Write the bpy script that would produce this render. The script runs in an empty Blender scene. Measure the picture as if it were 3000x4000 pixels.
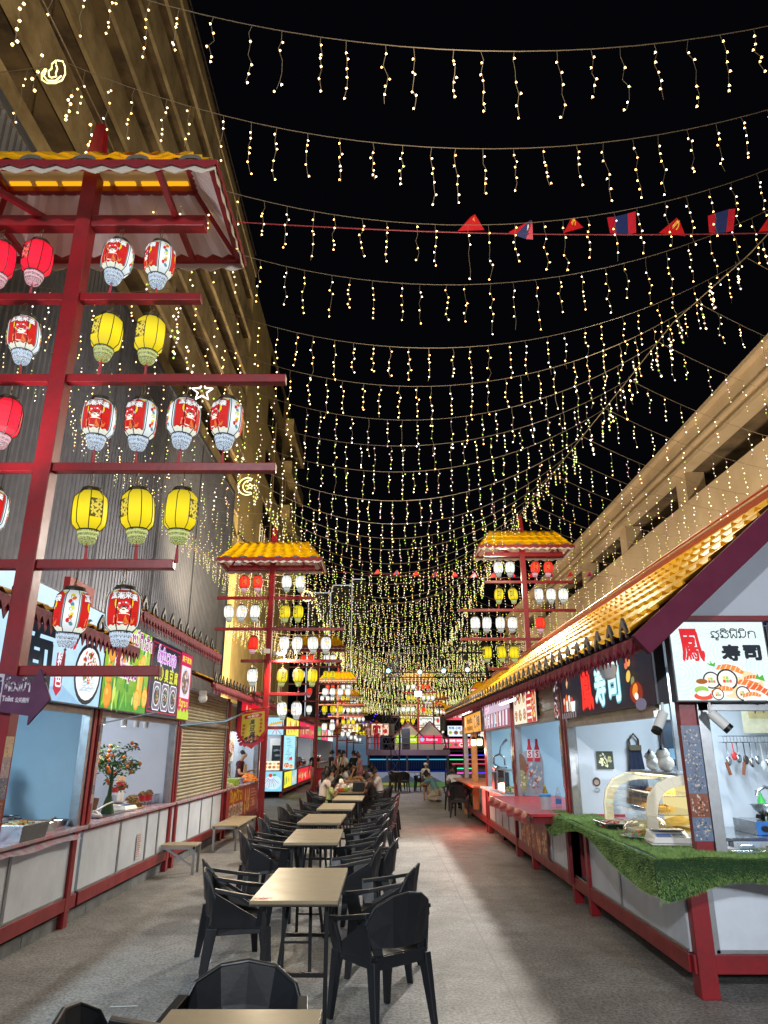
import bpy, bmesh, math, random
from mathutils import Vector, Matrix
R = math.radians
rnd = random.Random(7)
sc = bpy.context.scene
COL = sc.collection
PI = math.pi

# ------------------------------------------------------------------ colours
def hexc(h):
    h = h.lstrip('#')
    r = [int(h[i:i+2], 16)/255 for i in (0, 2, 4)]
    return tuple(c/12.92 if c <= .04045 else ((c+.055)/1.055)**2.4 for c in r)

# ------------------------------------------------------------------ materials
MATS = {}
def mat(name, color, rough=.5, metal=0, var=0.0, scale=6.0, bump=0.0, spec=.5, dark=None, emit=0, alpha=1):
    if name in MATS: return MATS[name]
    m = bpy.data.materials.new(name); m.use_nodes = True
    nt = m.node_tree; b = nt.nodes['Principled BSDF']
    c = hexc(color) if isinstance(color, str) else color
    b.inputs['Base Color'].default_value = (*c, 1)
    b.inputs['Roughness'].default_value = rough; b.inputs['Metallic'].default_value = metal
    b.inputs['Specular IOR Level'].default_value = spec
    if emit:
        b.inputs['Emission Color'].default_value = (*c, 1); b.inputs['Emission Strength'].default_value = emit
    if alpha < 1: b.inputs['Alpha'].default_value = alpha
    tc = nt.nodes.new('ShaderNodeTexCoord')
    if var or dark:
        n = nt.nodes.new('ShaderNodeTexNoise'); n.inputs['Scale'].default_value = scale
        n.inputs['Detail'].default_value = 7; n.inputs['Roughness'].default_value = .65
        nt.links.new(tc.outputs['Object'], n.inputs['Vector'])
        rp = nt.nodes.new('ShaderNodeValToRGB')
        dk = hexc(dark) if isinstance(dark, str) else tuple(x*(1-var) for x in c)
        rp.color_ramp.elements[0].position = .32; rp.color_ramp.elements[0].color = (*dk, 1)
        rp.color_ramp.elements[1].position = .62; rp.color_ramp.elements[1].color = (*c, 1)
        nt.links.new(n.outputs['Fac'], rp.inputs['Fac']); nt.links.new(rp.outputs['Color'], b.inputs['Base Color'])
        mr = nt.nodes.new('ShaderNodeMapRange'); mr.inputs['To Min'].default_value = min(1, rough+.15); mr.inputs['To Max'].default_value = max(.05, rough-.1)
        nt.links.new(n.outputs['Fac'], mr.inputs['Value']); nt.links.new(mr.outputs['Result'], b.inputs['Roughness'])
    if bump:
        n2 = nt.nodes.new('ShaderNodeTexNoise'); n2.inputs['Scale'].default_value = scale*6; n2.inputs['Detail'].default_value = 5
        nt.links.new(tc.outputs['Object'], n2.inputs['Vector'])
        bp = nt.nodes.new('ShaderNodeBump'); bp.inputs['Strength'].default_value = bump; bp.inputs['Distance'].default_value = .01
        nt.links.new(n2.outputs['Fac'], bp.inputs['Height']); nt.links.new(bp.outputs['Normal'], b.inputs['Normal'])
    MATS[name] = m; return m

def emit(name, color, strength, nee=False):
    if name in MATS: return MATS[name]
    m = bpy.data.materials.new(name); m.use_nodes = True
    nt = m.node_tree; nt.nodes.clear()
    o = nt.nodes.new('ShaderNodeOutputMaterial'); e = nt.nodes.new('ShaderNodeEmission')
    c = hexc(color) if isinstance(color, str) else color
    e.inputs['Color'].default_value = (*c, 1); e.inputs['Strength'].default_value = strength
    nt.links.new(e.outputs[0], o.inputs[0])
    m.cycles.emission_sampling = 'AUTO' if nee else 'NONE'
    MATS[name] = m; return m

def art_mat(name, strength, kind='glow', nee=False, blotch=0.0):
    """reads the mesh colour attribute 'Col': a lit sign face ('glow') or printed sheet ('print')"""
    if name in MATS: return MATS[name]
    m = bpy.data.materials.new(name); m.use_nodes = True
    nt = m.node_tree; b = nt.nodes['Principled BSDF']
    a = nt.nodes.new('ShaderNodeAttribute'); a.attribute_name = 'Col'
    b.inputs['Roughness'].default_value = .35
    src = a.outputs['Color']
    if blotch:
        n = nt.nodes.new('ShaderNodeTexNoise'); n.inputs['Scale'].default_value = 9; n.inputs['Detail'].default_value = 6
        tc = nt.nodes.new('ShaderNodeTexCoord'); nt.links.new(tc.outputs['Object'], n.inputs['Vector'])
        mr = nt.nodes.new('ShaderNodeMapRange'); mr.inputs['From Min'].default_value = .3; mr.inputs['From Max'].default_value = .7
        mr.inputs['To Min'].default_value = 1-blotch; mr.inputs['To Max'].default_value = 1+blotch*.5
        nt.links.new(n.outputs['Fac'], mr.inputs['Value'])
        vm = nt.nodes.new('ShaderNodeVectorMath'); vm.operation = 'SCALE'
        nt.links.new(src, vm.inputs[0]); nt.links.new(mr.outputs['Result'], vm.inputs['Scale']); src = vm.outputs[0]
    if kind == 'glow':
        b.inputs['Base Color'].default_value = (.02, .02, .02, 1); b.inputs['Roughness'].default_value = .6; b.inputs['Specular IOR Level'].default_value = .12
        nt.links.new(src, b.inputs['Emission Color']); b.inputs['Emission Strength'].default_value = strength
        m.cycles.emission_sampling = 'AUTO' if nee else 'NONE'
    else:
        nt.links.new(src, b.inputs['Base Color'])
        if strength:
            nt.links.new(src, b.inputs['Emission Color']); b.inputs['Emission Strength'].default_value = strength
            m.cycles.emission_sampling = 'NONE'
    MATS[name] = m; return m

def glass(name, tint=(.95, 1, .98), rough=.02, amount=.06):
    if name in MATS: return MATS[name]
    m = bpy.data.materials.new(name); m.use_nodes = True
    nt = m.node_tree; nt.nodes.clear()
    o = nt.nodes.new('ShaderNodeOutputMaterial'); mx = nt.nodes.new('ShaderNodeMixShader')
    t = nt.nodes.new('ShaderNodeBsdfTransparent'); g = nt.nodes.new('ShaderNodeBsdfGlossy')
    lw = nt.nodes.new('ShaderNodeLayerWeight'); lw.inputs['Blend'].default_value = .5; fr = nt.nodes.new('ShaderNodeMath'); fr.operation = 'POWER'; fr.inputs[1].default_value = 4; nt.links.new(lw.outputs['Facing'], fr.inputs[0])
    ad = nt.nodes.new('ShaderNodeMath'); ad.operation = 'ADD'; ad.inputs[1].default_value = amount
    t.inputs['Color'].default_value = (*tint, 1); g.inputs['Roughness'].default_value = rough
    nt.links.new(fr.outputs[0], ad.inputs[0]); nt.links.new(ad.outputs[0], mx.inputs[0])
    nt.links.new(t.outputs[0], mx.inputs[1]); nt.links.new(g.outputs[0], mx.inputs[2]); nt.links.new(mx.outputs[0], o.inputs[0])
    MATS[name] = m; return m

# ------------------------------------------------------------------ object helpers
def thing(name, label, cat, loc=(0, 0, 0), rz=0, group=None, tilt=None):
    o = bpy.data.objects.new(name, None); COL.objects.link(o)
    o.location = loc; o.rotation_euler = (0, 0, rz) if tilt is None else (tilt[0], tilt[1], rz)
    o.empty_display_size = .2
    o['label'] = label; o['category'] = cat
    if group: o['group'] = group
    return o
def tag(o, label, cat, group=None):
    o['label'] = label; o['category'] = cat
    if group: o['group'] = group
    return o
def struct(o): o['kind'] = 'structure'; return o
def dup(root, loc, rz=None, label=None, group=None):
    r = root.copy(); COL.objects.link(r); r.location = loc
    if rz is not None: r.rotation_euler = (0, 0, rz)
    if label: r['label'] = label
    if group: r['group'] = group
    for ch in list(root.children):
        c = ch.copy(); COL.objects.link(c); c.parent = r
        for g in list(ch.children):
            d = g.copy(); COL.objects.link(d); d.parent = c
    return r

class MB:
    def __init__(s): s.v = []; s.f = []; s.m = []; s.col = None
    def add(s, vs, fs, mi=0):
        n = len(s.v); s.v += [tuple(v) for v in vs]
        for f in fs: s.f.append([i+n for i in f]); s.m.append(mi)
        return s
    def box(s, x0, x1, y0, y1, z0, z1, mi=0):
        return s.add([(x0,y0,z0),(x1,y0,z0),(x1,y1,z0),(x0,y1,z0),(x0,y0,z1),(x1,y0,z1),(x1,y1,z1),(x0,y1,z1)],
              [(0,3,2,1),(4,5,6,7),(0,1,5,4),(1,2,6,5),(2,3,7,6),(3,0,4,7)], mi)
    def cbox(s, c, d, mi=0, rz=0, rx=0):
        M = Matrix.Rotation(rz, 3, 'Z') @ Matrix.Rotation(rx, 3, 'X'); n = len(s.v)
        b = MB().box(-d[0]/2, d[0]/2, -d[1]/2, d[1]/2, -d[2]/2, d[2]/2)
        return s.add([Vector(c)+M@Vector(v) for v in b.v], b.f, mi)
    def taper(s, cb, sb, ct, st, mi=0):
        vs = []
        for c, d in ((cb, sb), (ct, st)):
            for a, b in ((-1,-1),(1,-1),(1,1),(-1,1)): vs.append((c[0]+a*d[0]/2, c[1]+b*d[1]/2, c[2]))
        return s.add(vs, [(0,3,2,1),(4,5,6,7),(0,1,5,4),(1,2,6,5),(2,3,7,6),(3,0,4,7)], mi)
    def beam(s, p, q, w, h, mi=0, up=(0,0,1)):
        p = Vector(p); q = Vector(q); d = (q-p).normalized(); u = Vector(up)
        if abs(d.dot(u)) > .99: u = Vector((0,1,0))
        a = d.cross(u).normalized(); b = a.cross(d).normalized()
        vs = [e + a*i*w/2 + b*j*h/2 for e in (p, q) for i, j in ((-1,-1),(1,-1),(1,1),(-1,1))]
        return s.add(vs, [(0,3,2,1),(4,5,6,7),(0,1,5,4),(1,2,6,5),(2,3,7,6),(3,0,4,7)], mi)
    def tube(s, pts, r, n=6, mi=0, cap=True):
        pts = [Vector(p) for p in pts]; N = len(pts)
        rs = r if isinstance(r, (list, tuple)) else [r]*N
        vs = []; a = None
        for i, p in enumerate(pts):
            d = (pts[min(i+1, N-1)]-pts[max(i-1, 0)])
            d = d.normalized() if d.length > 1e-9 else Vector((0,0,1))
            if a is None:
                a = d.orthogonal().normalized()
            else:
                a = (a - d*a.dot(d)); a = a.normalized() if a.length > 1e-6 else d.orthogonal().normalized()
            b = d.cross(a)
            for k in range(n):
                t = 2*PI*k/n; vs.append(p + (a*math.cos(t)+b*math.sin(t))*rs[i])
        fs = [(i*n+k, i*n+(k+1) % n, (i+1)*n+(k+1) % n, (i+1)*n+k) for i in range(N-1) for k in range(n)]
        if cap: fs += [tuple(range(n))[::-1], tuple((N-1)*n+k for k in range(n))]
        return s.add(vs, fs, mi)
    def lathe(s, prof, n=16, c=(0,0,0), mi=0, a0=0, cap=False):
        vs = [(c[0]+r*math.cos(a0+2*PI*k/n), c[1]+r*math.sin(a0+2*PI*k/n), c[2]+z) for r, z in prof for k in range(n)]
        fs = [(i*n+k, i*n+(k+1) % n, (i+1)*n+(k+1) % n, (i+1)*n+k) for i in range(len(prof)-1) for k in range(n)]
        if cap: fs += [tuple(range(n))[::-1], tuple((len(prof)-1)*n+k for k in range(n))]
        return s.add(vs, fs, mi)
    def slab(s, pts, off, mi=0):
        off = Vector(off); n = len(pts); P = [Vector(p) for p in pts]
        vs = [p-off/2 for p in P]+[p+off/2 for p in P]
        fs = [tuple(range(n))[::-1], tuple(range(n, 2*n))]+[(i, (i+1) % n, n+(i+1) % n, n+i) for i in range(n)]
        return s.add(vs, fs, mi)
    def sphere(s, c, r, mi=0, n=8, m=6, sc=(1,1,1)):
        prof = [(math.sin(PI*i/m), -math.cos(PI*i/m)) for i in range(m+1)]
        vs = [(c[0]+r*sc[0]*q*math.cos(2*PI*k/n), c[1]+r*sc[1]*q*math.sin(2*PI*k/n), c[2]+r*sc[2]*z) for q, z in prof for k in range(n)]
        fs = [(i*n+k, i*n+(k+1) % n, (i+1)*n+(k+1) % n, (i+1)*n+k) for i in range(m) for k in range(n)]
        return s.add(vs, fs, mi)
    def octa(s, c, r, mi=0, st=1.0):
        x, y, z = c
        return s.add([(x+r,y,z),(x-r,y,z),(x,y+r,z),(x,y-r,z),(x,y,z+r*st),(x,y,z-r*st)],
              [(0,2,4),(2,1,4),(1,3,4),(3,0,4),(2,0,5),(1,2,5),(3,1,5),(0,3,5)], mi)
    def build(s, name, mats, parent=None, smooth=False, world=False, bevel=0, angle=40):
        me = bpy.data.meshes.new(name); off = Vector((0,0,0))
        if world and parent is not None:
            off = Vector(parent.location)
            if parent.parent: off = off + Vector(parent.parent.location)
        me.from_pydata([Vector(v)-off for v in s.v] if world else s.v, [], s.f)
        if not isinstance(mats, (list, tuple)): mats = [mats]
        for m in mats: me.materials.append(m)
        if len(mats) > 1: me.polygons.foreach_set('material_index', s.m)
        if smooth:
            me.polygons.foreach_set('use_smooth', [True]*len(me.polygons))
            me.set_sharp_from_angle(angle=R(angle))
        me.update()
        o = bpy.data.objects.new(name, me); COL.objects.link(o)
        if parent is not None: o.parent = parent
        if bevel:
            b = o.modifiers.new('bevel', 'BEVEL'); b.width = bevel; b.segments = 2; b.limit_method = 'ANGLE'; b.angle_limit = R(35)
        return o

# ------------------------------------------------------------------ flat artwork (signs, prints)
TXT = {}
def text_tris(s):
    if s in TXT: return TXT[s]
    c = bpy.data.curves.new('lettering', 'FONT'); c.body = s; c.resolution_u = 3
    c.align_x = 'CENTER'
    o = bpy.data.objects.new('lettering', c); COL.objects.link(o)
    dg = bpy.context.evaluated_depsgraph_get(); dg.update()
    me = bpy.data.meshes.new_from_object(o.evaluated_get(dg))
    vs = [(v.co.x, v.co.y) for v in me.vertices]; fs = [tuple(p.vertices) for p in me.polygons]
    bpy.data.objects.remove(o); bpy.data.curves.remove(c); bpy.data.meshes.remove(me)
    xs = [v[0] for v in vs] or [0]; ys = [v[1] for v in vs] or [0]
    TXT[s] = (vs, fs, (min(xs), max(xs), min(ys), max(ys))); return TXT[s]

LAO = {
 'so': ([[(.27,.2),(.12,.22),(.08,.1),(.2,.03),(.3,.12),(.28,.35),(.08,.6),(.13,.9),(.38,1),(.56,.85),(.7,.98),(.88,1.08)],[(.56,.85),(.8,.66),(.86,.3),(.7,.03),(.5,.0),(.3,.1)]], .95),
 'fo': ([[(.12,.8),(.02,.85),(.05,.98),(.17,.95),(.14,.1),(.22,0),(.42,.55),(.62,0),(.74,.1),(.78,1.35)]], .9),
 'no': ([[(.12,.78),(.02,.85),(.06,.98),(.2,.93),(.22,.15),(.12,.0),(.04,.12),(.22,.2),(.5,.05),(.72,.3),(.78,1)]], .9),
 'ko': ([[(.1,0),(.1,.62),(.28,.72),(.08,.84),(.25,1),(.6,1),(.78,.8),(.78,0)]], .9),
 'ho': ([[(.12,.78),(.02,.85),(.06,.98),(.2,.93),(.22,0),(.4,.8),(.62,.98),(.7,.8),(.58,.7),(.8,.62),(.82,.0)]], .95),
 'oo': ([[(.3,.42),(.18,.52),(.1,.4),(.24,.34),(.3,.42)],[(.1,.4),(.15,.08),(.45,0),(.76,.15),(.8,.6),(.62,.95),(.3,.97),(.1,.82)]], .92),
 'ng': ([[(.46,.72),(.34,.8),(.4,.95),(.54,.88),(.6,.6),(.6,.15),(.42,0),(.1,.36)]], .72),
 'am': ([[(.1,1.2),(.2,1.32),(.3,1.2),(.2,1.1),(.1,1.2)],[(.25,.8),(.45,1),(.6,.8),(.6,0)]], .75),
 'sa': ([[(.3,.5),(.15,.5),(.1,.3),(.2,.05),(.5,0),(.72,.2),(.75,.7),(.55,.97),(.25,.95),(.12,.8)],[(.6,.9),(.9,1.15)]], .92),
 'do': ([[(.3,.3),(.2,.42),(.12,.28),(.25,.2),(.3,.0),(.12,.5),(.2,.9),(.5,1),(.78,.8),(.78,0)]], .9),
 'mo': ([[(.12,.78),(.02,.85),(.08,.98),(.2,.93),(.22,.1),(.12,0),(.04,.12),(.22,.22),(.6,.1),(.76,.0),(.8,.15),(.7,.2),(.78,1)]], .92),
 'yo': ([[(.12,.78),(.02,.85),(.08,.98),(.2,.93),(.15,.5),(.2,.05),(.5,0),(.78,.2),(.78,1)]], .9),
 'wo': ([[(.2,.2),(.1,.1),(.22,.02),(.34,.12),(.78,.35),(.78,.75),(.5,1),(.15,.88)]], .9),
 'ai': ([[(.5,0),(.3,.1),(.3,1.1),(.05,1.35),(.2,1.45),(.35,1.3)]], .6),
 'i':  ([[(.1,1.15),(.22,1.38),(.55,1.36),(.68,1.15),(.1,1.15)]], 0),
 'u':  ([[(.6,-.08),(.5,-.2),(.55,-.32),(.72,-.3),(.72,-.08)]], 0),
 'mt': ([[(.28,1.3),(.38,1.5),(.48,1.32),(.72,1.55)]], 0),
 'me': ([[(.45,1.5),(.45,1.75)]], 0),
}
class Art:
    def __init__(s, eps=.0002): s.p = []; s.L = 0; s.eps = eps
    def poly(s, pts, col, up=True):
        if up: s.L += 1
        s.p.append(([tuple(p) for p in pts], hexc(col) if isinstance(col, str) else col, s.L)); return s
    def rect(s, x0, y0, x1, y1, col): return s.poly([(x0,y0),(x1,y0),(x1,y1),(x0,y1)], col)
    def grid(s, x0, y0, x1, y1, col, nx, ny=1):
        s.L += 1
        for i in range(nx):
            for j in range(ny):
                a = x0+(x1-x0)*i/nx; b = x0+(x1-x0)*(i+1)/nx; c = y0+(y1-y0)*j/ny; d = y0+(y1-y0)*(j+1)/ny
                s.poly([(a,c),(b,c),(b,d),(a,d)], col, False)
    def ell(s, cx, cy, rx, ry=None, col='#ffffff', n=14, rot=0, up=True):
        ry = rx if ry is None else ry; c, q = math.cos(rot), math.sin(rot)
        return s.poly([(cx+rx*math.cos(2*PI*k/n)*c-ry*math.sin(2*PI*k/n)*q, cy+rx*math.cos(2*PI*k/n)*q+ry*math.sin(2*PI*k/n)*c) for k in range(n)], col, up)
    def stroke(s, pts, w, col, closed=False):
        s.L += 1
        if closed: pts = list(pts)+[pts[0]]
        for a, b in zip(pts, pts[1:]):
            dx, dy = b[0]-a[0], b[1]-a[1]; l = math.hypot(dx, dy) or 1e-9
            nx, ny = -dy/l*w/2, dx/l*w/2; ex, ey = dx/l*w*.35, dy/l*w*.35
            s.poly([(a[0]+nx-ex,a[1]+ny-ey),(a[0]-nx-ex,a[1]-ny-ey),(b[0]-nx+ex,b[1]-ny+ey),(b[0]+nx+ex,b[1]+ny+ey)], col, False)
        return s
    def ring(s, cx, cy, r, w, col, n=24, a0=0, a1=2*PI):
        return s.stroke([(cx+r*math.cos(a0+(a1-a0)*k/n), cy+r*math.sin(a0+(a1-a0)*k/n)) for k in range(n+1)], w, col)
    def text(s, t, cx, cy, h, col, w=None, bold=0, rot=0, skew=0, outline=None, ow=0):
        """text centred on (cx, cy), glyph box height h; w forces the width"""
        vs, fs, bb = text_tris(t); bw = bb[1]-bb[0] or 1; bh = bb[3]-bb[2] or 1
        sy = h/bh; sx = w/bw if w else sy
        mx, my = (bb[0]+bb[1])/2, (bb[2]+bb[3])/2; c, q = math.cos(rot), math.sin(rot)
        passes = []
        if outline: passes += [(ow*math.cos(a*PI/4), ow*math.sin(a*PI/4), outline) for a in range(8)]
        if bold: passes += [(bold*math.cos(a*PI/3), bold*math.sin(a*PI/3), col) for a in range(6)]
        passes.append((0, 0, col)); last = None
        for dx, dy, cc in passes:
            s.L += .5 if cc == last else 1; last = cc
            hc = hexc(cc) if isinstance(cc, str) else cc
            P = []
            for x, y in vs:
                X = (x-mx)*sx+dx; Y = (y-my)*sy+dy; X += Y*skew
                P.append((cx+X*c-Y*q, cy+X*q+Y*c))
            for f in fs: s.p.append(([P[i] for i in f], hc, s.L))
        return s
    def vtext(s, t, cx, cy, h, gap, col, **k):
        for i, ch in enumerate(t): s.text(ch, cx, cy-i*gap, h, col, **k)
    def lao(s, word, x, y, h, col, w=None, lw=.13, outline=None, ow=.1):
        """hand-drawn Lao letters, starting at x on baseline y; returns the end x"""
        adv = sum(LAO[g][1] for g in word) or 1; kx = (w/adv) if w else h*.85
        for cc, l in ((outline, lw+2*ow), (col, lw)):
            if cc is None: continue
            X = x; px = x
            for g in word:
                st, a = LAO[g]
                bx = X if a else px
                for pl in st: s.stroke([(bx+p[0]*kx, y+p[1]*h) for p in pl], l*h, cc)
                s.L -= len(st)-1
                if a: px = X; X += a*kx
        return X
    def food(s, cx, cy, rx, ry, pal, n=40, size=.15, seed=1, rot=0):
        q = random.Random(seed); s.L += 1; L0 = s.L
        for i in range(n):
            a = q.uniform(0, 2*PI); d = math.sqrt(q.random()); s.L = L0+(i % 6)*.3
            x = cx+rx*d*math.cos(a); y = cy+ry*d*math.sin(a); z = size*rx*q.uniform(.6, 1.5)
            s.ell(x, y, z, z*q.uniform(.35, .8), q.choice(pal), n=7, rot=q.uniform(0, PI) if rot == 0 else rot+q.uniform(-.3, .3), up=False)
        s.L = L0+3
    def bowl(s, cx, cy, r, rim, inner, pal, seed=1, ry=None):
        ry = ry or r
        s.ell(cx, cy, r, ry, rim, 22); s.ell(cx, cy, r*.88, ry*.86, inner, 20)
        s.food(cx, cy, r*.75, ry*.72, pal, 46, .17, seed)
    def build(s, name, m, parent, mapf, bk=None):
        me = bpy.data.meshes.new(name); vs = []; fs = []; cl = []
        for pts, c, L in s.p:
            n = len(vs); vs += [mapf(p[0], p[1], L*s.eps) for p in pts]
            fs.append(tuple(range(n, n+len(pts)))); cl += [(*c[:3], 1)]*len(pts)
        me.from_pydata(vs, [], fs)
        at = me.color_attributes.new('Col', 'FLOAT_COLOR', 'CORNER')
        at.data.foreach_set('color', [x for c in cl for x in c])
        me.materials.append(m); me.update()
        o = bpy.data.objects.new(name, me); COL.objects.link(o)
        if parent is not None: o.parent = parent
        return o
def plane(o, u, v, n=None):
    o = Vector(o); u = Vector(u); v = Vector(v); n = u.cross(v).normalized() if n is None else Vector(n)
    return lambda a, b, w: o+u*a+v*b+n*w
ORD = ['first', 'second', 'third', 'fourth', 'fifth', 'sixth', 'seventh', 'eighth', 'ninth', 'tenth', 'eleventh', 'twelfth', 'thirteenth', 'fourteenth', 'fifteenth', 'sixteenth', 'seventeenth', 'eighteenth', 'nineteenth', 'twentieth']
def ordn(i):
    if i < 20: return ORD[i]
    t = ['twenty', 'thirty', 'forty', 'fifty', 'sixty', 'seventy', 'eighty'][(i+1)//10-2]; r = (i+1) % 10
    return {'twenty': 'twentieth', 'thirty': 'thirtieth', 'forty': 'fortieth', 'fifty': 'fiftieth', 'sixty': 'sixtieth', 'seventy': 'seventieth', 'eighty': 'eightieth'}.get(t, t) if r == 0 else t+'-'+ORD[r-1]

# ------------------------------------------------------------------ common materials
RED = mat('red_steel', '#8c141d', .36, var=.35, scale=5, bump=.08)
REDD = mat('dark_red_paint', '#7d1420', .5, var=.3, scale=5)
ALU = mat('aluminium', '#a9abad', .35, metal=.85, var=.25, scale=8)
PANEL = mat('white_panel', '#d2d9e2', .35, var=.2, scale=2.2, bump=.03)
WALLB = mat('pale_blue_panel', '#a9c7d6', .45, var=.1, scale=1.5)
WALLW = mat('white_wall_panel', '#cdd3da', .4, var=.1, scale=1.5)
SHUT = mat('cream_shutter', '#9e957a', .4, metal=.2, var=.2, scale=3)
BLACK = mat('black_plastic', '#15181e', .38, var=.25, scale=10, bump=.04)
BLKM = mat('black_metal', '#101114', .4)
STEEL = mat('stainless_steel', '#b9bbbd', .22, metal=1, var=.15, scale=12)
YEL = mat('golden_tile', '#f4b60c', .28, var=.25, scale=4, bump=.03)
GREY = mat('grey_plastic', '#6c6f74', .5)
WHITE = mat('white_plastic', '#dcdcd8', .35)
WOOD = mat('tan_wood', '#b98a52', .5, var=.3, scale=9)
GLASS = glass('clear_glass')
PLAST = glass('clear_plastic', (.95, .96, .98), .12, .14)
GLOW = art_mat('lit_sign_face', 1.22, 'glow', nee=True, blotch=.08)
PRINT = art_mat('printed_sheet', .0, 'print', blotch=.25)
# ------------------------------------------------------------------ camera, world, render
cam = bpy.data.cameras.new('camera'); co = bpy.data.objects.new('camera', cam); COL.objects.link(co)
cam.sensor_fit = 'VERTICAL'; cam.sensor_height = 36; cam.lens = 36*1521/2212
cam.clip_end = 1000; co.location = (0, 0, 1.65); co.rotation_euler = (PI/2+math.atan(.336), 0, 0)
sc.camera = co
sc.view_settings.view_transform = 'Standard'; sc.view_settings.look = 'None'; sc.view_settings.exposure = 0
w = bpy.data.worlds.new('World'); sc.world = w; w.use_nodes = True
wn = w.node_tree; bg = wn.nodes['Background']
bg.inputs['Color'].default_value = (.35, .38, .6, 1); bg.inputs['Strength'].default_value = .004
sc.cycles.use_denoising = True
sc.cycles.max_bounces = 6; sc.cycles.transparent_max_bounces = 12
sc.cycles.sample_clamp_indirect = 4

# ------------------------------------------------------------------ ground
def ground_mat():
    m = bpy.data.materials.new('worn_concrete'); m.use_nodes = True; nt = m.node_tree; b = nt.nodes['Principled BSDF']
    tc = nt.nodes.new('ShaderNodeTexCoord')
    def noise(s, d, r=.6):
        n = nt.nodes.new('ShaderNodeTexNoise'); n.inputs['Scale'].default_value = s; n.inputs['Detail'].default_value = d; n.inputs['Roughness'].default_value = r
        nt.links.new(tc.outputs['Object'], n.inputs['Vector']); return n
    def ramp(n, a, ca, b_, cb):
        r = nt.nodes.new('ShaderNodeValToRGB'); r.color_ramp.elements[0].position = a; r.color_ramp.elements[0].color = (*ca, 1)
        r.color_ramp.elements[1].position = b_; r.color_ramp.elements[1].color = (*cb, 1); nt.links.new(n.outputs['Fac'], r.inputs['Fac']); return r
    big = ramp(noise(.55, 6, .62), .3, (.20, .19, .18), .68, (.36, .35, .33))
    mid = ramp(noise(5, 8, .7), .3, (.72, .71, .7), .65, (1.08, 1.08, 1.08))
    fine = ramp(noise(42, 4, .85), .41, (.36, .36, .37), .58, (1.15, 1.15, 1.14))
    def mul(a, b2, f=1):
        x = nt.nodes.new('ShaderNodeMix'); x.data_type = 'RGBA'; x.blend_type = 'MULTIPLY'; x.inputs['Factor'].default_value = f
        nt.links.new(a, x.inputs['A']); nt.links.new(b2, x.inputs['B']); return x.outputs['Result']
    stain = ramp(noise(1.7, 9, .75), .36, (.70, .69, .67), .52, (1, 1, 1))
    c = mul(mul(mul(big.outputs[0], mid.outputs[0]), fine.outputs[0], .95), stain.outputs[0], .8)
    sp = nt.nodes.new('ShaderNodeSeparateXYZ'); nt.links.new(tc.outputs['Object'], sp.inputs[0])
    def line(axis, per, off, wd):
        a = nt.nodes.new('ShaderNodeMath'); a.operation = 'ADD'; a.inputs[1].default_value = off; nt.links.new(sp.outputs[axis], a.inputs[0])
        f = nt.nodes.new('ShaderNodeMath'); f.operation = 'PINGPONG'; f.inputs[1].default_value = per/2; nt.links.new(a.outputs[0], f.inputs[0])
        l = nt.nodes.new('ShaderNodeMath'); l.operation = 'LESS_THAN'; l.inputs[1].default_value = wd; nt.links.new(f.outputs[0], l.inputs[0]); return l
    for ax, per, off, wd in (('Y', 5.2, 1.1, .010), ('X', 4.4, -.9, .008)):
        l = line(ax, per, off, wd); x = nt.nodes.new('ShaderNodeMix'); x.data_type = 'RGBA'; x.inputs['B'].default_value = (.10, .095, .09, 1)
        k = nt.nodes.new('ShaderNodeMath'); k.operation = 'MULTIPLY'; k.inputs[1].default_value = .55; nt.links.new(l.outputs[0], k.inputs[0])
        nt.links.new(k.outputs[0], x.inputs['Factor']); nt.links.new(c, x.inputs['A']); c = x.outputs['Result']
    nt.links.new(c, b.inputs['Base Color']); b.inputs['Roughness'].default_value = .72
    rr = nt.nodes.new('ShaderNodeMapRange'); rr.inputs['To Min'].default_value = .85; rr.inputs['To Max'].default_value = .45
    nt.links.new(nt.nodes['Noise Texture'].outputs['Fac'], rr.inputs['Value']); nt.links.new(rr.outputs[0], b.inputs['Roughness'])
    bp = nt.nodes.new('ShaderNodeBump'); bp.inputs['Strength'].default_value = .5; bp.inputs['Distance'].default_value = .004
    nt.links.new(nt.nodes['Noise Texture.002'].outputs['Fac'], bp.inputs['Height']); nt.links.new(bp.outputs[0], b.inputs['Normal'])
    return m
GM = ground_mat()
g = MB().add([(-300,-60,0),(300,-60,0),(300,500,0),(-300,500,0)], [(0,1,2,3)]).build('ground', GM); struct(g)

def lamp(kind, name, loc, energy, color, size=.2, rot=None, aim=None, **k):
    l = bpy.data.lights.new(name, kind); o = bpy.data.objects.new(name, l); COL.objects.link(o)
    o.location = loc; l.energy = energy; l.color = color
    if kind in ('POINT', 'SPOT'): l.shadow_soft_size = size
    if kind == 'AREA':
        l.shape = 'RECTANGLE'; l.size = size; l.size_y = k.get('sy', size)
    if kind == 'SPOT': l.spot_size = R(k.get('ang', 90)); l.spot_blend = k.get('blend', .4)
    if aim is not None:
        d = Vector(aim)-Vector(loc); o.rotation_euler = d.to_track_quat('-Z', 'Y').to_euler()
    return o

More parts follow.
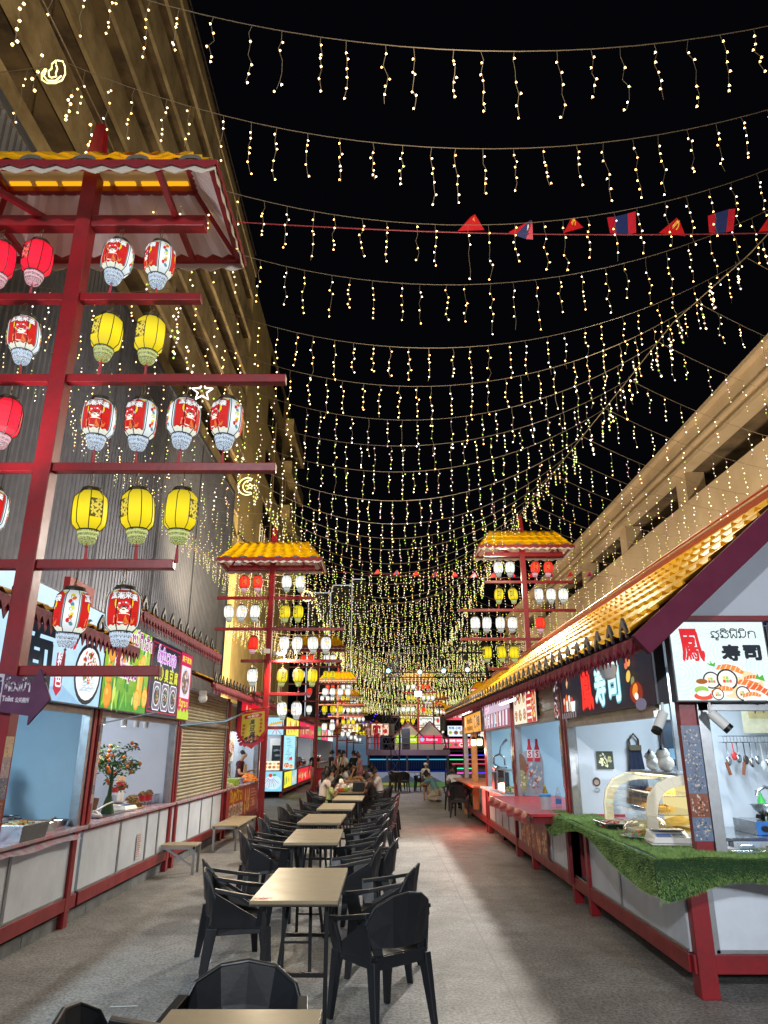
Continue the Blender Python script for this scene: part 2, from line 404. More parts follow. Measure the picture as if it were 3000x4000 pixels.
# ------------------------------------------------------------------ buildings
CONC = mat('stained_beige_concrete', '#a8946c', .85, dark='#665434', scale=.6, bump=.25)
CONCD = mat('shaded_stained_concrete', '#6e5a3c', .9, dark='#33271a', scale=.7, bump=.3)  # darker stained concrete for recesses and undersides, shade put into the colour
CONCR = mat('sandy_render', '#c6ae8a', .85, dark='#a58f6c', scale=.25, bump=.15)
BEIGE = mat('beige_painted_wall', '#b09862', .85, dark='#857a52', scale=.45, bump=.1)
DARKW = mat('dark_window', '#14140f', .25)
CORR = mat('corrugated_metal', '#77777c', .38, metal=.45, dark='#5e5f66', scale=.8)

t = thing('warehouse', 'grey corrugated metal shed wall rising behind the stalls', 'building', (-6.8, -3, 0))
m = MB(); per = .19; y = -3.0; prof = [(0, 0), (.06, 0), (.095, .05), (.155, .05)]; P = []
k = 0
while y < 29.6:
    for dy, dx in prof: P.append((-6.8+dx, y+dy))
    y += per; k += 1
P.append((-6.8, y))
vs = [(x, yy, 0) for x, yy in P]+[(x, yy, 12.45) for x, yy in P]; n = len(P)
m.add(vs, [(i, i+1, n+i+1, n+i) for i in range(n-1)]); m.build('wall', CORR, t, world=True)
m = MB().box(-6.76, -6.70, -3, y, 12.45, 12.6); m.box(-6.9, -6.70, y, y+.12, 0, 12.6)
for yy in (-1, 3.2, 7.4, 11.6, 15.8, 20, 24.2, 28.4): m.box(-6.735, -6.725, yy, yy+.03, 0, 12.45)
m.build('edge_trim', mat('dark_trim', '#45464b', .5), t, world=True)
MB().box(-14, -6.9, -3, y, 12.3, 12.45).build('roof', GREY, t, world=True)

t = thing('tower_block', 'tall stained concrete block with rows of balcony bands and barred windows', 'building', (-8.6, 5, 0))
m = MB(); m.box(-22, -9.9, -12, 39.5, 0, 31.5); m.build('wall', CONCD, t, world=True)
MB().box(-22, -8.6, 39.5, 65, 0, 31.0).build('end_wall', BEIGE, t, world=True)
MB().box(-8.6, -8.5, 39.5, 45, 0, 13.5).build('pilaster', BEIGE, t, world=True)
for k in range(7):
    z = 11.7+3*k; top = z+1.5
    m = MB(); m.slab([(-8.6, -12, z-.1), (-8.6, 39.4, z-.1), (-8.6, 39.4, top), (-8.6, -12, top)], (.14, 0, 0))
    m.build('balcony_band', CONC, t, world=True)
    m = MB(); m.box(-9.9, -8.68, -12, 39.4, z, z+.2); m.build('floor_slab', CONCD, t, world=True)
for k in range(6):
    z = 13.2+3*k
    for j in range(13):
        if j % 3: continue
        y0 = -10+j*3.9
        m = MB().box(-9.9, -8.75, y0-.2, y0, z, z+1.68); m.build('pier', CONC if j % 2 else CONCD, t, world=True)
    for j in range(12):
        if (j*7+k*3) % 4 == 0: continue
        y0 = -9.3+j*3.9; m = MB().box(-9.88, -9.8, y0, y0+2.4, z+.2, z+1.45); o = m.build('window', DARKW, t, world=True)
        m = MB()
        for q in range(9): m.box(-9.76, -9.74, y0+.1+q*.27, y0+.13+q*.27, z+.2, z+1.45)
        for zz in (.6, 1.0): m.box(-9.77, -9.73, y0, y0+2.4, z+zz, z+zz+.03)
        m.build('window_grille', CONCD, o, world=True)
m = MB(); m.box(-9.95, -8.5, -12, 39.6, 31.5, 32.2); m.build('parapet', CONC, t, world=True)
m = MB()
for q in range(60): m.box(-8.62, -8.58, -11+q*.84, -10.96+q*.84, 32.2, 33.1)
m.box(-8.63, -8.57, -11, 39.4, 33.05, 33.12); m.box(-8.63, -8.57, -11, 39.4, 32.6, 32.64); m.build('railing', mat('rusty_rail', '#3c3128', .7), t, world=True)
for z in (5.2, 8.4, 11.6, 14.8):
    for y0 in (46.5, 52.5, 58.5):
        o = MB().box(-8.6, -8.56, y0, y0+1.7, z, z+1.5).build('window', DARKW, t, world=True)
        m = MB(); m.box(-8.58, -8.5, y0-.08, y0+1.78, z-.08, z); m.box(-8.58, -8.5, y0-.08, y0+1.78, z+1.5, z+1.58)
        m.box(-8.58, -8.52, y0-.08, y0, z, z+1.5); m.box(-8.58, -8.52, y0+1.7, y0+1.78, z, z+1.5); m.box(-8.57, -8.53, y0+.82, y0+.88, z, z+1.5)
        m.build('frame', WHITE, o, world=True)
for z in (16.0, 20.0, 24.0, 28.0):
    MB().box(-8.6, -7.9, 56, 64.9, z, z+1.1).build('balcony', CONC, t, world=True)
    MB().box(-8.58, -8.52, 47, 54, z+.2, z+2).build('window', DARKW, t, world=True)
m = MB()
for yy in (50.4, 56.9): m.tube([(-8.5, yy, 0), (-8.5, yy, 26)], .06)
m.build('drain_pipe', mat('pipe', '#6b5c40', .6), t, world=True)

t = thing('parking_building', 'long sandy building with two deep concrete bands and a dark open storey', 'building', (10, 30, 0))
def rbands(x):
    for nme, za, zb, mm, dx in (('parapet_band', 10.3, 11.45, CONCR, 0), ('spandrel_band', 7.1, 9.25, CONCR, 0), ('lower_band', 3.6, 5.6, CONCR, 0)):
        m = MB(); m.slab([(x, 4, za), (x, 57, za), (x, 57, zb), (x, 4, zb)], (.3, 0, 0)); m.build(nme, mm, t, world=True)
    m = MB(); m.box(x-.05-.25, x-.15, 4, 57, 10.3, 10.45); m.box(x-.35, x-.15, 4, 57, 11.42, 11.55); m.box(x-.27, x-.15, 4, 57, 10.75, 10.82); m.build('cornice', CONCR, t, world=True)
    m = MB(); m.box(x+.15, x+7, 4, 57, 9.25, 9.3); m.box(x+.15, x+7, 4, 57, 10.3, 10.4); m.box(x+.15, x+7, 4, 57, 5.6, 5.65); m.build('ceiling_slab', CONCD, t, world=True)
    MB().box(x+2.6, x+2.8, 4, 57, 0, 11.4).build('inner_wall', mat('dim_plum_wall', '#86695c', .9, dark='#554248', scale=.6), t, world=True)
    for k in range(9): MB().box(x-.1, x+.55, 9.6+k*6, 10.35+k*6, 5.6, 10.3).build('column', CONCR, t, world=True)
    m = MB()
    for k in range(12): m.box(x+2.45, x+2.6, 6+k*4.3, 7.6+k*4.3, 9.5, 9.9)
    m.build('window', DARKW, t, world=True)
rbands(10)
MB().box(10.2, 12.8, 57, 57.2, 0, 11.4).build('end_wall', CONCR, t, world=True)

# far dark block outlined with white light tubes
t = thing('outlined_building', 'distant dark block with its stepped roofline traced in white light', 'building', (-6, 90, 0))
MB().box(-9.7, -6.7, 90, 96, 0, 20.7).box(-6.7, -4.15, 90.2, 96, 0, 21.7).build('wall', mat('night_block', '#3a3a3c', .9), t, world=True)
MB().box(-4.15, -2.4, 90.5, 96, 0, 22.5).build('stair_tower', mat('night_block2', '#2c2c30', .9), t, world=True)
OUT = emit('white_tube_light', '#dfe6ee', .8)
m = MB()
for a, b in (((-9.73, 2), (-9.73, 20.8)), ((-9.73, 20.8), (-6.85, 20.8)), ((-6.85, 20.8), (-6.6, 21.8)), ((-6.6, 21.8), (-4.15, 21.8)), ((-4.15, 8), (-4.15, 22.6)), ((-4.15, 22.6), (-2.46, 22.6)), ((-6.9, 8), (-6.9, 20.8))):
    m.beam((a[0], 89.9, a[1]), (b[0], 89.9, b[1]), .09, .09, up=(0,1,0))
m.build('light_tube', OUT, t, world=True)

# ------------------------------------------------------------------ lanterns
CH = mat('brass_hook', '#6e5a3a', .4, metal=.7)
WIRE = mat('lantern_wire', '#1a1410', .5)
TAS = mat('pink_tassel', '#b0404a', .8)
TASR = mat('red_tassel', '#a01c26', .8)
def lshade_mat(name, strength, tint):
    m = art_mat(name, strength, 'glow', nee=True)
    nt = m.node_tree; b = nt.nodes['Principled BSDF']; a = nt.nodes['Attribute']
    tc = nt.nodes.new('ShaderNodeTexCoord'); sp = nt.nodes.new('ShaderNodeSeparateXYZ'); nt.links.new(tc.outputs['Generated'], sp.inputs[0])
    f = nt.nodes.new('ShaderNodeFloatCurve'); cv = f.mapping.curves[0]
    cv.points[0].location = (0, .66); cv.points[1].location = (1, .50); cv.points.new(.45, 1.0); cv.points.new(.2, .86); cv.points.new(.75, .78)
    f.mapping.update(); nt.links.new(sp.outputs['Z'], f.inputs['Value'])
    mu = nt.nodes.new('ShaderNodeMath'); mu.operation = 'MULTIPLY'; mu.inputs[1].default_value = strength*1.18
    nt.links.new(f.outputs[0], mu.inputs[0]); nt.links.new(mu.outputs[0], b.inputs['Emission Strength'])
    return m
LM = {'red': lshade_mat('red_silk_glow', 1.15, 0), 'yellow': lshade_mat('yellow_silk_glow', 1.12, 0), 'white': lshade_mat('printed_silk_glow', 1.15, 0), 'pale': lshade_mat('pale_silk_glow', 1.25, 0)}
def lattice_mat(name, c1, s):
    m = bpy.data.materials.new(name); m.use_nodes = True; nt = m.node_tree; b = nt.nodes['Principled BSDF']
    tc = nt.nodes.new('ShaderNodeTexCoord'); v = nt.nodes.new('ShaderNodeTexVoronoi'); v.inputs['Scale'].default_value = 120; v.inputs['Randomness'].default_value = .35
    nt.links.new(tc.outputs['Object'], v.inputs['Vector'])
    r = nt.nodes.new('ShaderNodeValToRGB'); r.color_ramp.elements[0].position = .42; r.color_ramp.elements[0].color = (*hexc(c1), 1)
    r.color_ramp.elements[1].position = .60; r.color_ramp.elements[1].color = (.02, .018, .012, 1)
    nt.links.new(v.outputs['Distance'], r.inputs[0]); nt.links.new(r.outputs[0], b.inputs['Emission Color']); b.inputs['Emission Strength'].default_value = s
    b.inputs['Base Color'].default_value = (.05, .05, .04, 1); m.cycles.emission_sampling = 'NONE'; return m
LAT = {'red': lattice_mat('pink_lattice', '#f2b8c4', .9), 'yellow': lattice_mat('green_lattice', '#d4e08a', .8), 'white': lattice_mat('white_lattice', '#d8ebff', 1.0), 'pale': lattice_mat('pale_lattice', '#cfd6cc', .75)}
RB = .128
LPROF = [(.0, .082), (-.045, .122), (-.09, .129), (-.16, .131), (-.23, .129), (-.275, .122), (-.32, .082)]  # depth below shade top, radius
def lr(z):
    for (a, ra), (b, rb) in zip(LPROF, LPROF[1:]):
        if b <= z <= a: return ra+(rb-ra)*(a-z)/(a-b)
    return LPROF[-1][1] if z < -.3 else LPROF[0][1]
def oct_r(th, r):
    a = (th % (PI/4))-PI/8; return r*math.cos(PI/8)/math.cos(a)
def lant_art(kind):
    """u runs round the shade in metres (0 .. 2 pi RB), v is depth below the shade top"""
    A = Art(.00009); W = 2*PI*RB; PW = W/8
    base = {'red': '#ff0c34', 'redo': '#ff2a18', 'yellow': '#f0d614', 'white': '#dfe8ec', 'pale': '#f4f6ee'}[kind]
    zs = [p[0] for p in LPROF]
    A.L = 0
    for i in range(16):
        for a, b in zip(zs, zs[1:]):
            c = hexc(base)
            if kind == 'redo' and i % 5 == 1: c = hexc('#ff4a14')
            A.poly([(W*i/16, b), (W*(i+1)/16, b), (W*(i+1)/16, a), (W*i/16, a)], c, False)
    def fl(cx, cy, r, col, seed):
        q = random.Random(seed)
        for k in range(5):
            a = q.uniform(0, 1)+2*PI*k/5; A.ell(cx+r*.6*math.cos(a), cy+r*.6*math.sin(a), r*.55, r*.3, col, 8, a, up=(k == 0))
        A.ell(cx, cy, r*.2, r*.2, '#c9a21c', 6)
    def panel(x0, x1, y0, y1, col):
        A.L += 1; n = max(2, int((x1-x0)/.024))
        ks = [y0]+sorted(k for k in [p[0] for p in LPROF] if y0 < k < y1)+[y1]
        xs = sorted(set([x0, x1]+[W*k/16 for k in range(-8, 25) if x0 < W*k/16 < x1]))
        for xa, xb in zip(xs, xs[1:]):
            for ya, yb in zip(ks, ks[1:]): A.poly([(xa, ya), (xb, ya), (xb, yb), (xa, yb)], col, False)
    if kind in ('red', 'redo', 'yellow'):
        dk = {'red': '#5c0a18', 'redo': '#9c1408', 'yellow': '#5a5418'}[kind]; f = {'red': '#e85a5a', 'redo': '#e0602c', 'yellow': '#d9c34a'}[kind]
        for ci, c in enumerate((PW*1.5, PW*5.5)):
            panel(c-.052, c+.052, -.23, -.075, dk)
            if ci == 0:
                for j in range(5): fl(c+(-.024 if j % 2 else .022), -.10-j*.026, .03, f, j)
            else:
                panel(c-.05, c+.05, -.2, -.14, {'red': '#a02030', 'redo': '#a82818', 'yellow': '#9a7a24'}[kind]); A.poly([(c-.04, -.2), (c-.03, -.15), (c, -.11), (c+.03, -.15), (c+.04, -.2)], '#b08a2a')
                A.poly([(c-.045, -.16), (c-.03, -.12), (c-.01, -.13), (c-.02, -.17)], '#2a4a1c')
    elif kind == 'white':
        for c in (PW*1.5, PW*5.5):
            panel(c-.150, c+.150, -.316, -.004, '#e6eee8'); panel(c-.142, c+.142, -.298, -.010, '#4e7884'); panel(c-.133, c+.133, -.294, -.016, '#c2140e')
            for sx in (-1, 1): A.poly([(c+sx*.07, -.012), (c+sx*.14, -.012), (c+sx*.14, -.065), (c+sx*.12, -.035)], '#d8d65a')
            A.ring(c, -.115, .066, .014, '#ecc81e', 22); A.ring(c, -.115, .077, .006, '#7a1a10', 22)
            for j in range(14): A.ell(c+.042*math.cos(j*.5-.2)*(1+.2*(j % 2)), -.150+.036*math.sin(j*.5-.2), .009, .007, ['#e8607a', '#f4f0f0'][j % 2], 7)
            A.ell(c, -.172, .027, .029, '#f4e6d2', 12); A.ell(c, -.158, .028, .017, '#26222a', 12); A.ell(c, -.174, .021, .020, '#f4e0cc', 10)
            A.poly([(c-.035, -.27), (c-.06, -.225), (c-.025, -.195), (c+.025, -.195), (c+.05, -.21), (c+.07, -.255), (c+.03, -.275)], '#f0ece4')
            A.poly([(c+.0, -.275), (c+.014, -.21), (c+.045, -.2), (c+.095, -.235), (c+.085, -.268), (c+.05, -.276)], '#d8702a'); A.poly([(c-.075, -.268), (c-.07, -.215), (c-.045, -.205), (c-.035, -.24), (c-.04, -.27)], '#d8a070')
            A.stroke([(c-.02, -.2), (c-.01, -.23), (c+.02, -.265)], .003, '#7a2a14'); A.stroke([(c+.03, -.21), (c+.065, -.255)], .003, '#7a2a14')
            for j in range(3): A.stroke([(c+.07, -.19-j*.012), (c+.11, -.18-j*.016)], .0018, '#3a1a14')
            for j in range(11): A.ell(c-.13+j*.026, -.300+.008*(j % 2), .022, .014, ['#f2f0da', '#e4ecd8'][j % 2], 9)
            for j, ch in enumerate('国潮来袭'): A.text(ch, c-.081+j*.054, -.058-(.004 if j % 2 else 0)-(.008 if j == 3 else 0), .052, '#f6fcff', outline='#3a2c24', ow=.003, bold=.0018)
        for c in (PW*3.5, PW*7.5):
            for j in range(10): A.ell(c+.014*math.sin(j*2.2), -.045-j*.024, .018, .013, ['#e8d23a', '#d2601e', '#c81a14', '#4f8f9a', '#c9d65a', '#f0ece0'][j % 6], 8, .6*j)
            for j in range(5): A.ring(c, -.06-j*.045, .013, .003, '#6a2a1c', 10, j, j+4)
    else:
        q = random.Random(5)
        for c in (PW*1.2, PW*3.7, PW*6.4):
            A.ell(c, -.07, .06, .025, '#bcc8f0', 12); A.ell(c-.02, -.14, .05, .04, '#f0d878', 12)
            A.stroke([(c-.06, -.1), (c-.02, -.14), (c-.03, -.2), (c+.02, -.26)], .008, '#5a86b0'); A.stroke([(c+.05, -.06), (c+.02, -.13), (c+.055, -.2)], .008, '#a05a7a')
            for j in range(3): A.poly([(c-.04+.04*j, -.29), (c-.056+.04*j, -.22), (c-.036+.04*j, -.19), (c-.02+.04*j, -.24)], ['#e87a3a', '#f0a468', '#d85a4a'][j])
            for j in range(16): A.ell(c+q.uniform(-.09, .09), q.uniform(-.28, -.05), .008, .005, q.choice(['#6a7ab8', '#c86a8a', '#3f6a5a', '#8a5ac0']), 6)
    return A
LANT = {}
def lmap(u, v, w):
    u = u/RB; r = oct_r(u, lr(v))+w+(.0008 if w > .00012 else 0); return Vector((r*math.cos(u), r*math.sin(u), v-.12))
def make_lantern(kind):
    base = 'red' if kind == 'redo' else kind
    t = thing('lantern', 'lantern', 'lantern')
    t_sh = lant_art(kind).build('lantern_shade', LM[base], t, lmap)
    m = MB()
    for k in range(8):
        th = k*PI/4; m.tube([((lr(z)+.003)*math.cos(th), (lr(z)+.003)*math.sin(th), z-.12) for z, r in LPROF], .0036, 4)
    m.lathe([(.083, -.122), (.086, -.118), (.086, -.112), (.08, -.11)], 16); m.lathe([(.083, -.436), (.088, -.442), (.083, -.448)], 16)
    m.build('wire_frame', WIRE, t)
    MB().lathe([(.07, -.118), (.078, -.095), (.074, -.088), (.066, -.092)], 16).build('top_ring', mat('antique_metal', '#4a4030', .5, metal=.5), t)
    m = MB(); m.lathe([(.082, -.44), (.08, -.475)], 20); m.lathe([(.072, -.480), (.070, -.508)], 20); m.lathe([(.062, -.512), (.066, -.52), (.052, -.545)], 20); m.lathe([(.08, -.475), (.072, -.480)], 20); m.lathe([(.07, -.508), (.062, -.512)], 20)
    m.build('lattice_collar', LAT[base], t)
    m = MB(); m.lathe([(.081, -.458), (.0815, -.464), (.0805, -.470)], 20); m.lathe([(.0715, -.492), (.072, -.497), (.071, -.502)], 20); m.build('glowing_band', emit('collar_band_'+base, {'red': '#ffc8d4', 'yellow': '#d8e08a', 'white': '#d0e4ff', 'pale': '#e4e8e4'}[base], .95), t)
    MB().lathe([(.0, -.515), (.052, -.512)], 12).build('base_plate', emit('lantern_inside_'+base, {'red': '#ffb8c8', 'yellow': '#c8c878', 'white': '#b8d4f0', 'pale': '#d8e0da'}[base], .75), t)
    m = MB(); m.tube([(0, 0, -.0), (.004, 0, -.03), (-.004, 0, -.06), (.004, 0, -.09), (0, 0, -.14)], .0038, 5); m.tube([(-.075, 0, -.142), (-.03, 0, -.125), (0, 0, -.12), (.03, 0, -.125), (.075, 0, -.142)], .002, 4)
    m.tube([(0, 0, 0), (.03, 0, -.03), (.018, 0, -.08), (.04, 0, -.14)], .003, 4)
    m.build('hook', CH, t)
    m = MB(); m.tube([(0, 0, -.52), (0, 0, -.56)], .002, 4); m.sphere((0, 0, -.566), .011, n=6, m=4); m.lathe([(.005, -.575), (.010, -.60), (.016, -.70), (.0, -.70)], 7)
    if kind == 'yellow':
        for a in (0, PI/2, PI, PI*1.5): m.tube([(0, 0, -.575), (.03*math.cos(a), 0, -.575+.02*math.sin(a)), (.012*math.cos(a+.9), 0, -.575+.012*math.sin(a+.9))], .003, 4)
    m.build('tassel', TAS, t)
    for c_ in t.children:
        if not c_.name.startswith('hook'): c_.location = (0, 0, -.05)
    return t
protos = {}
def lantern(kind, loc, rz, label, group, s=.86):
    if kind not in protos:
        o = make_lantern(kind); protos[kind] = o; o.location = loc; o.rotation_euler = (0, 0, rz); o['label'] = label; o['group'] = group
    else: o = dup(protos[kind], loc, rz, label, group)
    o.rotation_euler = (rnd.uniform(-.07, .07), rnd.uniform(-.07, .07), rz)
    if s != 1: o.scale = (s, s, s)
    return o

# ------------------------------------------------------------------ lantern towers
GOLDG = emit('gold_ceiling_glow', '#ffb21c', 1.1)
UND = mat('white_corrugated_underside', '#e0d4d0', .5, var=.15, scale=2)
def wave_sheet(m, A, B, C, D, n, rows, amp=.022, step=.018, seg=6, lift=.012):
    """tiled slope: AB is the eave, DC the ridge; ribs run from eave to ridge"""
    A, B, C, D = map(Vector, (A, B, C, D)); nrm = (B-A).cross(D-A).normalized()
    if nrm.z < 0: nrm = -nrm
    cols = n*seg; vs = []; fs = []
    for r in range(rows):
        for e, (t0, up) in enumerate(((r/rows, step), ((r+1)/rows, 0))):
            for c in range(cols+1):
                u = c/cols; p = (A+(B-A)*u)*(1-t0)+(D+(C-D)*u)*t0
                w = max(0, math.cos(2*PI*c/seg))*.75+max(0, -math.cos(2*PI*c/seg))*-.15
                vs.append(p+nrm*(w*amp*1.3+up+lift))
        b = r*2*(cols+1)
        for c in range(cols): fs.append((b+c, b+c+1, b+cols+2+c, b+cols+1+c))
        if r:
            pb = b-(cols+1)
            for c in range(cols): fs.append((pb+c, pb+c+1, b+c+1, b+c))
    m.add(vs, fs)
def scallop(m, p, q, n, drop, th=.006, seg=4, pointed=False):
    p = Vector(p); q = Vector(q); d = (q-p); nn = Vector((d.y, -d.x, 0)).normalized()*th
    for i in range(n):
        a = p+d*(i/n); b = p+d*((i+1)/n); c = (a+b)/2
        pts = [a, b, b-Vector((0,0,drop*.55)), c+(b-c)*.5-Vector((0,0,drop*.8)), c-Vector((0,0,drop)), c+(a-c)*.5-Vector((0,0,drop*.8)), a-Vector((0,0,drop*.55))] if not pointed else [a, b, b-Vector((0,0,drop*.45)), c-Vector((0,0,drop)), a-Vector((0,0,drop*.45))]
        m.slab(pts, nn)
def finial(m, c, d, s=.1):
    """crescent tile cap standing on the eave; d = direction along the eave"""
    c = Vector(c); d = Vector(d).normalized(); up = Vector((0,0,1)); o = []; i_ = []
    for k in range(9):
        a = PI*k/8; o.append(c+d*(s*math.cos(a))+up*(s*.55*math.sin(a)+.01)); i_.append(c+d*(s*.72*math.cos(a))+up*(s*.22*math.sin(a)+.004))
    nn = Vector((d.y, -d.x, 0))*.012
    for k in range(8): m.slab([o[k], o[k+1], i_[k+1], i_[k]], nn)
FIN = mat('weathered_bronze', '#5c5a52', .6, var=.3, scale=20)
FRI = mat('white_fringe', '#b8b0a6', .6)
TOWN = {}
LAYOUT = [  # beam index -> [(offset along the beam, kind)]; + is the side facing the alley
 (0, [(-.64, 'red'), (-.33, 'red'), (.31, 'W'), (.62, 'W')]),
 (1, [(-.96, 'W'), (-.66, 'W'), (-.35, 'W'), (.31, 'yellow'), (.62, 'yellow')]),
 (2, [(-.34, 'red'), (.32, 'W'), (.63, 'W'), (.945, 'W'), (1.25, 'W')]),
 (3, [(-.33, 'W'), (.34, 'yellow'), (.66, 'yellow'), (.98, 'yellow')]),
 (4, [(.33, 'W'), (.655, 'W')])]
BARS = [5.62, 4.92, 4.22, 3.52, 2.82, 2.12]
EXT = [(-1.0, .96), (-1.22, .98), (-1.22, 1.66), (-.6, 1.62), (-.62, .97), (0, .95)]
def tower(x, y, dz, side, label, where, white='pale', red='redo', detail=True, skip=()):
    t = thing('lantern_tower', label, 'lantern tower', (x, y, 0), 0, 'red lantern towers along the alley')
    T = lambda v: (v[0]*side, v[1], v[2])
    m = MB(); m.box(-.06, .06, -.06, .06, 0, 6.1+dz); m.build('pole', RED, t, bevel=.006 if detail else 0)
    m = MB()
    for a, b in ((1, 0), (-1, 0), (0, 1), (0, -1)): m.slab([(a*.06, b*.06, .02), (a*.2, b*.2, .02), (a*.15, b*.15, .1), (a*.08, b*.08, .42), (a*.06, b*.06, .42)], (b*.02, a*.02, 0))
    m.box(-.2, .2, -.2, .2, 0, .02); m.build('base', RED, t)
    for i, (z, (a, b)) in enumerate(zip(BARS, EXT)):
        hh = .05 if i == 0 else .032; yy = .05 if i == 0 else .035
        for (p, q) in ((a, -.06), (.06, b)):
            if q-p < .05 or (p < 0 and a == 0): continue
            MB().box(min(p*side, q*side), max(p*side, q*side), -yy, yy, z+dz-hh, z+dz+hh).build('crossbar', RED, t, bevel=.005 if detail else 0)
    ez = 5.70+dz; tz = 6.14+dz; ex, ey, tx, ty = 1.12, .52, .80, .17
    E4 = [(-ex,-ey,ez),(ex,-ey,ez),(ex,ey,ez),(-ex,ey,ez)]; T4 = [(-tx,-ty,tz),(tx,-ty,tz),(tx,ty,tz),(-tx,ty,tz)]
    m = MB()
    for k in range(4):
        a, b = E4[k], E4[(k+1) % 4]; c, d = T4[(k+1) % 4], T4[k]
        wave_sheet(m, a, b, c, d, 9 if k % 2 == 0 else 5, 3)
    wave_sheet(m, T4[0], T4[1], (tx, 0, tz+.09), (-tx, 0, tz+.09), 7, 1, lift=0); wave_sheet(m, T4[2], T4[3], (-tx, 0, tz+.09), (tx, 0, tz+.09), 7, 1, lift=0)
    m.build('tiled_roof', YEL, t, smooth=True)
    m = MB()
    for k in range(4):
        a, b = Vector(E4[k]), Vector(E4[(k+1) % 4]); c, d = Vector(T4[(k+1) % 4]), Vector(T4[k]); n = (16 if k % 2 == 0 else 8)*4; vs = []
        nn = (b-a).cross(d-a).normalized()
        for r in (0, 1):
            for i in range(n+1):
                u = i/n; p = (a+(b-a)*u)*(1-r)+(d+(c-d)*u)*r; vs.append(p-nn*(.012*math.cos(2*PI*i/4)+.012)*(1 if nn.z > 0 else -1))
        m.add(vs, [(i, i+1, n+2+i, n+1+i) for i in range(n)])
    m.build('roof_lining', UND, t)
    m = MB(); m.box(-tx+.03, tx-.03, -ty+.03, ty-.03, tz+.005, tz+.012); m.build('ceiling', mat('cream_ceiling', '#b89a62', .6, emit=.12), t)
    m = MB()
    for k in range(7):
        for s2 in (-1, 1): m.box(-tx+.05+k*.22, -tx+.22+k*.22, s2*(ty-.055)-.018, s2*(ty-.055)+.018, tz-.012, tz+.003)
    m.build('glow_strip', GOLDG, t)
    m = MB()
    for k in range(4): m.beam(E4[k], E4[(k+1) % 4], .05, .06); 
    for k in range(4): m.beam((T4[k][0], T4[k][1], tz-.03), (T4[(k+1) % 4][0], T4[(k+1) % 4][1], tz-.03), .05, .05)
    for k in range(4): m.beam(Vector(E4[k])-Vector((0,0,.02)), Vector(T4[k])-Vector((0,0,.05)), .04, .04)
    for xx in (-.72, 0.72):
        m.beam((xx, -ey+.02, ez-.02), (xx*.45 if xx < 0 else xx, 0, 5.67+dz), .04, .045); m.beam((xx, ey-.02, ez-.02), (xx, 0, 5.67+dz), .04, .045)
    m.build('roof_frame', RED, t)
    m = MB()
    for k in range(4): scallop(m, Vector(E4[k])*1.0-Vector((0,0,.0)), Vector(E4[(k+1) % 4]), 12 if k % 2 == 0 else 6, .085)
    for v in range(len(m.v)): 
        q = m.v[v]; m.v[v] = (q[0]*1.03, q[1]*1.06, q[2]-.02)
    m.build('fringe', FRI, t)
    m = MB()
    for k in range(4): scallop(m, Vector(E4[k]), Vector(E4[(k+1) % 4]), 14 if k % 2 == 0 else 7, .07)
    for v in range(len(m.v)): 
        q = m.v[v]; m.v[v] = (q[0]*1.045, q[1]*1.10, q[2]+.0)
    m.build('fringe', REDD, t)
    m = MB()
    for s2 in (-1, 1):
        for i in range(6): finial(m, (-ex+.15+i*(2*ex-.3)/5, s2*(ey+.03), ez+.01), (1, 0, 0), .085)
        for i in range(3): finial(m, (s2*(ex+.03), -ey+.15+i*(2*ey-.3)/2, ez+.01), (0, 1, 0), .085)
    m.build('roof_finial', FIN, t)
    m = MB(); m.taper((0, 0, tz+.05), (.13, .13), (0, 0, 6.62+dz), (.075, .075)); m.build('roof_post', RED, t)
    for bi, ls in LAYOUT:
        for li, (dx, kd) in enumerate(ls):
            if (bi, dx) in skip: continue
            xx = x+dx*side; zz = BARS[bi]+dz-(.05 if bi == 0 else .032)
            if bi == 0: pass
            kind = white if kd == 'W' else (red if kd == 'red' else 'yellow')
            # which lantern on this beam, counted outwards from the pole
            same = sorted([abs(q[0]) for q in ls if (q[0] > 0) == (dx > 0)]); oi = same.index(abs(dx))
            nm = {'white': 'printed', 'pale': 'white', 'red': 'crimson', 'redo': 'red', 'yellow': 'yellow'}[kind]
            lab = '%s lantern, %s out on the %s of beam %s, %s' % (nm, ORD[oi], 'alley side' if dx > 0 else 'back side', ['one', 'two', 'three', 'four', 'five'][bi], where)
            lantern(kind, (xx, y, zz), -2.75+rnd.uniform(-.55, .55)+([0, 0, .7, -.9, 1.6] if kind != 'white' else [0, 0, .5, -.8, .2])[(li+bi*2) % 5], lab, 'paper lanterns on the towers')
    return t
tower(-2.38, 4.6, .0, 1, 'tall red lantern tower beside the noodle stall, holding the toilet arrow', 'toilet arrow tower', 'white', 'red')
tower(-2.54, 15.68, -.05, 1, 'red lantern tower with the stinky tofu banner and a white floodlight', 'tofu banner tower')
tower(3.45, 17.0, .62, -1, 'red lantern tower rising behind the long yellow tiled roof', 'golden roof tower')
tower(-2.78, 30.3, .0, 1, 'red lantern tower just past the fish sign stall', 'fish stall tower', detail=False)
tower(-2.85, 45, .0, 1, 'red lantern tower fourth along the row with the tofu banner', 'fourth row tower', detail=False)
tower(-2.95, 59, .0, 1, 'red lantern tower fifth along the row with the tofu banner', 'fifth row tower', detail=False)
tower(-3.0, 73, .0, 1, 'red lantern tower sixth along the row with the tofu banner', 'sixth row tower', detail=False)
tower(-3.0, 88, .0, 1, 'red lantern tower seventh along the row with the tofu banner', 'seventh row tower', detail=False)
tower(5.6, 74, .0, -1, 'red lantern tower beside the far red menu boards', 'far menu tower', detail=False)
tower(7.4, 52, .0, -1, 'red lantern tower past the end of the golden roof', 'end of roof tower', detail=False)
tower(2.15, 46, .1, -1, 'red lantern tower rising from behind the raised deck', 'deck tower', detail=False)
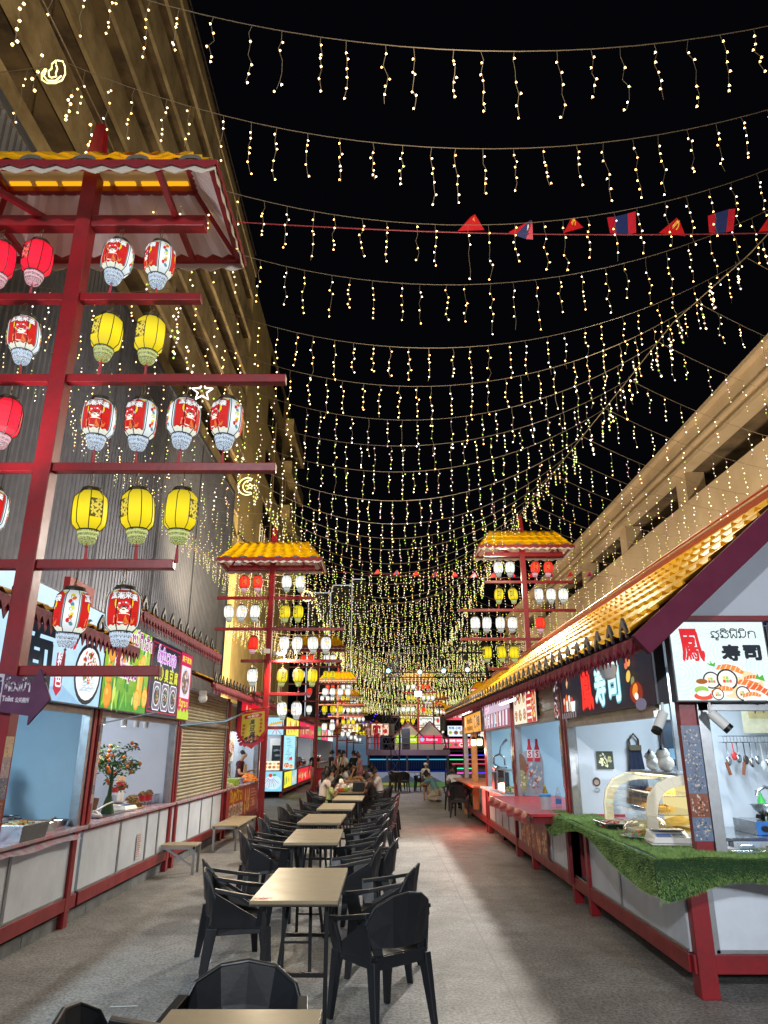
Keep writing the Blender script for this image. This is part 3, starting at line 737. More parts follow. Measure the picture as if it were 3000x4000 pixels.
tower(4.2, 62, .0, -1, 'red lantern tower in front of the bright menu boards', 'menu board tower', detail=False)

# ------------------------------------------------------------------ string lights
SW = mat('string_wire', '#7a6a52', .6, emit=.06)  # slight emission stands in for bulb light falling on the wire
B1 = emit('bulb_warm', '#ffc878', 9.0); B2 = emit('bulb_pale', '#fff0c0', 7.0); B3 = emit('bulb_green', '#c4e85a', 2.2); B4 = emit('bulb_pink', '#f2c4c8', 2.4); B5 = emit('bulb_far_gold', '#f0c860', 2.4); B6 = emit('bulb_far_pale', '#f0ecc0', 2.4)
def strand(m, p, L, rb, rw, q, far, n=6, sway=.016):
    pts = [Vector(p)]
    for k in range(n): pts.append(Vector((p[0]+q.uniform(-1, 1)*sway, p[1]+q.uniform(-1, 1)*sway, p[2]-L*(k+1)/n)))
    m.tube(pts, rw, 3, 0, cap=False)
    for k in range(1, n+1):
        c = pts[k]+Vector((q.uniform(-1, 1)*.012, q.uniform(-1, 1)*.012, q.uniform(-.02, .02)))
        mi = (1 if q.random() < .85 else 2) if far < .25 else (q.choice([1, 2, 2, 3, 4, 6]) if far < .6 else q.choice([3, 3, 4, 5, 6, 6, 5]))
        if q.random() < .11: continue
        if far < .15:
            m.add([c+Vector(v)*rb*q.uniform(.85, 1.2) for v in ((0,0,.9),(1,0,-.5),(-.5,.9,-.5),(-.5,-.9,-.5))], [(0,1,2),(0,2,3),(0,3,1),(1,3,2)], mi)
            m.octa(c, rb*.8, mi, 1.3)
        else: m.octa(c, rb, mi, 1.2)
def light_string(name_i, A, B, sag, label, group, parts, spacing=.24, L=.4, seed=0, skip=.0):
    q = random.Random(seed); ph = q.uniform(-.5, .5); A = Vector(A); B = Vector(B); ln = (B-A).length; n = int(ln/spacing); yav = (A.y+B.y)/2
    t = thing('light_string', label, 'string lights', A, 0, group)
    L *= 1.08; far = min(1, max(0, (yav-4)/16)); rb = (.0085 if yav < 6 else .0085+.00034*(yav-6)); rb = min(rb, .027); rw = .0019+.00009*yav; rw = min(rw, .005)
    def P(u): return A.lerp(B, u)-Vector((0, 0, sag*4*u*(1-u)))
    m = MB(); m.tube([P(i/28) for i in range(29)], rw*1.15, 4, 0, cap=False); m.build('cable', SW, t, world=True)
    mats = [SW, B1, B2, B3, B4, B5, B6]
    m = MB()
    for i in range(1, n):
        if q.random() < skip: continue
        u = (i+ph+q.uniform(-.15, .15))/n
        mm = MB() if parts else m
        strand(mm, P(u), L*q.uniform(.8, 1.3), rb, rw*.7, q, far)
        if parts: mm.build('light_strand', mats, t, world=True)
    if not parts and m.v: o = m.build('light_strands', mats, t, world=True); o['kind'] = 'stuff'
    return t
ys = [3.27, 4.04, 4.84, 5.65, 6.77, 7.64, 8.57, 9.66, 10.7, 11.9]
while ys[-1] < 105: ys.append(ys[-1]+(1.0 if ys[-1] < 24 else 1.25 if ys[-1] < 50 else 2.0))
def cabL(y): return 6.66-.10*math.sin(PI*max(0, min(1, (y-4.6)/11)))
def cabR(y): return 7.1 if y < 9 else 7.1+.18*min(1, (y-9)/8)
def cabX(y):
    P = [(0, 5.0), (3, 4.7), (6.8, 4.25), (8.2, 3.9), (12, 3.7), (17, 3.45)]
    for (a, xa), (b, xb) in zip(P, P[1:]):
        if y <= b: return xa+(xb-xa)*(y-a)/(b-a)
    return 3.45
for i, y in enumerate(ys):
    zl = cabL(y); zr = cabR(y) if y < 24 else 6.95
    sag = (zl+zr)/2-5.87+rnd.uniform(-.12, .12)*(y > 9); xr = cabX(y) if y < 26 else min(9.5, 3.45+(y-26)*.16); xl = -2.45 if y < 40 else max(-5.5, -2.45-(y-40)*.08)
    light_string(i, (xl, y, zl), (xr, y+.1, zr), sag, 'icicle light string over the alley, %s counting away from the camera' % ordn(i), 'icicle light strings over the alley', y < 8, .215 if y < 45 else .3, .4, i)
    if y < 42:
        light_string(i, (-2.45, y, zl), (-6.6 if y < 29 else -8.4, y+.6, 8.2 if y < 29 else 7.8), .45, 'icicle light string from the lantern poles to the metal shed, %s along' % ordn(i), 'icicle light strings on the shed side', False, .27, .4, 100+i, .12)
        if y > 3.5: light_string(i, (cabX(y), y+.1, zr), (9.8, y+1.2, 6.4), .55, 'icicle light string from the lantern poles to the sandy building, %s along' % ordn(i), 'icicle light strings on the sandy building side', False, .27, .4, 200+i, .1)
def cable(pts, label, r=.006):
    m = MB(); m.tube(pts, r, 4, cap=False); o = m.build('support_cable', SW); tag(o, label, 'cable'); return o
cable([(-2.45, -5, 6.75), (-2.43, 0, 6.5), (-2.38, 4.6, 6.66), (-2.45, 10, 6.5), (-2.54, 15.68, 6.56), (-2.66, 23, 6.4), (-2.78, 30.3, 6.6), (-2.85, 45, 6.6)], 'bundled cable joining the tower tops on the shed side')
cable([(cabX(k), k, cabR(k)) for k in (0, 3, 5, 6.8, 8.2, 10, 12, 14.5, 17)]+[(3.4, 30, 6.95), (3.4, 45, 6.9)], 'bundled cable joining the tower tops above the yellow roof')
# dense extra strand clusters wound along the two long cables
for side, X, lab in ((-1, -2.45, 'tangle of icicle lights running along the cable on the shed side'), (1, 3.45, 'tangle of icicle lights running along the cable above the yellow roof')):
    t = thing('light_tangle', lab, 'string lights', (X, 4, 6.5)); m = MB(); q = random.Random(3+side); y = 3.0 if side < 0 else 4.6
    while y < 44:
        z = (cabL(y) if side < 0 else cabR(y)); strand(m, ((X if side < 0 else cabX(y))+q.uniform(-.12, .12), y, z), q.uniform(.3, .55), min(.03, .011+.0005*y), .003+.0001*y, q, min(1, y/20)); y += q.uniform(.2, .5)*(1+y/40)
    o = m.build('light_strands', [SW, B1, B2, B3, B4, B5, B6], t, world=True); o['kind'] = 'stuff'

# ------------------------------------------------------------------ bunting
def flag_line(y, z0, z1, x0, x1, flags, label, s=1):
    c = MB(); f = lambda x: z0+(z1-z0)*(x-x0)/(x1-x0)-.12*math.sin(PI*(x-x0)/(x1-x0))
    c.tube([(x0+(x1-x0)*i/20, y, f(x0+(x1-x0)*i/20)) for i in range(21)], .004*s, 4, cap=False); o = c.build('bunting_cord', mat('red_cord', '#a0343c', .6, emit=.05)); tag(o, label, 'cord')
    for i, (x, kind, rot, fl) in enumerate(flags):
        A = Art(.0006); w, h = .17*s, .22*s
        nx = 6; tri = fl > 1.05 or fl == 1
        if kind == 'L':
            for a, b, col in ((0, .27, '#c2202c'), (.27, .73, '#2c3560'), (.73, 1, '#c2202c')): A.grid(0+w*0, h*0, w, h, col, 1) if 0 else A.poly([(a*w*1.25, 0), (b*w*1.25, 0), (b*w*1.25, h*.8), (a*w*1.25, h*.8)], col, False)
            A.ell(w*.625, h*.42, w*.22, w*.22, '#e8dcc8')
        else:
            A.poly([(0, 0), (w*1.25, 0), (w*1.25, h*.8), (0, h*.8)], '#c81e22')
            A.ring(w*.62, h*.4, w*.22, w*.07, '#e8b420', 12, -2.2, 1.7); A.stroke([(w*.42, h*.2), (w*.8, h*.58)], w*.07, '#e8b420'); A.stroke([(w*.40, h*.42), (w*.58, h*.6)], w*.12, '#e8b420')
        zz = f(x); c_, s_ = math.cos(rot), math.sin(rot)
        def mp(u, v, ww, x=x, zz=zz, fl=fl, c_=c_, s_=s_):
            b = math.sin(v*14*fl+u*9)*.03*s; kk = 1-.85*(v/(h*.8)) if tri else 1; u = u*kk+(v*.45 if tri else 0); v = v*(.72 if tri else 1)+.0*b
            return Vector((x+u*c_-v*s_*.6+(v*.35*fl), y+b-.02-ww, zz+(v*c_+u*s_*.5)*(1 if fl != 2 else .5)))
        o = A.build('flag', FLAGM, None, mp)
        o.location = (0, 0, 0)
        tag(o, ('striped flag with pale disc' if kind == 'L' else 'red hammer and sickle flag')+', %s on the %s' % (ORD[i], 'closer cord' if y < 10 else 'cord behind the golden roof tower'), 'flag', 'little flags on cords')
FLAGM = art_mat('flag_cloth', .35, 'print')
flag_line(5.5, 6.5, 6.32, -2.4, 4.6, [(.70, 'H', .25, 1), (1.18, 'L', -.5, 1.1), (1.70, 'H', .7, 1.2), (2.14, 'L', .2, .4), (2.60, 'H', -.1, 1.3), (3.08, 'L', .35, .9), (3.55, 'H', .3, 1)], 'thin red cord of flags nearest the camera', 1.25)
flag_line(19.6, 6.5, 6.3, -2.6, 6.4, [(-.3+.55*k, 'HL'[k % 2], .3, 1) for k in range(12)], 'thin red cord of flags crossing behind the roof tower', 1.0)
# ------------------------------------------------------------------ stalls
CLOTHR = mat('red_vinyl_cloth', '#b5323a', .3, var=.2, scale=6)
COUNTER = mat('printed_counter_film', '#a9a9b4', .25, dark='#b06a70', scale=5)
def stall(name, label, side, xf, xb, y0, y1, wall, legs, strips, panels=True, over=.06, top=None, floor=.27, head=2.02, roofz=2.5, shutter=.0, ends=(True, True), hbeam=True, topz=.9, skip=(), back=True, posts=(True, True)):
    t = thing(name, label, 'food stall', (xf, y0, 0)); s = side
    X = lambda a: xf+s*a       # depth into the stall
    def bx(m, a, b, ya, yb, za, zb, mi=0): m.box(min(X(a), X(b)), max(X(a), X(b)), ya, yb, za, zb, mi)
    m = MB(); bx(m, -.02, .06, y0, y1, .15, .27); bx(m, 0, .05, y0, y1, topz-.07, topz-.035); m.build('base_beam', RED, t, world=True, bevel=.004)
    for yy in legs:
        m = MB(); bx(m, -.025, .075, yy-.05, yy+.05, 0, topz-.035); m.build('leg', RED, t, world=True, bevel=.004)
        m = MB(); bx(m, .7, .8, yy-.05, yy+.05, 0, floor); m.build('leg', REDD, t, world=True)
    if panels:
        ed = sorted([y0]+list(strips)+list(legs)+[y1])
        for a, b in zip(ed, ed[1:]):
            if b-a < .15 or any(a <= k <= b for k in skip): continue
            m = MB(); bx(m, 0.005, .04, a+.012, b-.012, .275, topz-.072); m.build('counter_panel', PANEL, t, world=True, bevel=.003)
        m = MB()
        for yy in strips: bx(m, -.006, .003, yy-.022, yy+.022, .272, topz-.07)
        for a, b in zip(ed, ed[1:]):
            if b-a > .15: bx(m, -.004, .004, a+.02, b-.02, .272, .29)
        m.build('panel_trim', ALU, t, world=True)
    m = MB(); bx(m, -over, .62, y0+.003, y1-.003, topz-.035, topz); m.build('countertop', top or COUNTER, t, world=True, bevel=.006)
    m = MB(); bx(m, .0, abs(xb-xf), y0, y1, floor-.05, floor); m.build('floor', GREY, t, world=True)
    if back:
        m = MB(); bx(m, abs(xb-xf), abs(xb-xf)+.05, y0, y1, 0, roofz+.1); 
        m.build('back_wall', wall, t, world=True)
        m = MB()
        for k in range(int((y1-y0)/1.0)+1): bx(m, abs(xb-xf)-.004, abs(xb-xf)+.01, y0+k*1.0, y0+k*1.0+.012, floor, roofz)
        m.build('wall_joint', ALU, t, world=True)
    for e, yy in zip(ends, (y0, y1-.05)):
        if e:
            m = MB(); bx(m, .1, abs(xb-xf), yy, yy+.05, floor, roofz+.05); m.build('side_wall', wall, t, world=True)
    m = MB(); bx(m, .02, abs(xb-xf), y0, y1, roofz, roofz+.05); m.build('ceiling', PANEL, t, world=True)
    for yy, c in [k for k, on in zip(((y0, 1), (y1-.16, -1)), posts) if on]:
        m = MB(); bx(m, .0, .07, yy+(.08 if c > 0 else 0), yy+(.16 if c > 0 else .08), topz, roofz); bx(m, .0, .12, yy+.07, yy+.09, topz, roofz); m.build('guide_rail', ALU, t, world=True, bevel=.003)
        m = MB(); bx(m, -.015, .075, yy+(0 if c > 0 else .08), yy+(.08 if c > 0 else .16), topz, roofz+.05); m.build('post', RED, t, world=True, bevel=.003)
    if hbeam:
        m = MB(); bx(m, -.0, .07, y0+.16, y1-.16, head-.03, head+.02); m.build('header_rail', ALU, t, world=True)
        m = MB(); zz = roofz
        n = int((roofz-head)/.05)
        for k in range(n): bx(m, .02+(.012 if k % 2 else 0), .05, y0+.16, y1-.16, head+.02+k*.05, head+.02+k*.05+.05)
        m.build('rolled_shutter', SHUT, t, world=True)
    return t
LAMPC = (.80, .91, 1.0)
LCASE = emit('tube_lamp', '#e8f4ff', 3.0)
def stall_light(side, xf, y0, y1, e, col=LAMPC, z=2.46, dx=1.3):
    x = xf+side*dx; yc = (y0+y1)/2; ln = min(2.2, (y1-y0)*.5)
    lamp('AREA', 'ceiling_lamp', (x, yc, z), e, col, .35, sy=ln)
XL = -3.12
# left row
stall('noodle_stall', 'noodle stall under the white lit sign with pale blue walls', -1, XL, -5.6, 1.2, 7.95, WALLB, [3.6, 5.2, 7.75], [2.4, 4.4, 6.5], roofz=2.62)
stall('juice_stall', 'white walled stall under the orange juice sign with a little orange tree on its counter', -1, XL, -5.2, 8.0, 11.2, WALLW, [11.1], [9.1, 10.1, 10.6], roofz=2.9)
s3 = stall('shuttered_stall', 'closed stall with its cream roller shutter pulled down', -1, XL, -5.2, 11.25, 14.75, WALLW, [11.4, 14.6], [12.2, 13.0, 13.8], roofz=2.55, hbeam=False, back=False)
m = MB(); y = 11.42; n = 0
for k in range(32):
    z = .9+k*.052; P = [(-3.155, z), (-3.135, z+.012), (-3.13, z+.03), (-3.14, z+.046), (-3.155, z+.052)]
    m.add([(px, yy, pz) for px, pz in P for yy in (11.42, 14.55)], [(i*2, i*2+1, i*2+3, i*2+2) for i in range(4)])
m.build('roller_shutter', SHUT, s3, world=True)
MB().box(-3.2, -3.08, 11.4, 14.6, 2.02, 2.07).build('header_rail', ALU, s3, world=True)
s4 = stall('skewer_stall', 'stall with two cooks and a red menu banner wrapped round its counter', -1, XL, -5.4, 14.8, 18.6, WALLB, [14.95, 18.5], [], roofz=2.5, ends=(True, False))
def counter_gutter(y0, y1, X, label):
    m = MB(); m.box(X-.03, X, y0, y1, 0, .105); m.box(X-.05, X+.012, y0, y1, .105, .115)
    for k in range(int((y1-y0)/1.4)): m.box(X-.005, X+.004, y0+k*1.4, y0+k*1.4+.012, 0, .105)
    o = m.build('kerb', mat('grey_kerb', '#7c7f80', .6, dark='#55585a', scale=3)); tag(o, label, 'kerb'); return o
counter_gutter(0, 15.0, -3.16, 'low grey edging board running along the stalls on the shed side')
MB_ = MB(); 
for yy, w in ((1.2, 9.9),): pass
stall_light(-1, XL, 1.2, 7.9, 170, (.62, .84, 1.0)); stall_light(-1, XL, 8.0, 11.2, 40, (.86, .9, 1.0), 2.8); stall_light(-1, XL, 15, 18.4, 70, (.75, .88, 1.0))
# next row on the left, past the side lane
s5 = stall('fish_stall', 'corner stall with lit pictures of grilled fish above and below its counter', -1, -3.62, -5.8, 26.7, 31.0, WALLW, [26.75, 30.9], [], panels=False, top=STEEL, roofz=2.75, ends=(False, True), hbeam=False)
s6 = stall('grill_stall', 'grill stall with red lit counter front in the second row', -1, -3.62, -5.8, 31.05, 38.0, WALLW, [31.1, 37.9], [], panels=False, top=STEEL, roofz=2.75, hbeam=False)
s7 = stall('far_stall', 'distant stalls at the end of the second row, with lit menus', -1, -3.62, -5.8, 38.05, 52.0, WALLW, [38.2, 51.9], [42, 46], roofz=2.75, hbeam=False)
for a, b, e in ((26.9, 30.9, 60), (31.1, 37.9, 70), (38.1, 52, 90)): stall_light(-1, -3.62, a, b, e, (.85, .93, 1), 2.7)
# right row
XR = 2.18
r1 = stall('sushi_stall', 'sushi stall on the corner with artificial grass over its counter', 1, XR, 5.2, 5.75, 8.92, WALLW, [8.3], [7.25], over=.12, roofz=2.6, ends=(False, False), head=1.92, skip=(8.6,), posts=(False, True))
MB().box(3.3, 3.35, 8.4, 8.45, .27, 2.5).build('post', ALU, r1, world=True)
MB().box(2.3, 5.2, 8.87, 8.92, .27, 2.6).build('side_wall', WALLW, r1, world=True)
# front side of the corner, facing the camera
m = MB(); m.box(2.18, 6, 5.7, 5.78, .15, .27); m.box(2.25, 6, 5.72, 5.76, .83, .865); m.build('base_beam', RED, r1, world=True, bevel=.004)
MB().box(2.2, 2.33, 5.68, 5.81, 0, .9).build('leg', RED, r1, world=True, bevel=.005)
MB().box(3.9, 4.02, 5.68, 5.81, 0, .9).build('leg', RED, r1, world=True, bevel=.005)
for a, b in ((2.36, 3.1), (3.13, 3.87)):
    MB().box(a, b, 5.73, 5.76, .275, .83).build('counter_panel', PANEL, r1, world=True, bevel=.003)
m = MB(); 
for a, b in ((2.34, 2.385), (3.09, 3.135)): m.box(a, b, 5.722, 5.729, .27, .83)
m.box(2.36, 3.87, 5.722, 5.729, .272, .295); m.build('panel_trim', ALU, r1, world=True)
m = MB().box(2.31, 2.44, 5.72, 5.80, .9, 2.6); m.build('post', RED, r1, world=True, bevel=.004)
m = MB().box(2.445, 2.53, 5.70, 5.76, .9, 2.0); m.box(2.45, 5, 5.70, 5.76, 1.93, 2.0); m.build('guide_rail', ALU, r1, world=True, bevel=.003)
m = MB().box(2.2, 6, 5.5, 6.0, .87, .9); m.build('countertop', COUNTER, r1, world=True)
r2 = stall('red_counter_stall', 'stall with a red vinyl counter and a printed menu on its front', 1, XR, 4.6, 8.97, 12.45, WALLB, [8.95, 11.3], [10.0], over=.08, top=CLOTHR, roofz=2.55, ends=(False, True))
m = MB(); m.box(1.7, 2.8, 8.86, 12.2, .895, .93); r2t = m.build('vinyl_top', CLOTHR, r2, world=True, bevel=.006)
m = MB(); n = 40; vs = []
for i in range(n+1):
    y = 9.0+3.2*i/n
    for j in range(5):
        z = .93-.13*j/4; x = 1.695-.012*math.sin(i*.9)*j-.03*(j > 0)*math.sin(j*.8); vs.append((x, y, z+(.012*math.sin(i*.7) if j == 4 else 0)))
m.add(vs, [(i*5+j, i*5+j+1, i*5+6+j, i*5+5+j) for i in range(n) for j in range(4)]); m.build('vinyl_overhang', CLOTHR, r2, smooth=True, world=True)
m = MB(); m.box(2.12, 2.3, 8.9, 9.0, .2, .9); m.box(1.74, 2.7, 8.9, 8.94, .82, .895); m.build('end_frame', REDD, r2, world=True)
r3 = stall('snack_stall', 'stall with a small glass food case on a white counter', 1, XR, 4.6, 12.5, 15.9, WALLB, [12.6, 15.8], [13.4, 14.1, 14.9], over=.16, top=PANEL, roofz=2.55, ends=(False, True))
r4 = stall('crepe_stall', 'stall under the orange sign with a bare timber post', 1, XR, 4.4, 15.95, 20.4, WALLB, [16.1], [16.9], over=.3, top=mat('orange_counter', '#c8643c', .3, var=.2), roofz=2.5, ends=(False, False), hbeam=False, skip=(17.5, 19), back=False)
MB().box(2.13, 2.27, 18.1, 18.24, .27, 2.05).build('post', WOOD, r4, world=True, bevel=.005)
MB().box(2.13, 2.5, 20.2, 20.3, 0, .9).build('post', WOOD, r4, world=True)
for a, b, e in ((6.1, 8.9, 78), (9, 12.4, 62), (12.6, 15.8, 62), (16, 20.3, 40)): stall_light(1, XR, a, b, e, (.72, .88, 1.0), 2.5, 1.4)

# pillar posters: strips of food photos stuck on the red posts
def poster(loc, u, v, w, h, seed, label, name='poster', pal=None, tint=None):
    A = Art(); q = random.Random(seed); n = max(1, int(h/w/1.1))
    for k in range(n):
        y0 = h*k/n; y1 = h*(k+1)/n; bg = q.choice(['#c9b49a', '#3a3f55', '#8a5a48', '#d8cfc4', '#5a6a80', '#b8707a'])
        A.rect(0, y0, w, y1, bg); cp = q.choice([['#e0c8a0', '#d8b088', '#b87850'], ['#8a4a30', '#c87850', '#5a3428'], ['#b8a8b0', '#d0c8cc', '#8a7888'], ['#c8a0a0', '#a86868', '#e0c8c0'], ['#6a7a94', '#8a94a8', '#4a5268']]); A.rect(0, y0, w, y1, cp[0]); A.food(w/2, (y0+y1)/2, w*.45, (y1-y0)*.45, cp+['#d8ccb8'], 90, .12, seed+k)
    o = A.build(name, PRINT, None, plane((0,0,0), u, v)); o.location = loc; tag(o, label, 'poster', 'posters stuck on the stall posts'); return o
poster((2.30, 5.71, 1.0), (1, 0, 0), (0, 0, 1), .14, .82, 3, 'tall strip of food photos on the post beside the sushi display case')
poster((2.155, 9.06, 1.2), (0, -1, 0), (0, 0, 1), .1, .72, 5, 'strip of food photos on the post between the sushi stall and red counter')
poster((2.155, 12.60, 1.1), (0, -1, 0), (0, 0, 1), .1, .8, 9, 'strip of food photos on the post beyond the red counter')
poster((-3.10, 8.02, 1.1), (0, 1, 0), (0, 0, 1), .075, .8, 12, 'strip of pink food photos on the post left of the orange tree')
poster((-3.10, 11.28, 1.15), (0, 1, 0), (0, 0, 1), .075, .75, 14, 'strip of food photos on the post beside the closed shutter')
poster((-2.305, 4.50, 1.0), (0, 1, 0), (0, 0, 1), .1, .72, 17, 'wrinkled food photo strip wrapped on the tower pole below the toilet arrow')

# ------------------------------------------------------------------ roofs and fringes
def eave(side, X, z, y0, y1, name, label, depth=.55, rise=.28, fin=.36, dark=False):
    t = thing(name, label, 'awning roof', (X, y0, z))
    m = MB(); a = (X, y0, z); b = (X, y1, z); c = (X+side*depth, y1, z+rise); d = (X+side*depth, y0, z+rise)
    wave_sheet(m, a, b, c, d, int((y1-y0)/.2), 2, lift=.02); m.build('tiles', YEL, t, smooth=True, world=True)
    m = MB(); m.slab([a, b, c, d], (0, 0, .02)); m.beam(Vector(a)+Vector((0,0,-.02)), Vector(b)+Vector((0,0,-.02)), .04, .07); m.build('eave_board', REDD, t, world=True)
    m = MB(); scallop(m, (X-side*.03, y0, z-.01), (X-side*.03, y1, z-.01), int((y1-y0)/.105), .15, .008, pointed=True)
    scallop(m, (X-side*.045, y0+.05, z+.01), (X-side*.045, y1+.05, z+.01), int((y1-y0)/.105), .12, .008, pointed=True); m.build('fringe', mat('maroon_fringe', '#8a1c38', .6, dark='#5a2030', spec=.2, scale=14), t, world=True)
    m = MB(); n = int((y1-y0)/fin)
    for i in range(n): 
        c0 = Vector((X-side*.03, y0+.1+i*fin, z+.05)); m.slab([c0+Vector(v) for v in ((0,-.075,-.02),(0,-.085,.03),(0,-.045,.085),(0,0,.135),(0,.045,.085),(0,.085,.03),(0,.075,-.02),(0,.045,0),(0,.03,.05),(0,0,.07),(0,-.03,.05),(0,-.045,0))], (.02, 0, 0))
    m.build('roof_finial', mat('dark_tile_cap', '#34323a', .35, var=.3), t, world=True)
    return t
eave(-1, -2.72, 2.68, 1.0, 7.75, 'awning', 'low tiled awning edge with maroon fringe over the white noodle sign', depth=.3, rise=.14, fin=.8)
eave(-1, -2.72, 3.10, 7.75, 11.7, 'awning', 'higher tiled awning edge with maroon fringe over the juice and tofu signs', depth=.3, rise=.12)
eave(-1, -2.80, 2.66, 11.75, 15.3, 'awning', 'tiled awning edge with fringe above the closed shutter', depth=.6, rise=.26, fin=.3)
eave(-1, -2.80, 2.70, 15.4, 18.7, 'awning', 'tiled awning edge with fringe above the two cooks', depth=.6, rise=.26, fin=.3)
for i, (a, b) in enumerate(((26.4, 31), (31.1, 38), (38.2, 52))):
    eave(-1, -3.3, 2.85, a, b, 'awning', ['tiled awning with fringe over the fish sign stall', 'tiled awning with fringe over the red grill stall', 'tiled awning with fringe on the most distant stalls'][i], depth=.7, rise=.3, fin=.5)
# red frame standing behind the low awning
t = thing('roof_frame', 'open red steel gable frame above the noodle stall', 'roof frame', (-4.3, 1, 2.6))
m = MB(); m.beam((-4.3, 0, 3.52), (-4.3, 10.9, 3.54), .1, .14); m.build('ridge_beam', RED, t, world=True)
for yy in (2.2, 4.5, 6.3, 7.7, 10.8): MB().beam((-4.3, yy, 2.6), (-4.3, yy, 3.5), .09, .09).build('post', RED, t, world=True)
m = MB(); m.beam((-3.2, 0, 2.9), (-3.2, 7.7, 2.9), .05, .06)
for yy in (2.2, 4.5, 6.3, 7.7): m.beam((-2.8, yy, 2.72), (-4.3, yy, 3.46), .05, .06)
m.build('rafter', RED, t, world=True)
m = MB(); P = [( -4.35-2.2*(k % 2)*0, 0, 0) for k in range(1)]; vs = []
for i in range(120):
    yy = .2+i*.09; h = .02*(i % 2); vs += [(-4.35, yy, 3.44+h), (-6.6, yy, 2.75+h)]
m.add(vs, [(i*2, i*2+1, i*2+3, i*2+2) for i in range(119)]); m.build('sheet_roof', CORR, t, world=True)
o = MB().box(-3.62, -3.55, 7.8, 8.5, 2.95, 3.5).build('side_panel', mat('red_box_panel', '#a81820', .5), t, world=True)

# main yellow roof on the right
t = thing('tiled_roof', 'long golden tiled gable roof with maroon fringe over the sushi side stalls', 'roof', (1.9, 5.2, 2.4))
EA, EB, RB_, RA = (1.88, 5.22, 2.43), (1.92, 22.6, 2.62), (3.42, 22.6, 3.72), (3.42, 5.22, 3.70)
m = MB(); wave_sheet(m, EA, EB, RB_, RA, 82, 7, amp=.03, step=.03, seg=8, lift=.03); m.build('tiles', YEL, t, smooth=True, world=True)
m = MB(); m.slab([EA, EB, RB_, RA], (0, 0, .03)); m.slab([(3.42, 5.22, 3.7), (3.42, 22.6, 3.7), (5.2, 22.6, 2.4), (5.2, 5.22, 2.4)], (0, 0, .03)); m.build('roof_deck', mat('red_brown_deck', '#5a1f22', .6), t, world=True)
m = MB(); m.beam((1.86, 5.15, 2.36), (3.42, 5.15, 3.68), .06, .17); m.beam((3.42, 5.15, 3.68), (5.3, 5.15, 2.3), .06, .17); m.build('barge_board', mat('plum_board', '#5a1430', .6, var=.15, spec=.2), t, world=True, bevel=.006)
m = MB(); m.tube([(3.42, 5.2, 3.78), (3.42, 22.6, 3.80)], .05, 8); m.tube([(3.37, 5.2, 3.84), (3.37, 22.6, 3.85)], .015, 5); m.build('ridge_cap', mat('ridge_orange', '#b4552a', .5), t, world=True)
m = MB(); m.beam((1.9, 5.2, 2.38), (1.94, 22.6, 2.57), .05, .09); m.build('eave_board', REDD, t, world=True)
m = MB(); n = 158
for i in range(n):
    y = 5.25+i*.11; z = 2.41+.19*(y-5.2)/17.4; x = 1.85+.04*(y-5.2)/17.4; j = .01*math.sin(i*3.7)
    for dx, dz, dd in ((0, 0, .14), (-.012, .015, .115)):
        m.slab([(x+dx, y, z+dz), (x+dx, y+.11, z+dz), (x+dx, y+.11, z+dz-.06), (x+dx+j, y+.055, z+dz-dd), (x+dx, y, z+dz-.06)], (.006, 0, 0))
m.build('fringe', mat('maroon_fringe', '#8a1c38', .6, spec=.2), t, world=True)
m = MB(); y = 5.45
while y < 22.4:
    z = 2.47+.19*(y-5.2)/17.4; x = 1.85+.04*(y-5.2)/17.4; c0 = Vector((x, y, z))
    m.slab([c0+Vector(v)*1.0 for v in ((0,-.075,-.03),(0,-.085,.03),(0,-.05,.085),(0,0,.14),(0,.05,.085),(0,.085,.03),(0,.075,-.03),(0,.05,0),(0,.03,.045),(0,0,.07),(0,-.03,.045),(0,-.05,0))], (.022, 0, 0)); y += .345
m.build('roof_finial', mat('dark_tile_cap', '#34323a'), t, world=True)
m = MB(); m.slab([(2.3, 5.62, 2.62), (5.0, 5.62, 2.62), (5.0, 5.62, 2.7), (3.42, 5.62, 3.66), (2.3, 5.62, 2.72)], (0, .03, 0)); m.build('gable_panel', mat('grey_gable', '#b4bac4', .5, var=.1, scale=1), t, world=True)
MB().beam((2.3, 5.58, 2.63), (5.0, 5.58, 2.63), .05, .04).build('gable_rail', REDD, t, world=True)
m = MB(); m.beam((2.0, 22.4, 2.55), (2.0, 22.4, 2.9), .1, .1); m.sphere((1.95, 22.5, 2.78), .09, n=10, m=7, sc=(1.3, 1, 1)); m.tube([(1.95, 22.5, 2.8), (1.85, 22.5, 2.95), (1.7, 22.5, 2.98), (1.6, 22.5, 2.9)], [.05, .045, .03, .01], 6); m.build('eave_ornament', YEL, t, world=True)

# ------------------------------------------------------------------ lit signs
BOX = mat('sign_box', '#4a4c52', .5)
def lightbox(name, label, o, u, w, h, A, d=.1, m_=None):
    """o = lower left corner of the face, u = reading direction"""
    t = thing(name, label, 'lit sign', o); u = Vector(u); n = u.cross(Vector((0,0,1)))
    b = MB(); c = u*(w/2)+Vector((0,0,h/2))-n*(d/2+.002)
    ux = abs(u.x) > .5
    b.cbox(c, (w+.02, d, h+.02) if ux else (d, w+.02, h+.02)); b.build('housing', BOX, t)
    A.build('lit_face', m_ or GLOW, t, plane((0,0,0), u, (0,0,1), n)); return t
def grad(A, w, h, c0, c1, n=10):
    c0 = hexc(c0); c1 = hexc(c1); A.L += 1
    for i in range(n):
        k = i/(n-1); c = tuple(a*(1-k)+b*k for a, b in zip(c0, c1)); A.poly([(0, h*i/n), (w, h*i/n), (w, h*(i+1)/n), (0, h*(i+1)/n)], c, False)
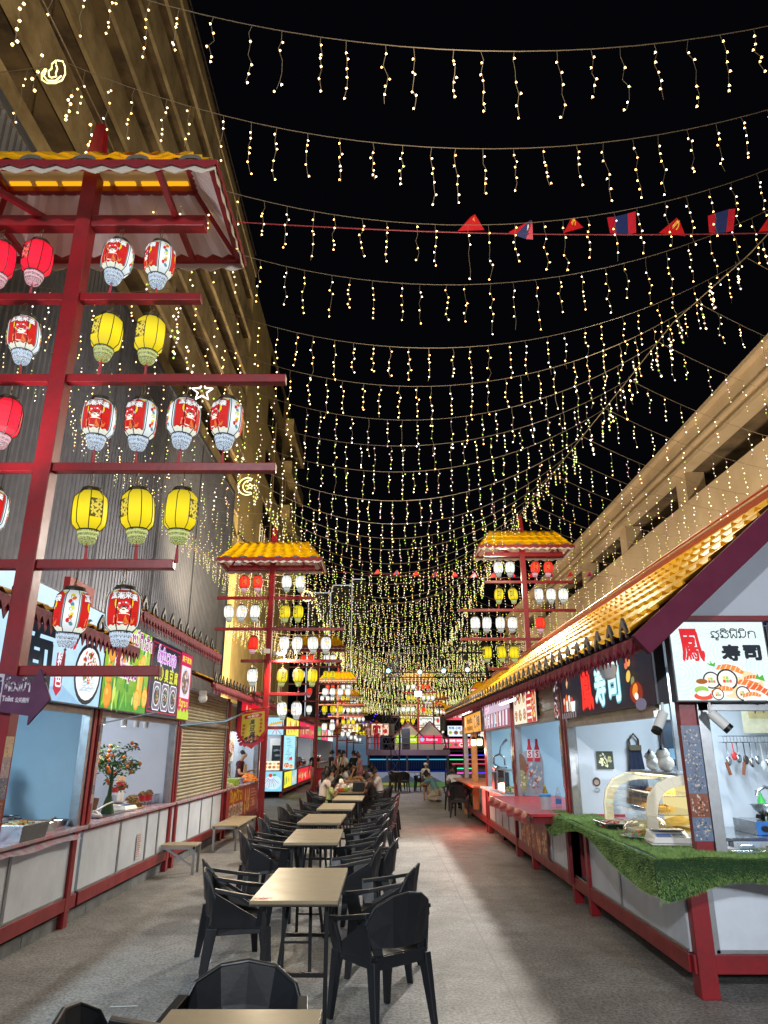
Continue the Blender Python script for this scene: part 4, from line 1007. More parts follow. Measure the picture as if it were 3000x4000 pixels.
# white sushi sign
def sushi_roll(A, x, y, r, seed=0, pink='#e86a78'):
    A.ell(x, y, r*1.02, r, '#1a1a22', 20); A.ell(x, y, r*.86, r*.84, '#f4f2e8', 18)
    for k, c in enumerate(['#e0403a', '#7fc04a', pink, '#f2d24a', '#9ad06a']): A.rect(x-r*.42+(k % 3)*r*.29, y-r*.3+(k//3)*r*.32, x-r*.16+(k % 3)*r*.29, y-r*.02+(k//3)*r*.32, c)
def nigiri(A, x, y, w, a, col='#f08a3c'):
    c, s = math.cos(a), math.sin(a); f = lambda p, q: (x+p*c-q*s, y+p*s+q*c)
    A.poly([f(-w*.5, -w*.22), f(w*.5, -w*.22), f(w*.52, 0), f(-w*.52, 0)], '#f6f4ee')
    A.poly([f(-w*.55, -.04*w), f(-w*.45, w*.16), f(-w*.1, w*.24), f(w*.3, w*.2), f(w*.6, 0), f(w*.5, -w*.1), f(0, .03*w)], col)
    for k in range(5): A.stroke([f(-w*.4+k*w*.2, w*.0), f(-w*.3+k*w*.2, w*.2)], w*.035, '#fbe0c0')
w_, h_ = .74, .6
A = Art(.0003); A.rect(0, 0, w_, h_, '#e2f2f4')
q = random.Random(2)
for k in range(15):
    cx, cy = q.choice([(0, .6), (.6, .62), (.72, .3), (.02, .05), (.35, .6), (.15, .2)]); cx += q.uniform(-.03, .03)
for cx, cy in ((0, .58), (.3, .64), (.74, .52), (.72, .24), (.04, .2), (.42, .36)):
    for r in (.04, .07, .10, .13, .16): 
        pts = [(cx+r*math.cos(a*.26), cy+r*math.sin(a*.26)) for a in range(25)]; A.L += 0
        for a, b in zip(pts, pts[1:]):
            if all(0 <= p[0] <= w_ and 0 <= p[1] <= h_ for p in (a, b)): A.stroke([a, b], .0025, '#b4d3dc'); A.L -= 1
    A.L += 1
A.text('凤', .155, .42, .20, '#d8242c', w=.17, bold=.006, skew=-.12); A.text('鳳', .15, .42, .25, '#d8242c', w=.17, bold=.0035, skew=-.1)
A.lao(['so', 'u', 'so', 'i', 'fo', 'i', 'no', 'i', 'ko'], .315, .475, .052, '#1c2226', w=.36, lw=.15)
A.text('寿', .455, .36, .115, '#18202a', w=.135, bold=.008); A.text('司', .62, .36, .105, '#18202a', w=.125, bold=.009)
A.ell(.47, .12, .2, .11, '#f0dcae', 20)
nigiri(A, .42, .225, .19, -.12); sushi_roll(A, .27, .15, .065); sushi_roll(A, .39, .155, .08)
nigiri(A, .58, .16, .12, .1, '#e0702a')
A.ell(.19, .115, .05, .03, '#f6f4ee'); A.ell(.19, .14, .045, .02, '#a85a20'); A.ell(.18, .075, .055, .03, '#9ac85a'); A.ell(.19, .03, .075, .03, '#e0553a'); A.ell(.19, .05, .05, .022, '#f6f4ee')
nigiri(A, .33, .065, .16, .25); sushi_roll(A, .30, .045, .045); nigiri(A, .56, .10, .2, -.25, '#ee7a34'); nigiri(A, .62, .06, .2, -.35, '#e8622e'); sushi_roll(A, .49, .05, .055, pink='#d07ac0'); nigiri(A, .55, .03, .13, .1)
A.poly([(.26, .26), (.24, .28), (.27, .27), (.27, .3), (.285, .27), (.31, .285), (.3, .25)], '#4fae3c'); A.poly([(.6, .16), (.62, .2), (.63, .17), (.66, .19), (.67, .14)], '#4fae3c')
lightbox('sushi_sign', 'white lit sign with red and black Chinese characters over pictured sushi', (2.255, 5.57, 2.0), (1, 0, 0), w_, h_, A)
A = Art(); A.rect(0, 0, 1.4, .6, '#16305a'); A.text('LIFE', .5, .42, .1, '#e6eef8'); A.food(.4, .15, .35, .14, ['#e07a3c', '#f2f0e8', '#3a7a3c', '#1a1a22'], 60, .12, 4); A.stroke([(0, .56), (.2, .5), (.5, .55)], .02, '#c8dcf2')
A = Art(); A.rect(0, 0, 1.4, .6, '#1a3560'); A.ring(.1, .5, .07, .025, '#d4e4f4', 16, 1, 5.5); A.food(.15, .12, .14, .12, ['#e07a3c', '#f2f0e8', '#5a7a8c', '#1a1a22'], 60, .2, 4)
lightbox('blue_sign', 'dark blue lit sign beyond the white sushi sign', (3.03, 5.57, 2.0), (1, 0, 0), 1.4, .56, A)
# dark sushi sign facing the alley; reading direction is -y
A = Art(.0003); W, H = 3.5, .56; grad(A, W, H, '#2a2228', '#262a33')
q = random.Random(4)
for k in range(60): A.ell(q.uniform(.05, .3), q.uniform(.02, .54), q.uniform(.01, .035), q.uniform(.008, .025), q.choice(['#e8d8d0', '#c84a3a', '#8a5a4a', '#b8a8b0', '#5c3c40']), 7, q.uniform(0, 3))
for k, (x, hh) in enumerate(((.62, .17), (.74, .22), (.86, .20), (.98, .16))):
    A.rect(x-.04, .06, x+.04, .06+hh*.7, ['#c8402c', '#ece6d8', '#d8b890', '#efeae0'][k]); A.ell(x, .06+hh*.7, .045, .04, ['#e8b8a0', '#e0602c', '#e8e0d0', '#d84030'][k], 12)
A.poly([(.93, .05), (1.08, .05), (1.12, .16), (.9, .16)], '#e8f0ee'); A.poly([(.76, .36), (.80, .46), (.85, .38), (.8, .31)], '#e8b480')
for k in range(7): A.stroke([(.5+k*.1, .0), (.5+k*.1, .03)], .05, '#8a7a80')
A.text('鳳', 1.62, .26, .44, '#ff3a30', w=.42, bold=.010, skew=-.1, outline='#8a1016', ow=.022)
A.text('寿', 2.12, .24, .36, '#d8fbff', w=.34, bold=.014, outline='#6ab6c4', ow=.03); A.text('司', 2.56, .25, .36, '#d8fbff', w=.34, bold=.014, outline='#6ab6c4', ow=.03)
A.lao(['so', 'u', 'so', 'i'], 2.0, .47, .1, '#e8f4f6', lw=.2)
for x, y, r, c in ((3.02, .5, .05, '#e8a8b8'), (2.98, .36, .06, '#e07a5a'), (3.05, .36, .04, '#e89a4a'), (3.0, .25, .065, '#e8c05a'), (3.1, .2, .05, '#8a8a5a'), (3.14, .12, .07, '#f08a2c'), (3.12, .08, .05, '#f0ece4')): A.ell(x, y, r, r*.7, c, 12, .5)
A.ell(3.16, .1, .16, .09, '#8a2c1c', 14); A.ell(3.14, .12, .075, .05, '#f08a2c', 12, .5); A.ell(3.16, .07, .05, .03, '#f4efe6', 12); A.ell(3.25, .0, .13, .05, '#6a6478', 14)
t = lightbox('dark_sushi_sign', 'charcoal lit sign with glowing red and white Chinese characters and sushi', (2.17, 9.3, 2.0), (0, -1, 0), W, H, A)
# menu sign and others along the right row
def menu_sign(label, y1, y0, z0, h, bgc, seed, rows, name='menu_sign', X=2.17, txt=None, col='#c02a2c', thai=None):
    A = Art(.0003); W = y1-y0; A.rect(0, 0, W, h, bgc); q = random.Random(seed)
    if rows:
        for i in range(3):
            for j in range(2):
                cx = W*.62*(i+.5)/3; cy = h*(j+.5)/2; A.bowl(cx, cy, W*.085, '#f2ece0', '#b86a3a', ['#e8d29a', '#c8502c', '#5a9a3c', '#f0e8d8', '#8a3a20'], seed*7+i*2+j, h*.2)
        A.rect(W*.63, 0, W, h, col)
        for j in range(5): A.rect(W*.66, h*(.1+.17*j), W*(.8+.12*q.random()), h*(.16+.17*j), '#f8ead8')
        A.food(W*.9, h*.4, W*.09, h*.36, ['#e8c05a', '#b8301c', '#e8e0c8'], 40, .2, seed)
    if txt: 
        for j, (s, x, y, hh, c) in enumerate(txt): A.text(s, W*x, h*y, hh, c, bold=hh*.04)
    return lightbox(name, label, (X, y1, z0), (0, -1, 0), W, h, A)
menu_sign('lit menu with six round bowls beside a red price list', 12.2, 10.4, 2.02, .52, '#e8dcc0', 3, True)
A = Art(.0003); W, H = 3.6, .52; A.rect(0, 0, W, H, '#c8b4c6'); A.rect(0, 0, W, .3, '#9a5a6a'); q = random.Random(8)
for k in range(9):
    x = .3+k*.36; A.poly([(x-.1, .03), (x+.08, .03), (x+.13, .29), (x-.05, .29)], q.choice(['#d8c8d8', '#b8d8e8', '#c85a7a', '#e8e0e8', '#d8b8a8'])); A.stroke([(x-.06, .06), (x+.06, .26)], .03, q.choice(['#7a3a4a', '#e8e8f0', '#6a8ab0']))
A.lao(['ho', 'mo', 'u', 'oo', 'sa', 'mt', 'do', 'ko', 'wo'], .5, .36, .1, '#e060a0', lw=.2, outline='#ffffff', ow=.08)
for k in range(5): A.text('กอบแซ่บ'[k], .5+k*.5, .17, .16, '#fbf4f8', bold=.008)
lightbox('pink_sign', 'pink and lilac lit sign with pale food pictures under a tube light', (2.17, 16.15, 2.02), (0, -1, 0), W, .5, A)
A = Art(.0003); W, H = 3.3, .42; A.rect(0, 0, W, H, '#e8a03c'); A.ell(.3, .24, .12, .17, '#f0e4d0', 16); A.ell(.3, .1, .09, .06, '#a8502c', 12)
A.text('ก๋วยเตี๋ยว', 1.25, .29, .13, '#4a2a18', w=1.1, bold=.01); A.text('อร่อย', 1.25, .12, .12, '#6a3418', w=1.1, bold=.01)
A.ring(2.3, .22, .13, .04, '#5a3020', 16, .6, 5.6); A.text('炸串', 2.85, .22, .26, '#3a2014', w=.5, bold=.01)
lightbox('orange_sign', 'orange lit sign at the end of the golden roof row', (2.12, 19.4, 2.02), (0, -1, 0), W, H, A)

# left signs, reading direction +y, face toward +x
XS = -2.98
A = Art(.0003); W, H = 4.55, .95; grad(A, W, H, '#a9d4f2', '#c9e6fa')
for pts in ([(2.3, .0), (2.6, .1), (2.9, .03), (3.2, .07), (3.6, .16), (4.1, .0)],): A.poly(pts, '#93bede')
A.text('渔', .3, .5, .62, '#18222c', w=.6, bold=.02, skew=-.1)
A.text('粉', 1.35, .35, .6, '#18222c', w=.62, bold=.024, skew=-.08); A.text('面', 3.06, .34, .52, '#1a242e', w=.62, bold=.024, skew=-.1)
A.lao(['ho', 'mo', 'i', 'mt', 'no', 'mt', 'oo', 'yo', 'so', 'i', 'ng', 'so', 'i', 'me', 'ng'], 2.2, .62, .1, '#2a4450', w=1.2, lw=.15)
A.poly([(3.43, .42), (3.61, .42), (3.60, .1), (3.52, .04), (3.44, .1)], '#b8203a'); A.text('特', 3.52, .36, .13, '#eef4fa', bold=.004); A.text('色', 3.52, .19, .13, '#eef4fa', bold=.004)
for k, a in enumerate((-.5, -.15, .2, .5)): A.poly([(3.56+k*.06, .48), (3.61+k*.06, .50), (3.64+k*.06+a*.1, .64), (3.58+k*.06+a*.1, .7), (3.55+k*.06, .6)], '#c8283a')
A.bowl(4.16, .30, .33, '#20262c', '#eef2f4', ['#f4f8fa', '#dfe8ee', '#ffffff', '#c8d8e0'], 3, .30); A.food(4.16, .36, .19, .16, ['#c8402c', '#e8602c', '#5aa03c', '#f0e8d8', '#8a3020'], 90, .12, 6)
for k in range(16): A.stroke([(3.96+.4*rnd.random(), .12+.1*rnd.random()), (3.96+.4*rnd.random(), .1+.14*rnd.random())], .008, '#b8ccd8')
A.ell(3.98, .74, .13, .07, '#2a3a4a', 14, .5); A.ell(4.05, .76, .07, .045, '#e8eef4', 10, .5)
lightbox('noodle_sign', 'long pale blue lit sign with black brush characters and a noodle bowl', (XS, 3.05, 2.06), (0, 1, 0), W, H, A)
A = Art(.0003); W, H = 1.46, .95; grad(A, W, H, '#4f9a3a', '#b8d43a'); q = random.Random(9)
for k in range(70): A.stroke([(q.uniform(0, W), q.uniform(0, H)), (q.uniform(0, W), q.uniform(0, H))], q.uniform(.01, .05), q.choice(['#3c8a34', '#7cc04a', '#c8dc5a', '#2f7a3a', '#a0cc48'])) if False else A.ell(q.uniform(.05, W-.05), q.uniform(.05, H-.05), q.uniform(.02, .05), q.uniform(.05, .16), q.choice(['#3c8a34', '#7cc04a', '#cfe070', '#2f7a3a', '#a0cc48', '#e0e8a0']), 8, q.uniform(-.6, .6))
for x, y, r in ((.12, .13, .12), (.1, .36, .1), (.42, .48, .13), (.14, .62, .13), (.3, .8, .12), (.62, .82, .1)): A.ell(x, y, r, r*1.1, '#d8781c', 18); A.ell(x-.01, y+.01, r*.9, r, '#f09a28', 18); A.ell(x-.03, y+.04, r*.35, r*.3, '#f8c058', 10)
A.poly([(1.0, .08), (1.17, .08), (1.2, .6), (.97, .6)], '#f0b038'); A.poly([(1.02, .1), (1.07, .1), (1.06, .56), (1.0, .56)], '#f8d47a'); A.stroke([(1.1, .55), (1.2, .74)], .015, '#f6f0e0')
for x, y in ((1.02, .14), (1.3, .18), (1.12, .56)): A.ell(x, y, .1, .12, '#f09020', 18); A.ell(x, y, .085, .1, '#f8c860', 18); [A.stroke([(x, y), (x+.08*math.cos(k), y+.1*math.sin(k))], .006, '#f09020') for k in range(0, 6)]
A.lao(['sa', 'i', 'do', 'ai', 'ho', 'mo', 'mt', 'do', 'u', 'ko', 'wo', 'no'], .2, .36, .13, '#a0307a', w=.72, lw=.17, outline='#f4eef4', ow=.1)
A.lao(['ho', 'no', 'mt', 'ko', 'i', 'ng', 'sa', 'i', 'do'], .62, .74, .12, '#a0307a', w=.75, lw=.17, outline='#f4eef4', ow=.1)
lightbox('juice_sign', 'green lit sign with oranges and a glass of juice', (XS, 7.64, 2.06), (0, 1, 0), W, H, A)
A = Art(.0003); W, H = 1.36, .95; A.rect(0, 0, W, H, '#2b2a3c')
def key(A, x, y, sx, sy, c):
    A.stroke([(x, y+sy*.3), (x, y), (x+sx*.16, y)], .014, c); A.stroke([(x+sx*.05, y+sy*.16), (x+sx*.05, y+sy*.05), (x+sx*.12, y+sy*.05)], .012, c)
for cx, cy, sx, sy in ((.04, .04, 1, 1), (W-.04, .04, -1, 1), (.04, H-.04, 1, -1), (W-.04, H-.04, -1, -1)): key(A, cx, cy, sx, sy, '#c8283c')
for a, b in (((.2, .04), (W-.2, .04)), ((.2, H-.04), (W-.2, H-.04)), ((.04, .3), (.04, H-.3)), ((W-.04, .3), (W-.04, H-.3))): A.stroke([a, b], .014, '#c8283c')
A.lao(['do', 'mt', 'ho', 'u', 'mo', 'i', 'no', 'wo', 'no', 'sa', 'u', 'oo'], .26, .69, .13, '#c060c8', w=.85, lw=.18, outline='#f2f0fa', ow=.08)
for k, ch in enumerate('长沙臭豆腐'): A.text(ch, .25+k*.22, .53, .17, '#d8d83a', bold=.006)
for k in range(3):
    x = .16+k*.36; A.poly([(x, .1), (x+.04, .06), (x+.28, .06), (x+.32, .1), (x+.32, .38), (x+.28, .42), (x+.04, .42), (x, .38)], '#e8eef4'); A.poly([(x+.015, .11), (x+.05, .075), (x+.27, .075), (x+.305, .11), (x+.305, .37), (x+.27, .405), (x+.05, .405), (x+.015, .37)], '#7a6a80')
    A.bowl(x+.16, .24, .13, '#dfe6ea', '#3a3a44', ['#3a5a8a', '#c8a04a', '#3c7a4a', '#d8d0c0', '#a8502c', '#26303c'], 20+k)
lightbox('tofu_sign', 'dark lit sign with yellow characters above three pictured bowls', (XS, 9.13, 2.06), (0, 1, 0), W, H, A)
A = Art(.0003); W, H = .6, .95; A.rect(0, 0, W, H, '#c8205a'); A.text('臭干家族', W/2, .86, .09, '#f2e24a', w=.5, bold=.003)
A.poly([(.06, .3), (.54, .3), (.54, .76), (.06, .76)], '#e8dce4'); A.bowl(.3, .53, .22, '#c8ccd8', '#6a4a48', ['#e8e0d8', '#b8b0b8', '#7a6a70', '#d88a6a'], 31, .2)
A.lao(['mo', 'i', 'so', 'u', 'ko', 'no', 'do'], .06, .18, .07, '#f2e24a', w=.46, lw=.2); A.poly([(0, 0), (W, 0), (W, .1), (.5, .16), (.42, .09), (.34, .15), (.24, .09), (.14, .16), (.08, .1), (0, .14)], '#b8d43a')
lightbox('pink_sign', 'narrow crimson lit sign with a pictured plate next to the tofu sign', (XS, 10.52, 2.06), (0, 1, 0), W, H, A)
A = Art(.0003); W, H = 2.3, .62; A.rect(0, 0, W, H, '#d0182c'); A.poly([(.5, .12), (.66, .12), (.74, .34), (.6, .56), (.44, .34)], '#f2d8a8'); A.ell(.58, .16, .12, .08, '#e8c83a'); A.ell(.6, .38, .07, .1, '#c87a3a'); 
for k in range(9): A.ell(.2+k*.25, .06, .12, .05, '#f4b8c8', 10)
A.text('美味烤串', 1.4, .36, .26, '#f4d84a', w=1.1, bold=.012)
lightbox('red_sign', 'bright red lit sign above the two cooks, partly behind the hanging banner', (XS-.06, 15.6, 2.02), (0, 1, 0), W, H, A)

# fish stall lit boards (facing the camera) and the row behind it
def fish_art(W, H, mirror=False):
    A = Art(.0004); A.rect(0, 0, W, H, '#8fd0ee'); A.ell(W*.55, H*.45, W*.42, H*.36, '#bfe4f4', 20)
    for k in range(8):
        a = -2.6+k*.28; A.poly([(W*.45+.04*math.cos(a), H*.78+.03*math.sin(a)), (W*.45+W*.5*math.cos(a)-.02, H*.72+H*.55*math.sin(a)), (W*.45+W*.5*math.cos(a)+.03, H*.7+H*.55*math.sin(a))], ['#efe8ec', '#d8ccd8'][k % 2])
        A.stroke([(W*.45+.1*math.cos(a), H*.74+.1*math.sin(a)), (W*.45+W*.46*math.cos(a), H*.7+H*.5*math.sin(a))], .012, '#7a3a6a')
    A.ell(W*.42, H*.8, W*.1, H*.09, '#d8402c'); A.ell(W*.62, H*.82, W*.09, H*.06, '#4aa04a')
    return A
lightbox('fish_board', 'lit blue board with a fan of grilled fish below the counter', (-4.33, 26.66, .22), (1, 0, 0), .72, .66, fish_art(.72, .66))
A = Art(.0004); A.rect(0, 0, .56, .6, '#a8def0'); A.stroke([(.06, .34), (.16, .38), (.3, .4), (.5, .45)], .07, '#e8b83a'); [A.stroke([(.1+k*.07, .35), (.13+k*.07, .45)], .012, '#b8701c') for k in range(6)]
for k in range(6): A.stroke([(.28, .24), (.08+k*.08, .03)], .02, ['#e8e0e8', '#b85a7a'][k % 2])
A.ell(.28, .26, .05, .03, '#d8402c')
lightbox('fish_sign', 'lit blue sign with skewered fish above the corner stall', (-4.2, 26.66, 2.12), (1, 0, 0), .56, .6, A)
A = Art(.0004); A.rect(0, 0, .42, 1.15, '#a8e4f2'); q = random.Random(6)
for k in range(16): A.stroke([(q.uniform(.08, .2), .3+k*.05), (q.uniform(.2, .34), .3+k*.05+q.uniform(-.01, .01))], .012, q.choice(['#4a8ab0', '#7a5aa0', '#3a6a7a']))
A.poly([(.2, .32), (.34, .32), (.32, .44), (.24, .4)], '#d83a3a'); A.bowl(.14, .14, .1, '#f2e8c8', '#c8402c', ['#e8c05a', '#c8402c', '#f0e8d8'], 4); A.bowl(.3, .1, .08, '#f2e8c8', '#e8a04a', ['#e8c05a', '#c8402c', '#f0e8d8'], 5)
lightbox('drinks_board', 'tall pale lit menu board standing at the fish stall corner', (-3.98+.36, 26.72, .95), (1, 0, 0), .4, 1.15, A)
def lit_panel(label, y0, y1, z0, z1, bgc, seed, X=-3.58, text=None, name='lit_menu'):
    W, H = y1-y0, z1-z0; A = Art(.0005); A.rect(0, 0, W, H, bgc); q = random.Random(seed)
    for k in range(int(W/.45)):
        x = .2+k*.45; A.ell(x, H*q.uniform(.35, .6), .12, H*.28, q.choice(['#e8e0c8', '#d87a3a', '#c8302c', '#f2d24a', '#5a9a4a']), 12, q.uniform(-.4, .4)); A.ell(x+.05, H*.45, .06, H*.15, q.choice(['#8a3a1c', '#f8f0e0', '#e8b04a']), 10)
    if text: A.text(text, W*.5, H*.7, H*.35, '#fff2d0', bold=.01)
    return lightbox(name, label, (X, y0, z0), (0, 1, 0), W, H, A, .06)
lit_panel('yellow lit menu with a hot dog on the fish stall counter front', 27.0, 29.2, .3, .84, '#e8e43a', 3)
lit_panel('pale lit photo panel next to the yellow hot dog menu', 29.3, 30.8, .3, .84, '#9ac8d0', 4)
lit_panel('red lit counter front with skewers', 31.3, 37.6, .3, .84, '#e02838', 5)
lit_panel('yellow and white lit sign over the fish stall side', 27.0, 30.9, 2.12, 2.75, '#efe45a', 6, text='烤肠')
lit_panel('crimson lit sign with white bottles in the second row', 31.2, 37.8, 2.12, 2.75, '#e03058', 7, text='冰奶茶')
lit_panel('green lit sign further down the second row', 38.3, 42.0, 2.12, 2.8, '#4ab870', 8)
lit_panel('magenta lit sign near the end of the second row', 42.2, 47.0, 2.12, 2.8, '#e04a7a', 9)
lit_panel('white lit sign at the very end of the second row', 47.2, 51.8, 2.12, 2.8, '#e8f0f8', 10)
# ------------------------------------------------------------------ chairs
def make_chair():
    t = thing('plastic_chair', '', 'chair')
    m = MB(); S = [(-.215,.20,.43),(.215,.20,.43),(.20,-.20,.425),(-.20,-.20,.425)]; c = (0, 0, .405)
    m.add(S+[c]+[(x, y, z-.02) for x, y, z in S]+[(0,0,.385)], [(0,1,4),(1,2,4),(2,3,4),(3,0,4),(6,5,9),(7,6,9),(8,7,9),(5,8,9),(0,5,6,1),(2,7,8,3),(1,6,7,2),(3,8,5,0)])
    m.slab([(-.215,.21,.43),(.215,.21,.43),(.20,.215,.355),(-.20,.215,.355)], (0,.014,0)); m.slab([(-.2,-.205,.42),(.2,-.205,.42),(.19,-.21,.35),(-.19,-.21,.35)], (0,.014,0))
    for s in (-1, 1): m.slab([(s*.215,.2,.43),(s*.205,-.2,.42),(s*.2,-.2,.345),(s*.22,.2,.355)], (.014,0,0))
    m.build('seat', BLACK, t, bevel=.003)
    T = [(-.262,-.17,.60),(-.215,-.215,.70),(-.12,-.262,.752),(0,-.275,.768),(.12,-.262,.752),(.215,-.215,.70),(.262,-.17,.60)]
    B = [(-.225,-.185,.475),(-.16,-.20,.465),(-.085,-.225,.462),(0,-.22,.46),(.085,-.225,.462),(.16,-.20,.465),(.225,-.185,.475)]
    M = [(-.248,-.176,.54),(-.19,-.212,.585),(-.102,-.240,.61),(0,-.252,.615),(.102,-.240,.61),(.19,-.212,.585),(.248,-.176,.54)]
    vs = B+M+T; fr = [(x, y+.0, z) for x, y, z in vs]; bk = [(x*.99, y-.016, z) for x, y, z in vs]; fs = []
    for r in range(2):
        for i in range(6):
            a = r*7+i; b = a+1; c_ = b+7; d = a+7
            if (i+r) % 2: fs += [(a, b, c_), (a, c_, d)]
            else: fs += [(a, b, d), (b, c_, d)]
    n = 21; f2 = [tuple(reversed([k+n for k in f])) for f in fs]
    ed = list(range(0, 7))+[13, 20]+list(range(19, 13, -1))+[7]
    side = [(ed[i], ed[(i+1) % len(ed)], ed[(i+1) % len(ed)]+n, ed[i]+n) for i in range(len(ed))]
    m = MB().add(fr+bk, fs+f2+side); m.tube([(x, y-.008, z) for x, y, z in T], .011, 6)
    for s in (-1, 1): m.slab([(s*.225,-.185,.48),(s*.15,-.2,.47),(s*.14,-.2,.42),(s*.2,-.19,.42)], (0,.014,0))
    m.build('backrest', BLACK, t, bevel=.003)
    for s in (-1, 1):
        m = MB(); m.beam((s*.252,-.19,.655), (s*.285,.05,.61), .045, .026); m.beam((s*.285,.045,.61), (s*.272,.235,.585), .045, .026)
        m.slab([(s*.275,.25,.60),(s*.275,.15,.60),(s*.222,.12,.40),(s*.218,.225,.40)], (.026,0,0))
        m.slab([(s*.255,-.19,.64),(s*.225,-.20,.40),(s*.220,.20,.38),(s*.226,.14,.45)], (.016,0,0))
        m.build('armrest', BLACK, t, bevel=.004)
        for f in (-1, 1):
            m = MB(); y0 = .235 if f > 0 else -.25; y1 = .195 if f > 0 else -.19
            m.taper((s*.235, y0, 0), (.030, .044, 0), (s*.208, y1, .40), (.052, .082, 0)); m.build('leg', BLACK, t, bevel=.005)
    return t
CHAIRS = [  # x, y, yaw in degrees (0 faces away down the alley), label
 (-.60, 3.27, 178, 'black plastic armchair at the head of the closest table, seen from behind its emblem'),
 (-.86, 2.95, -88, 'black plastic armchair poking in at the bottom edge of the picture'),
 (-.02, 5.30, 38, 'angular black armchair turned away beside the first full table, back ribs showing'),
 (.00, 6.35, 78, 'black armchair on the open side of the first full table, further back'),
 (-1.12, 6.12, -78, 'black armchair on the stall side of the first full table'),
 (-1.25, 6.62, -70, 'black armchair half hidden behind another on the stall side of the first full table'),
 (-.14, 8.0, 82, 'black armchair standing free on the open side of the second full table'),
 (-.30, 7.6, 88, 'black armchair pushed in on the open side of the second full table'),
 (-.25, 8.95, 80, 'black armchair tucked in at the far corner of the second full table'),
 (-1.36, 8.75, -72, 'black armchair on the stall side of the second full table'),
 (-1.38, 9.35, -84, 'black armchair behind another on the stall side of the second full table'),
 (-1.42, 10.4, -68, 'black armchair on the stall side of the third full table'),
 (-1.44, 11.0, -80, 'black armchair further along the stall side of the third full table'),
 (-.22, 10.2, 84, 'black armchair on the open side of the third full table'),
 (-.26, 10.9, 78, 'black armchair at the far end of the open side of the third full table'),
 (-1.42, 12.3, -60, 'black armchair pulled out on the stall side of the fourth full table'),
 (-1.38, 13.0, -76, 'tilted black armchair with a tan reflection, stall side of the fourth full table'),
 (-.10, 12.5, 86, 'black armchair on the open side of the fourth full table'),
 (-.05, 13.3, 80, 'black armchair on the open side between the fourth and fifth full tables'),
 (-1.35, 14.6, -82, 'black armchair on the stall side of the fifth full table'),
 (.02, 15.0, 84, 'tall looking black armchair standing out into the alley near the fifth full table'),
 (.06, 16.3, 80, 'black armchair just in front of the boy in black'),
 (-1.42, 16.6, -75, 'black armchair under the small girl in the patterned dress'),
 (-1.45, 17.4, -80, 'black armchair under the woman with long hair'),
 (-.22, 17.7, 88, 'black armchair under the boy in black'),
 (-.05, 19.6, 88, 'black armchair under the boy in the white shirt'),
 (-1.4, 18.9, -85, 'black armchair under the man behind the long haired woman'),
 (2.0, 21.4, 8, 'black armchair at the orange counter holding a pink bag'),
 (1.98, 19.4, -20, 'black armchair beside the orange counter, in front of the seated girl'),
 (.45, 30.7, -88, 'black armchair at the round edged table under the truss, shed side'),
 (.55, 31.5, -150, 'black armchair behind the table under the truss'),
 (1.5, 30.9, 80, 'black armchair with arms up on the open side of the table under the truss'),
 (.75, 30.4, 10, 'black armchair in front of the table under the truss'),
]
ch0 = make_chair()
for i, (x, y, a, lab) in enumerate(CHAIRS):
    if i == 0: ch0.location = (x, y, 0); ch0.rotation_euler = (0, 0, R(a)); ch0['label'] = lab; ch0['group'] = 'black plastic armchairs'; o = ch0
    else: o = dup(ch0, (x, y, 0), R(a), lab, 'black plastic armchairs')
A = Art(.0003); A.ell(0, 0, .038, .038, '#3a4258', 20); A.ring(0, 0, .034, .002, '#b8bcc8', 24); A.ell(0, -.004, .024, .02, '#d8934a', 14); A.ell(0, -.012, .014, .01, '#f2ece0', 12)
A.build('emblem', PRINT, ch0, plane((.04, -.2935, .69), (-1, 0, 0), (0, .12, 1)))

# ------------------------------------------------------------------ tables
LAM = mat('beige_laminate', '#96876c', .32, var=.12, scale=5, bump=.02)
LEDGE = mat('table_edge', '#3a332a', .5)
def make_table():
    t = thing('folding_table', '', 'table')
    MB().box(-.275, .275, -.64, .64, .728, .75).build('tabletop', LAM, t, bevel=.002)
    m = MB(); m.box(-.277, .277, -.642, .642, .718, .7275); m.build('table_edge', LEDGE, t)
    m = MB()
    for yy in (-.50, .50): m.box(-.2, .2, yy-.012, yy+.012, .69, .715); m.box(-.2, .2, yy-.01, yy+.01, .30, .325)
    m.build('crossbar', BLKM, t)
    for sx in (-1, 1):
        for yy in (-.50, .50): MB().box(sx*.2-.013, sx*.2+.013, yy-.013, yy+.013, 0, .715).build('leg', BLKM, t, bevel=.003)
    for yy, d in ((-.5, 1), (.5, -1)):
        m = MB()
        for sx in (-1, 1): m.beam((sx*.10, yy, .33), (sx*.07, yy+d*.26, .71), .022, .008)
        m.beam((-.09, yy+d*.09, .47), (.09, yy+d*.09, .47), .012, .012); m.build('folding_brace', BLKM, t)
    return t
TB = [(-.50, 2.37, 'beige topped folding table cut off by the bottom edge of the picture'), (-.565, 5.58, 'first full folding table in the row, beige top with a round red sticker'), (-.75, 8.44, 'second full folding table in the row with a faint sticker at its corner'),
      (-.83, 10.45, 'third full folding table in the dining row'), (-.78, 12.58, 'fourth full folding table in the dining row'), (-.68, 14.72, 'fifth full folding table, empty, just before the people eating'),
      (-.72, 16.95, 'folding table crowded with bowls, bags and a black box'), (-.70, 18.75, 'folding table with clear cups behind the black box'), (-.72, 20.9, 'folding table between the woman in green and the boy in white'),
      (-.72, 22.8, 'folding table where the women in the white collar and grey vest sit'), (-.75, 25.0, 'most distant folding table of the dining row'), (1.0, 31.0, 'folding table under the lighting truss')]
tb0 = make_table()
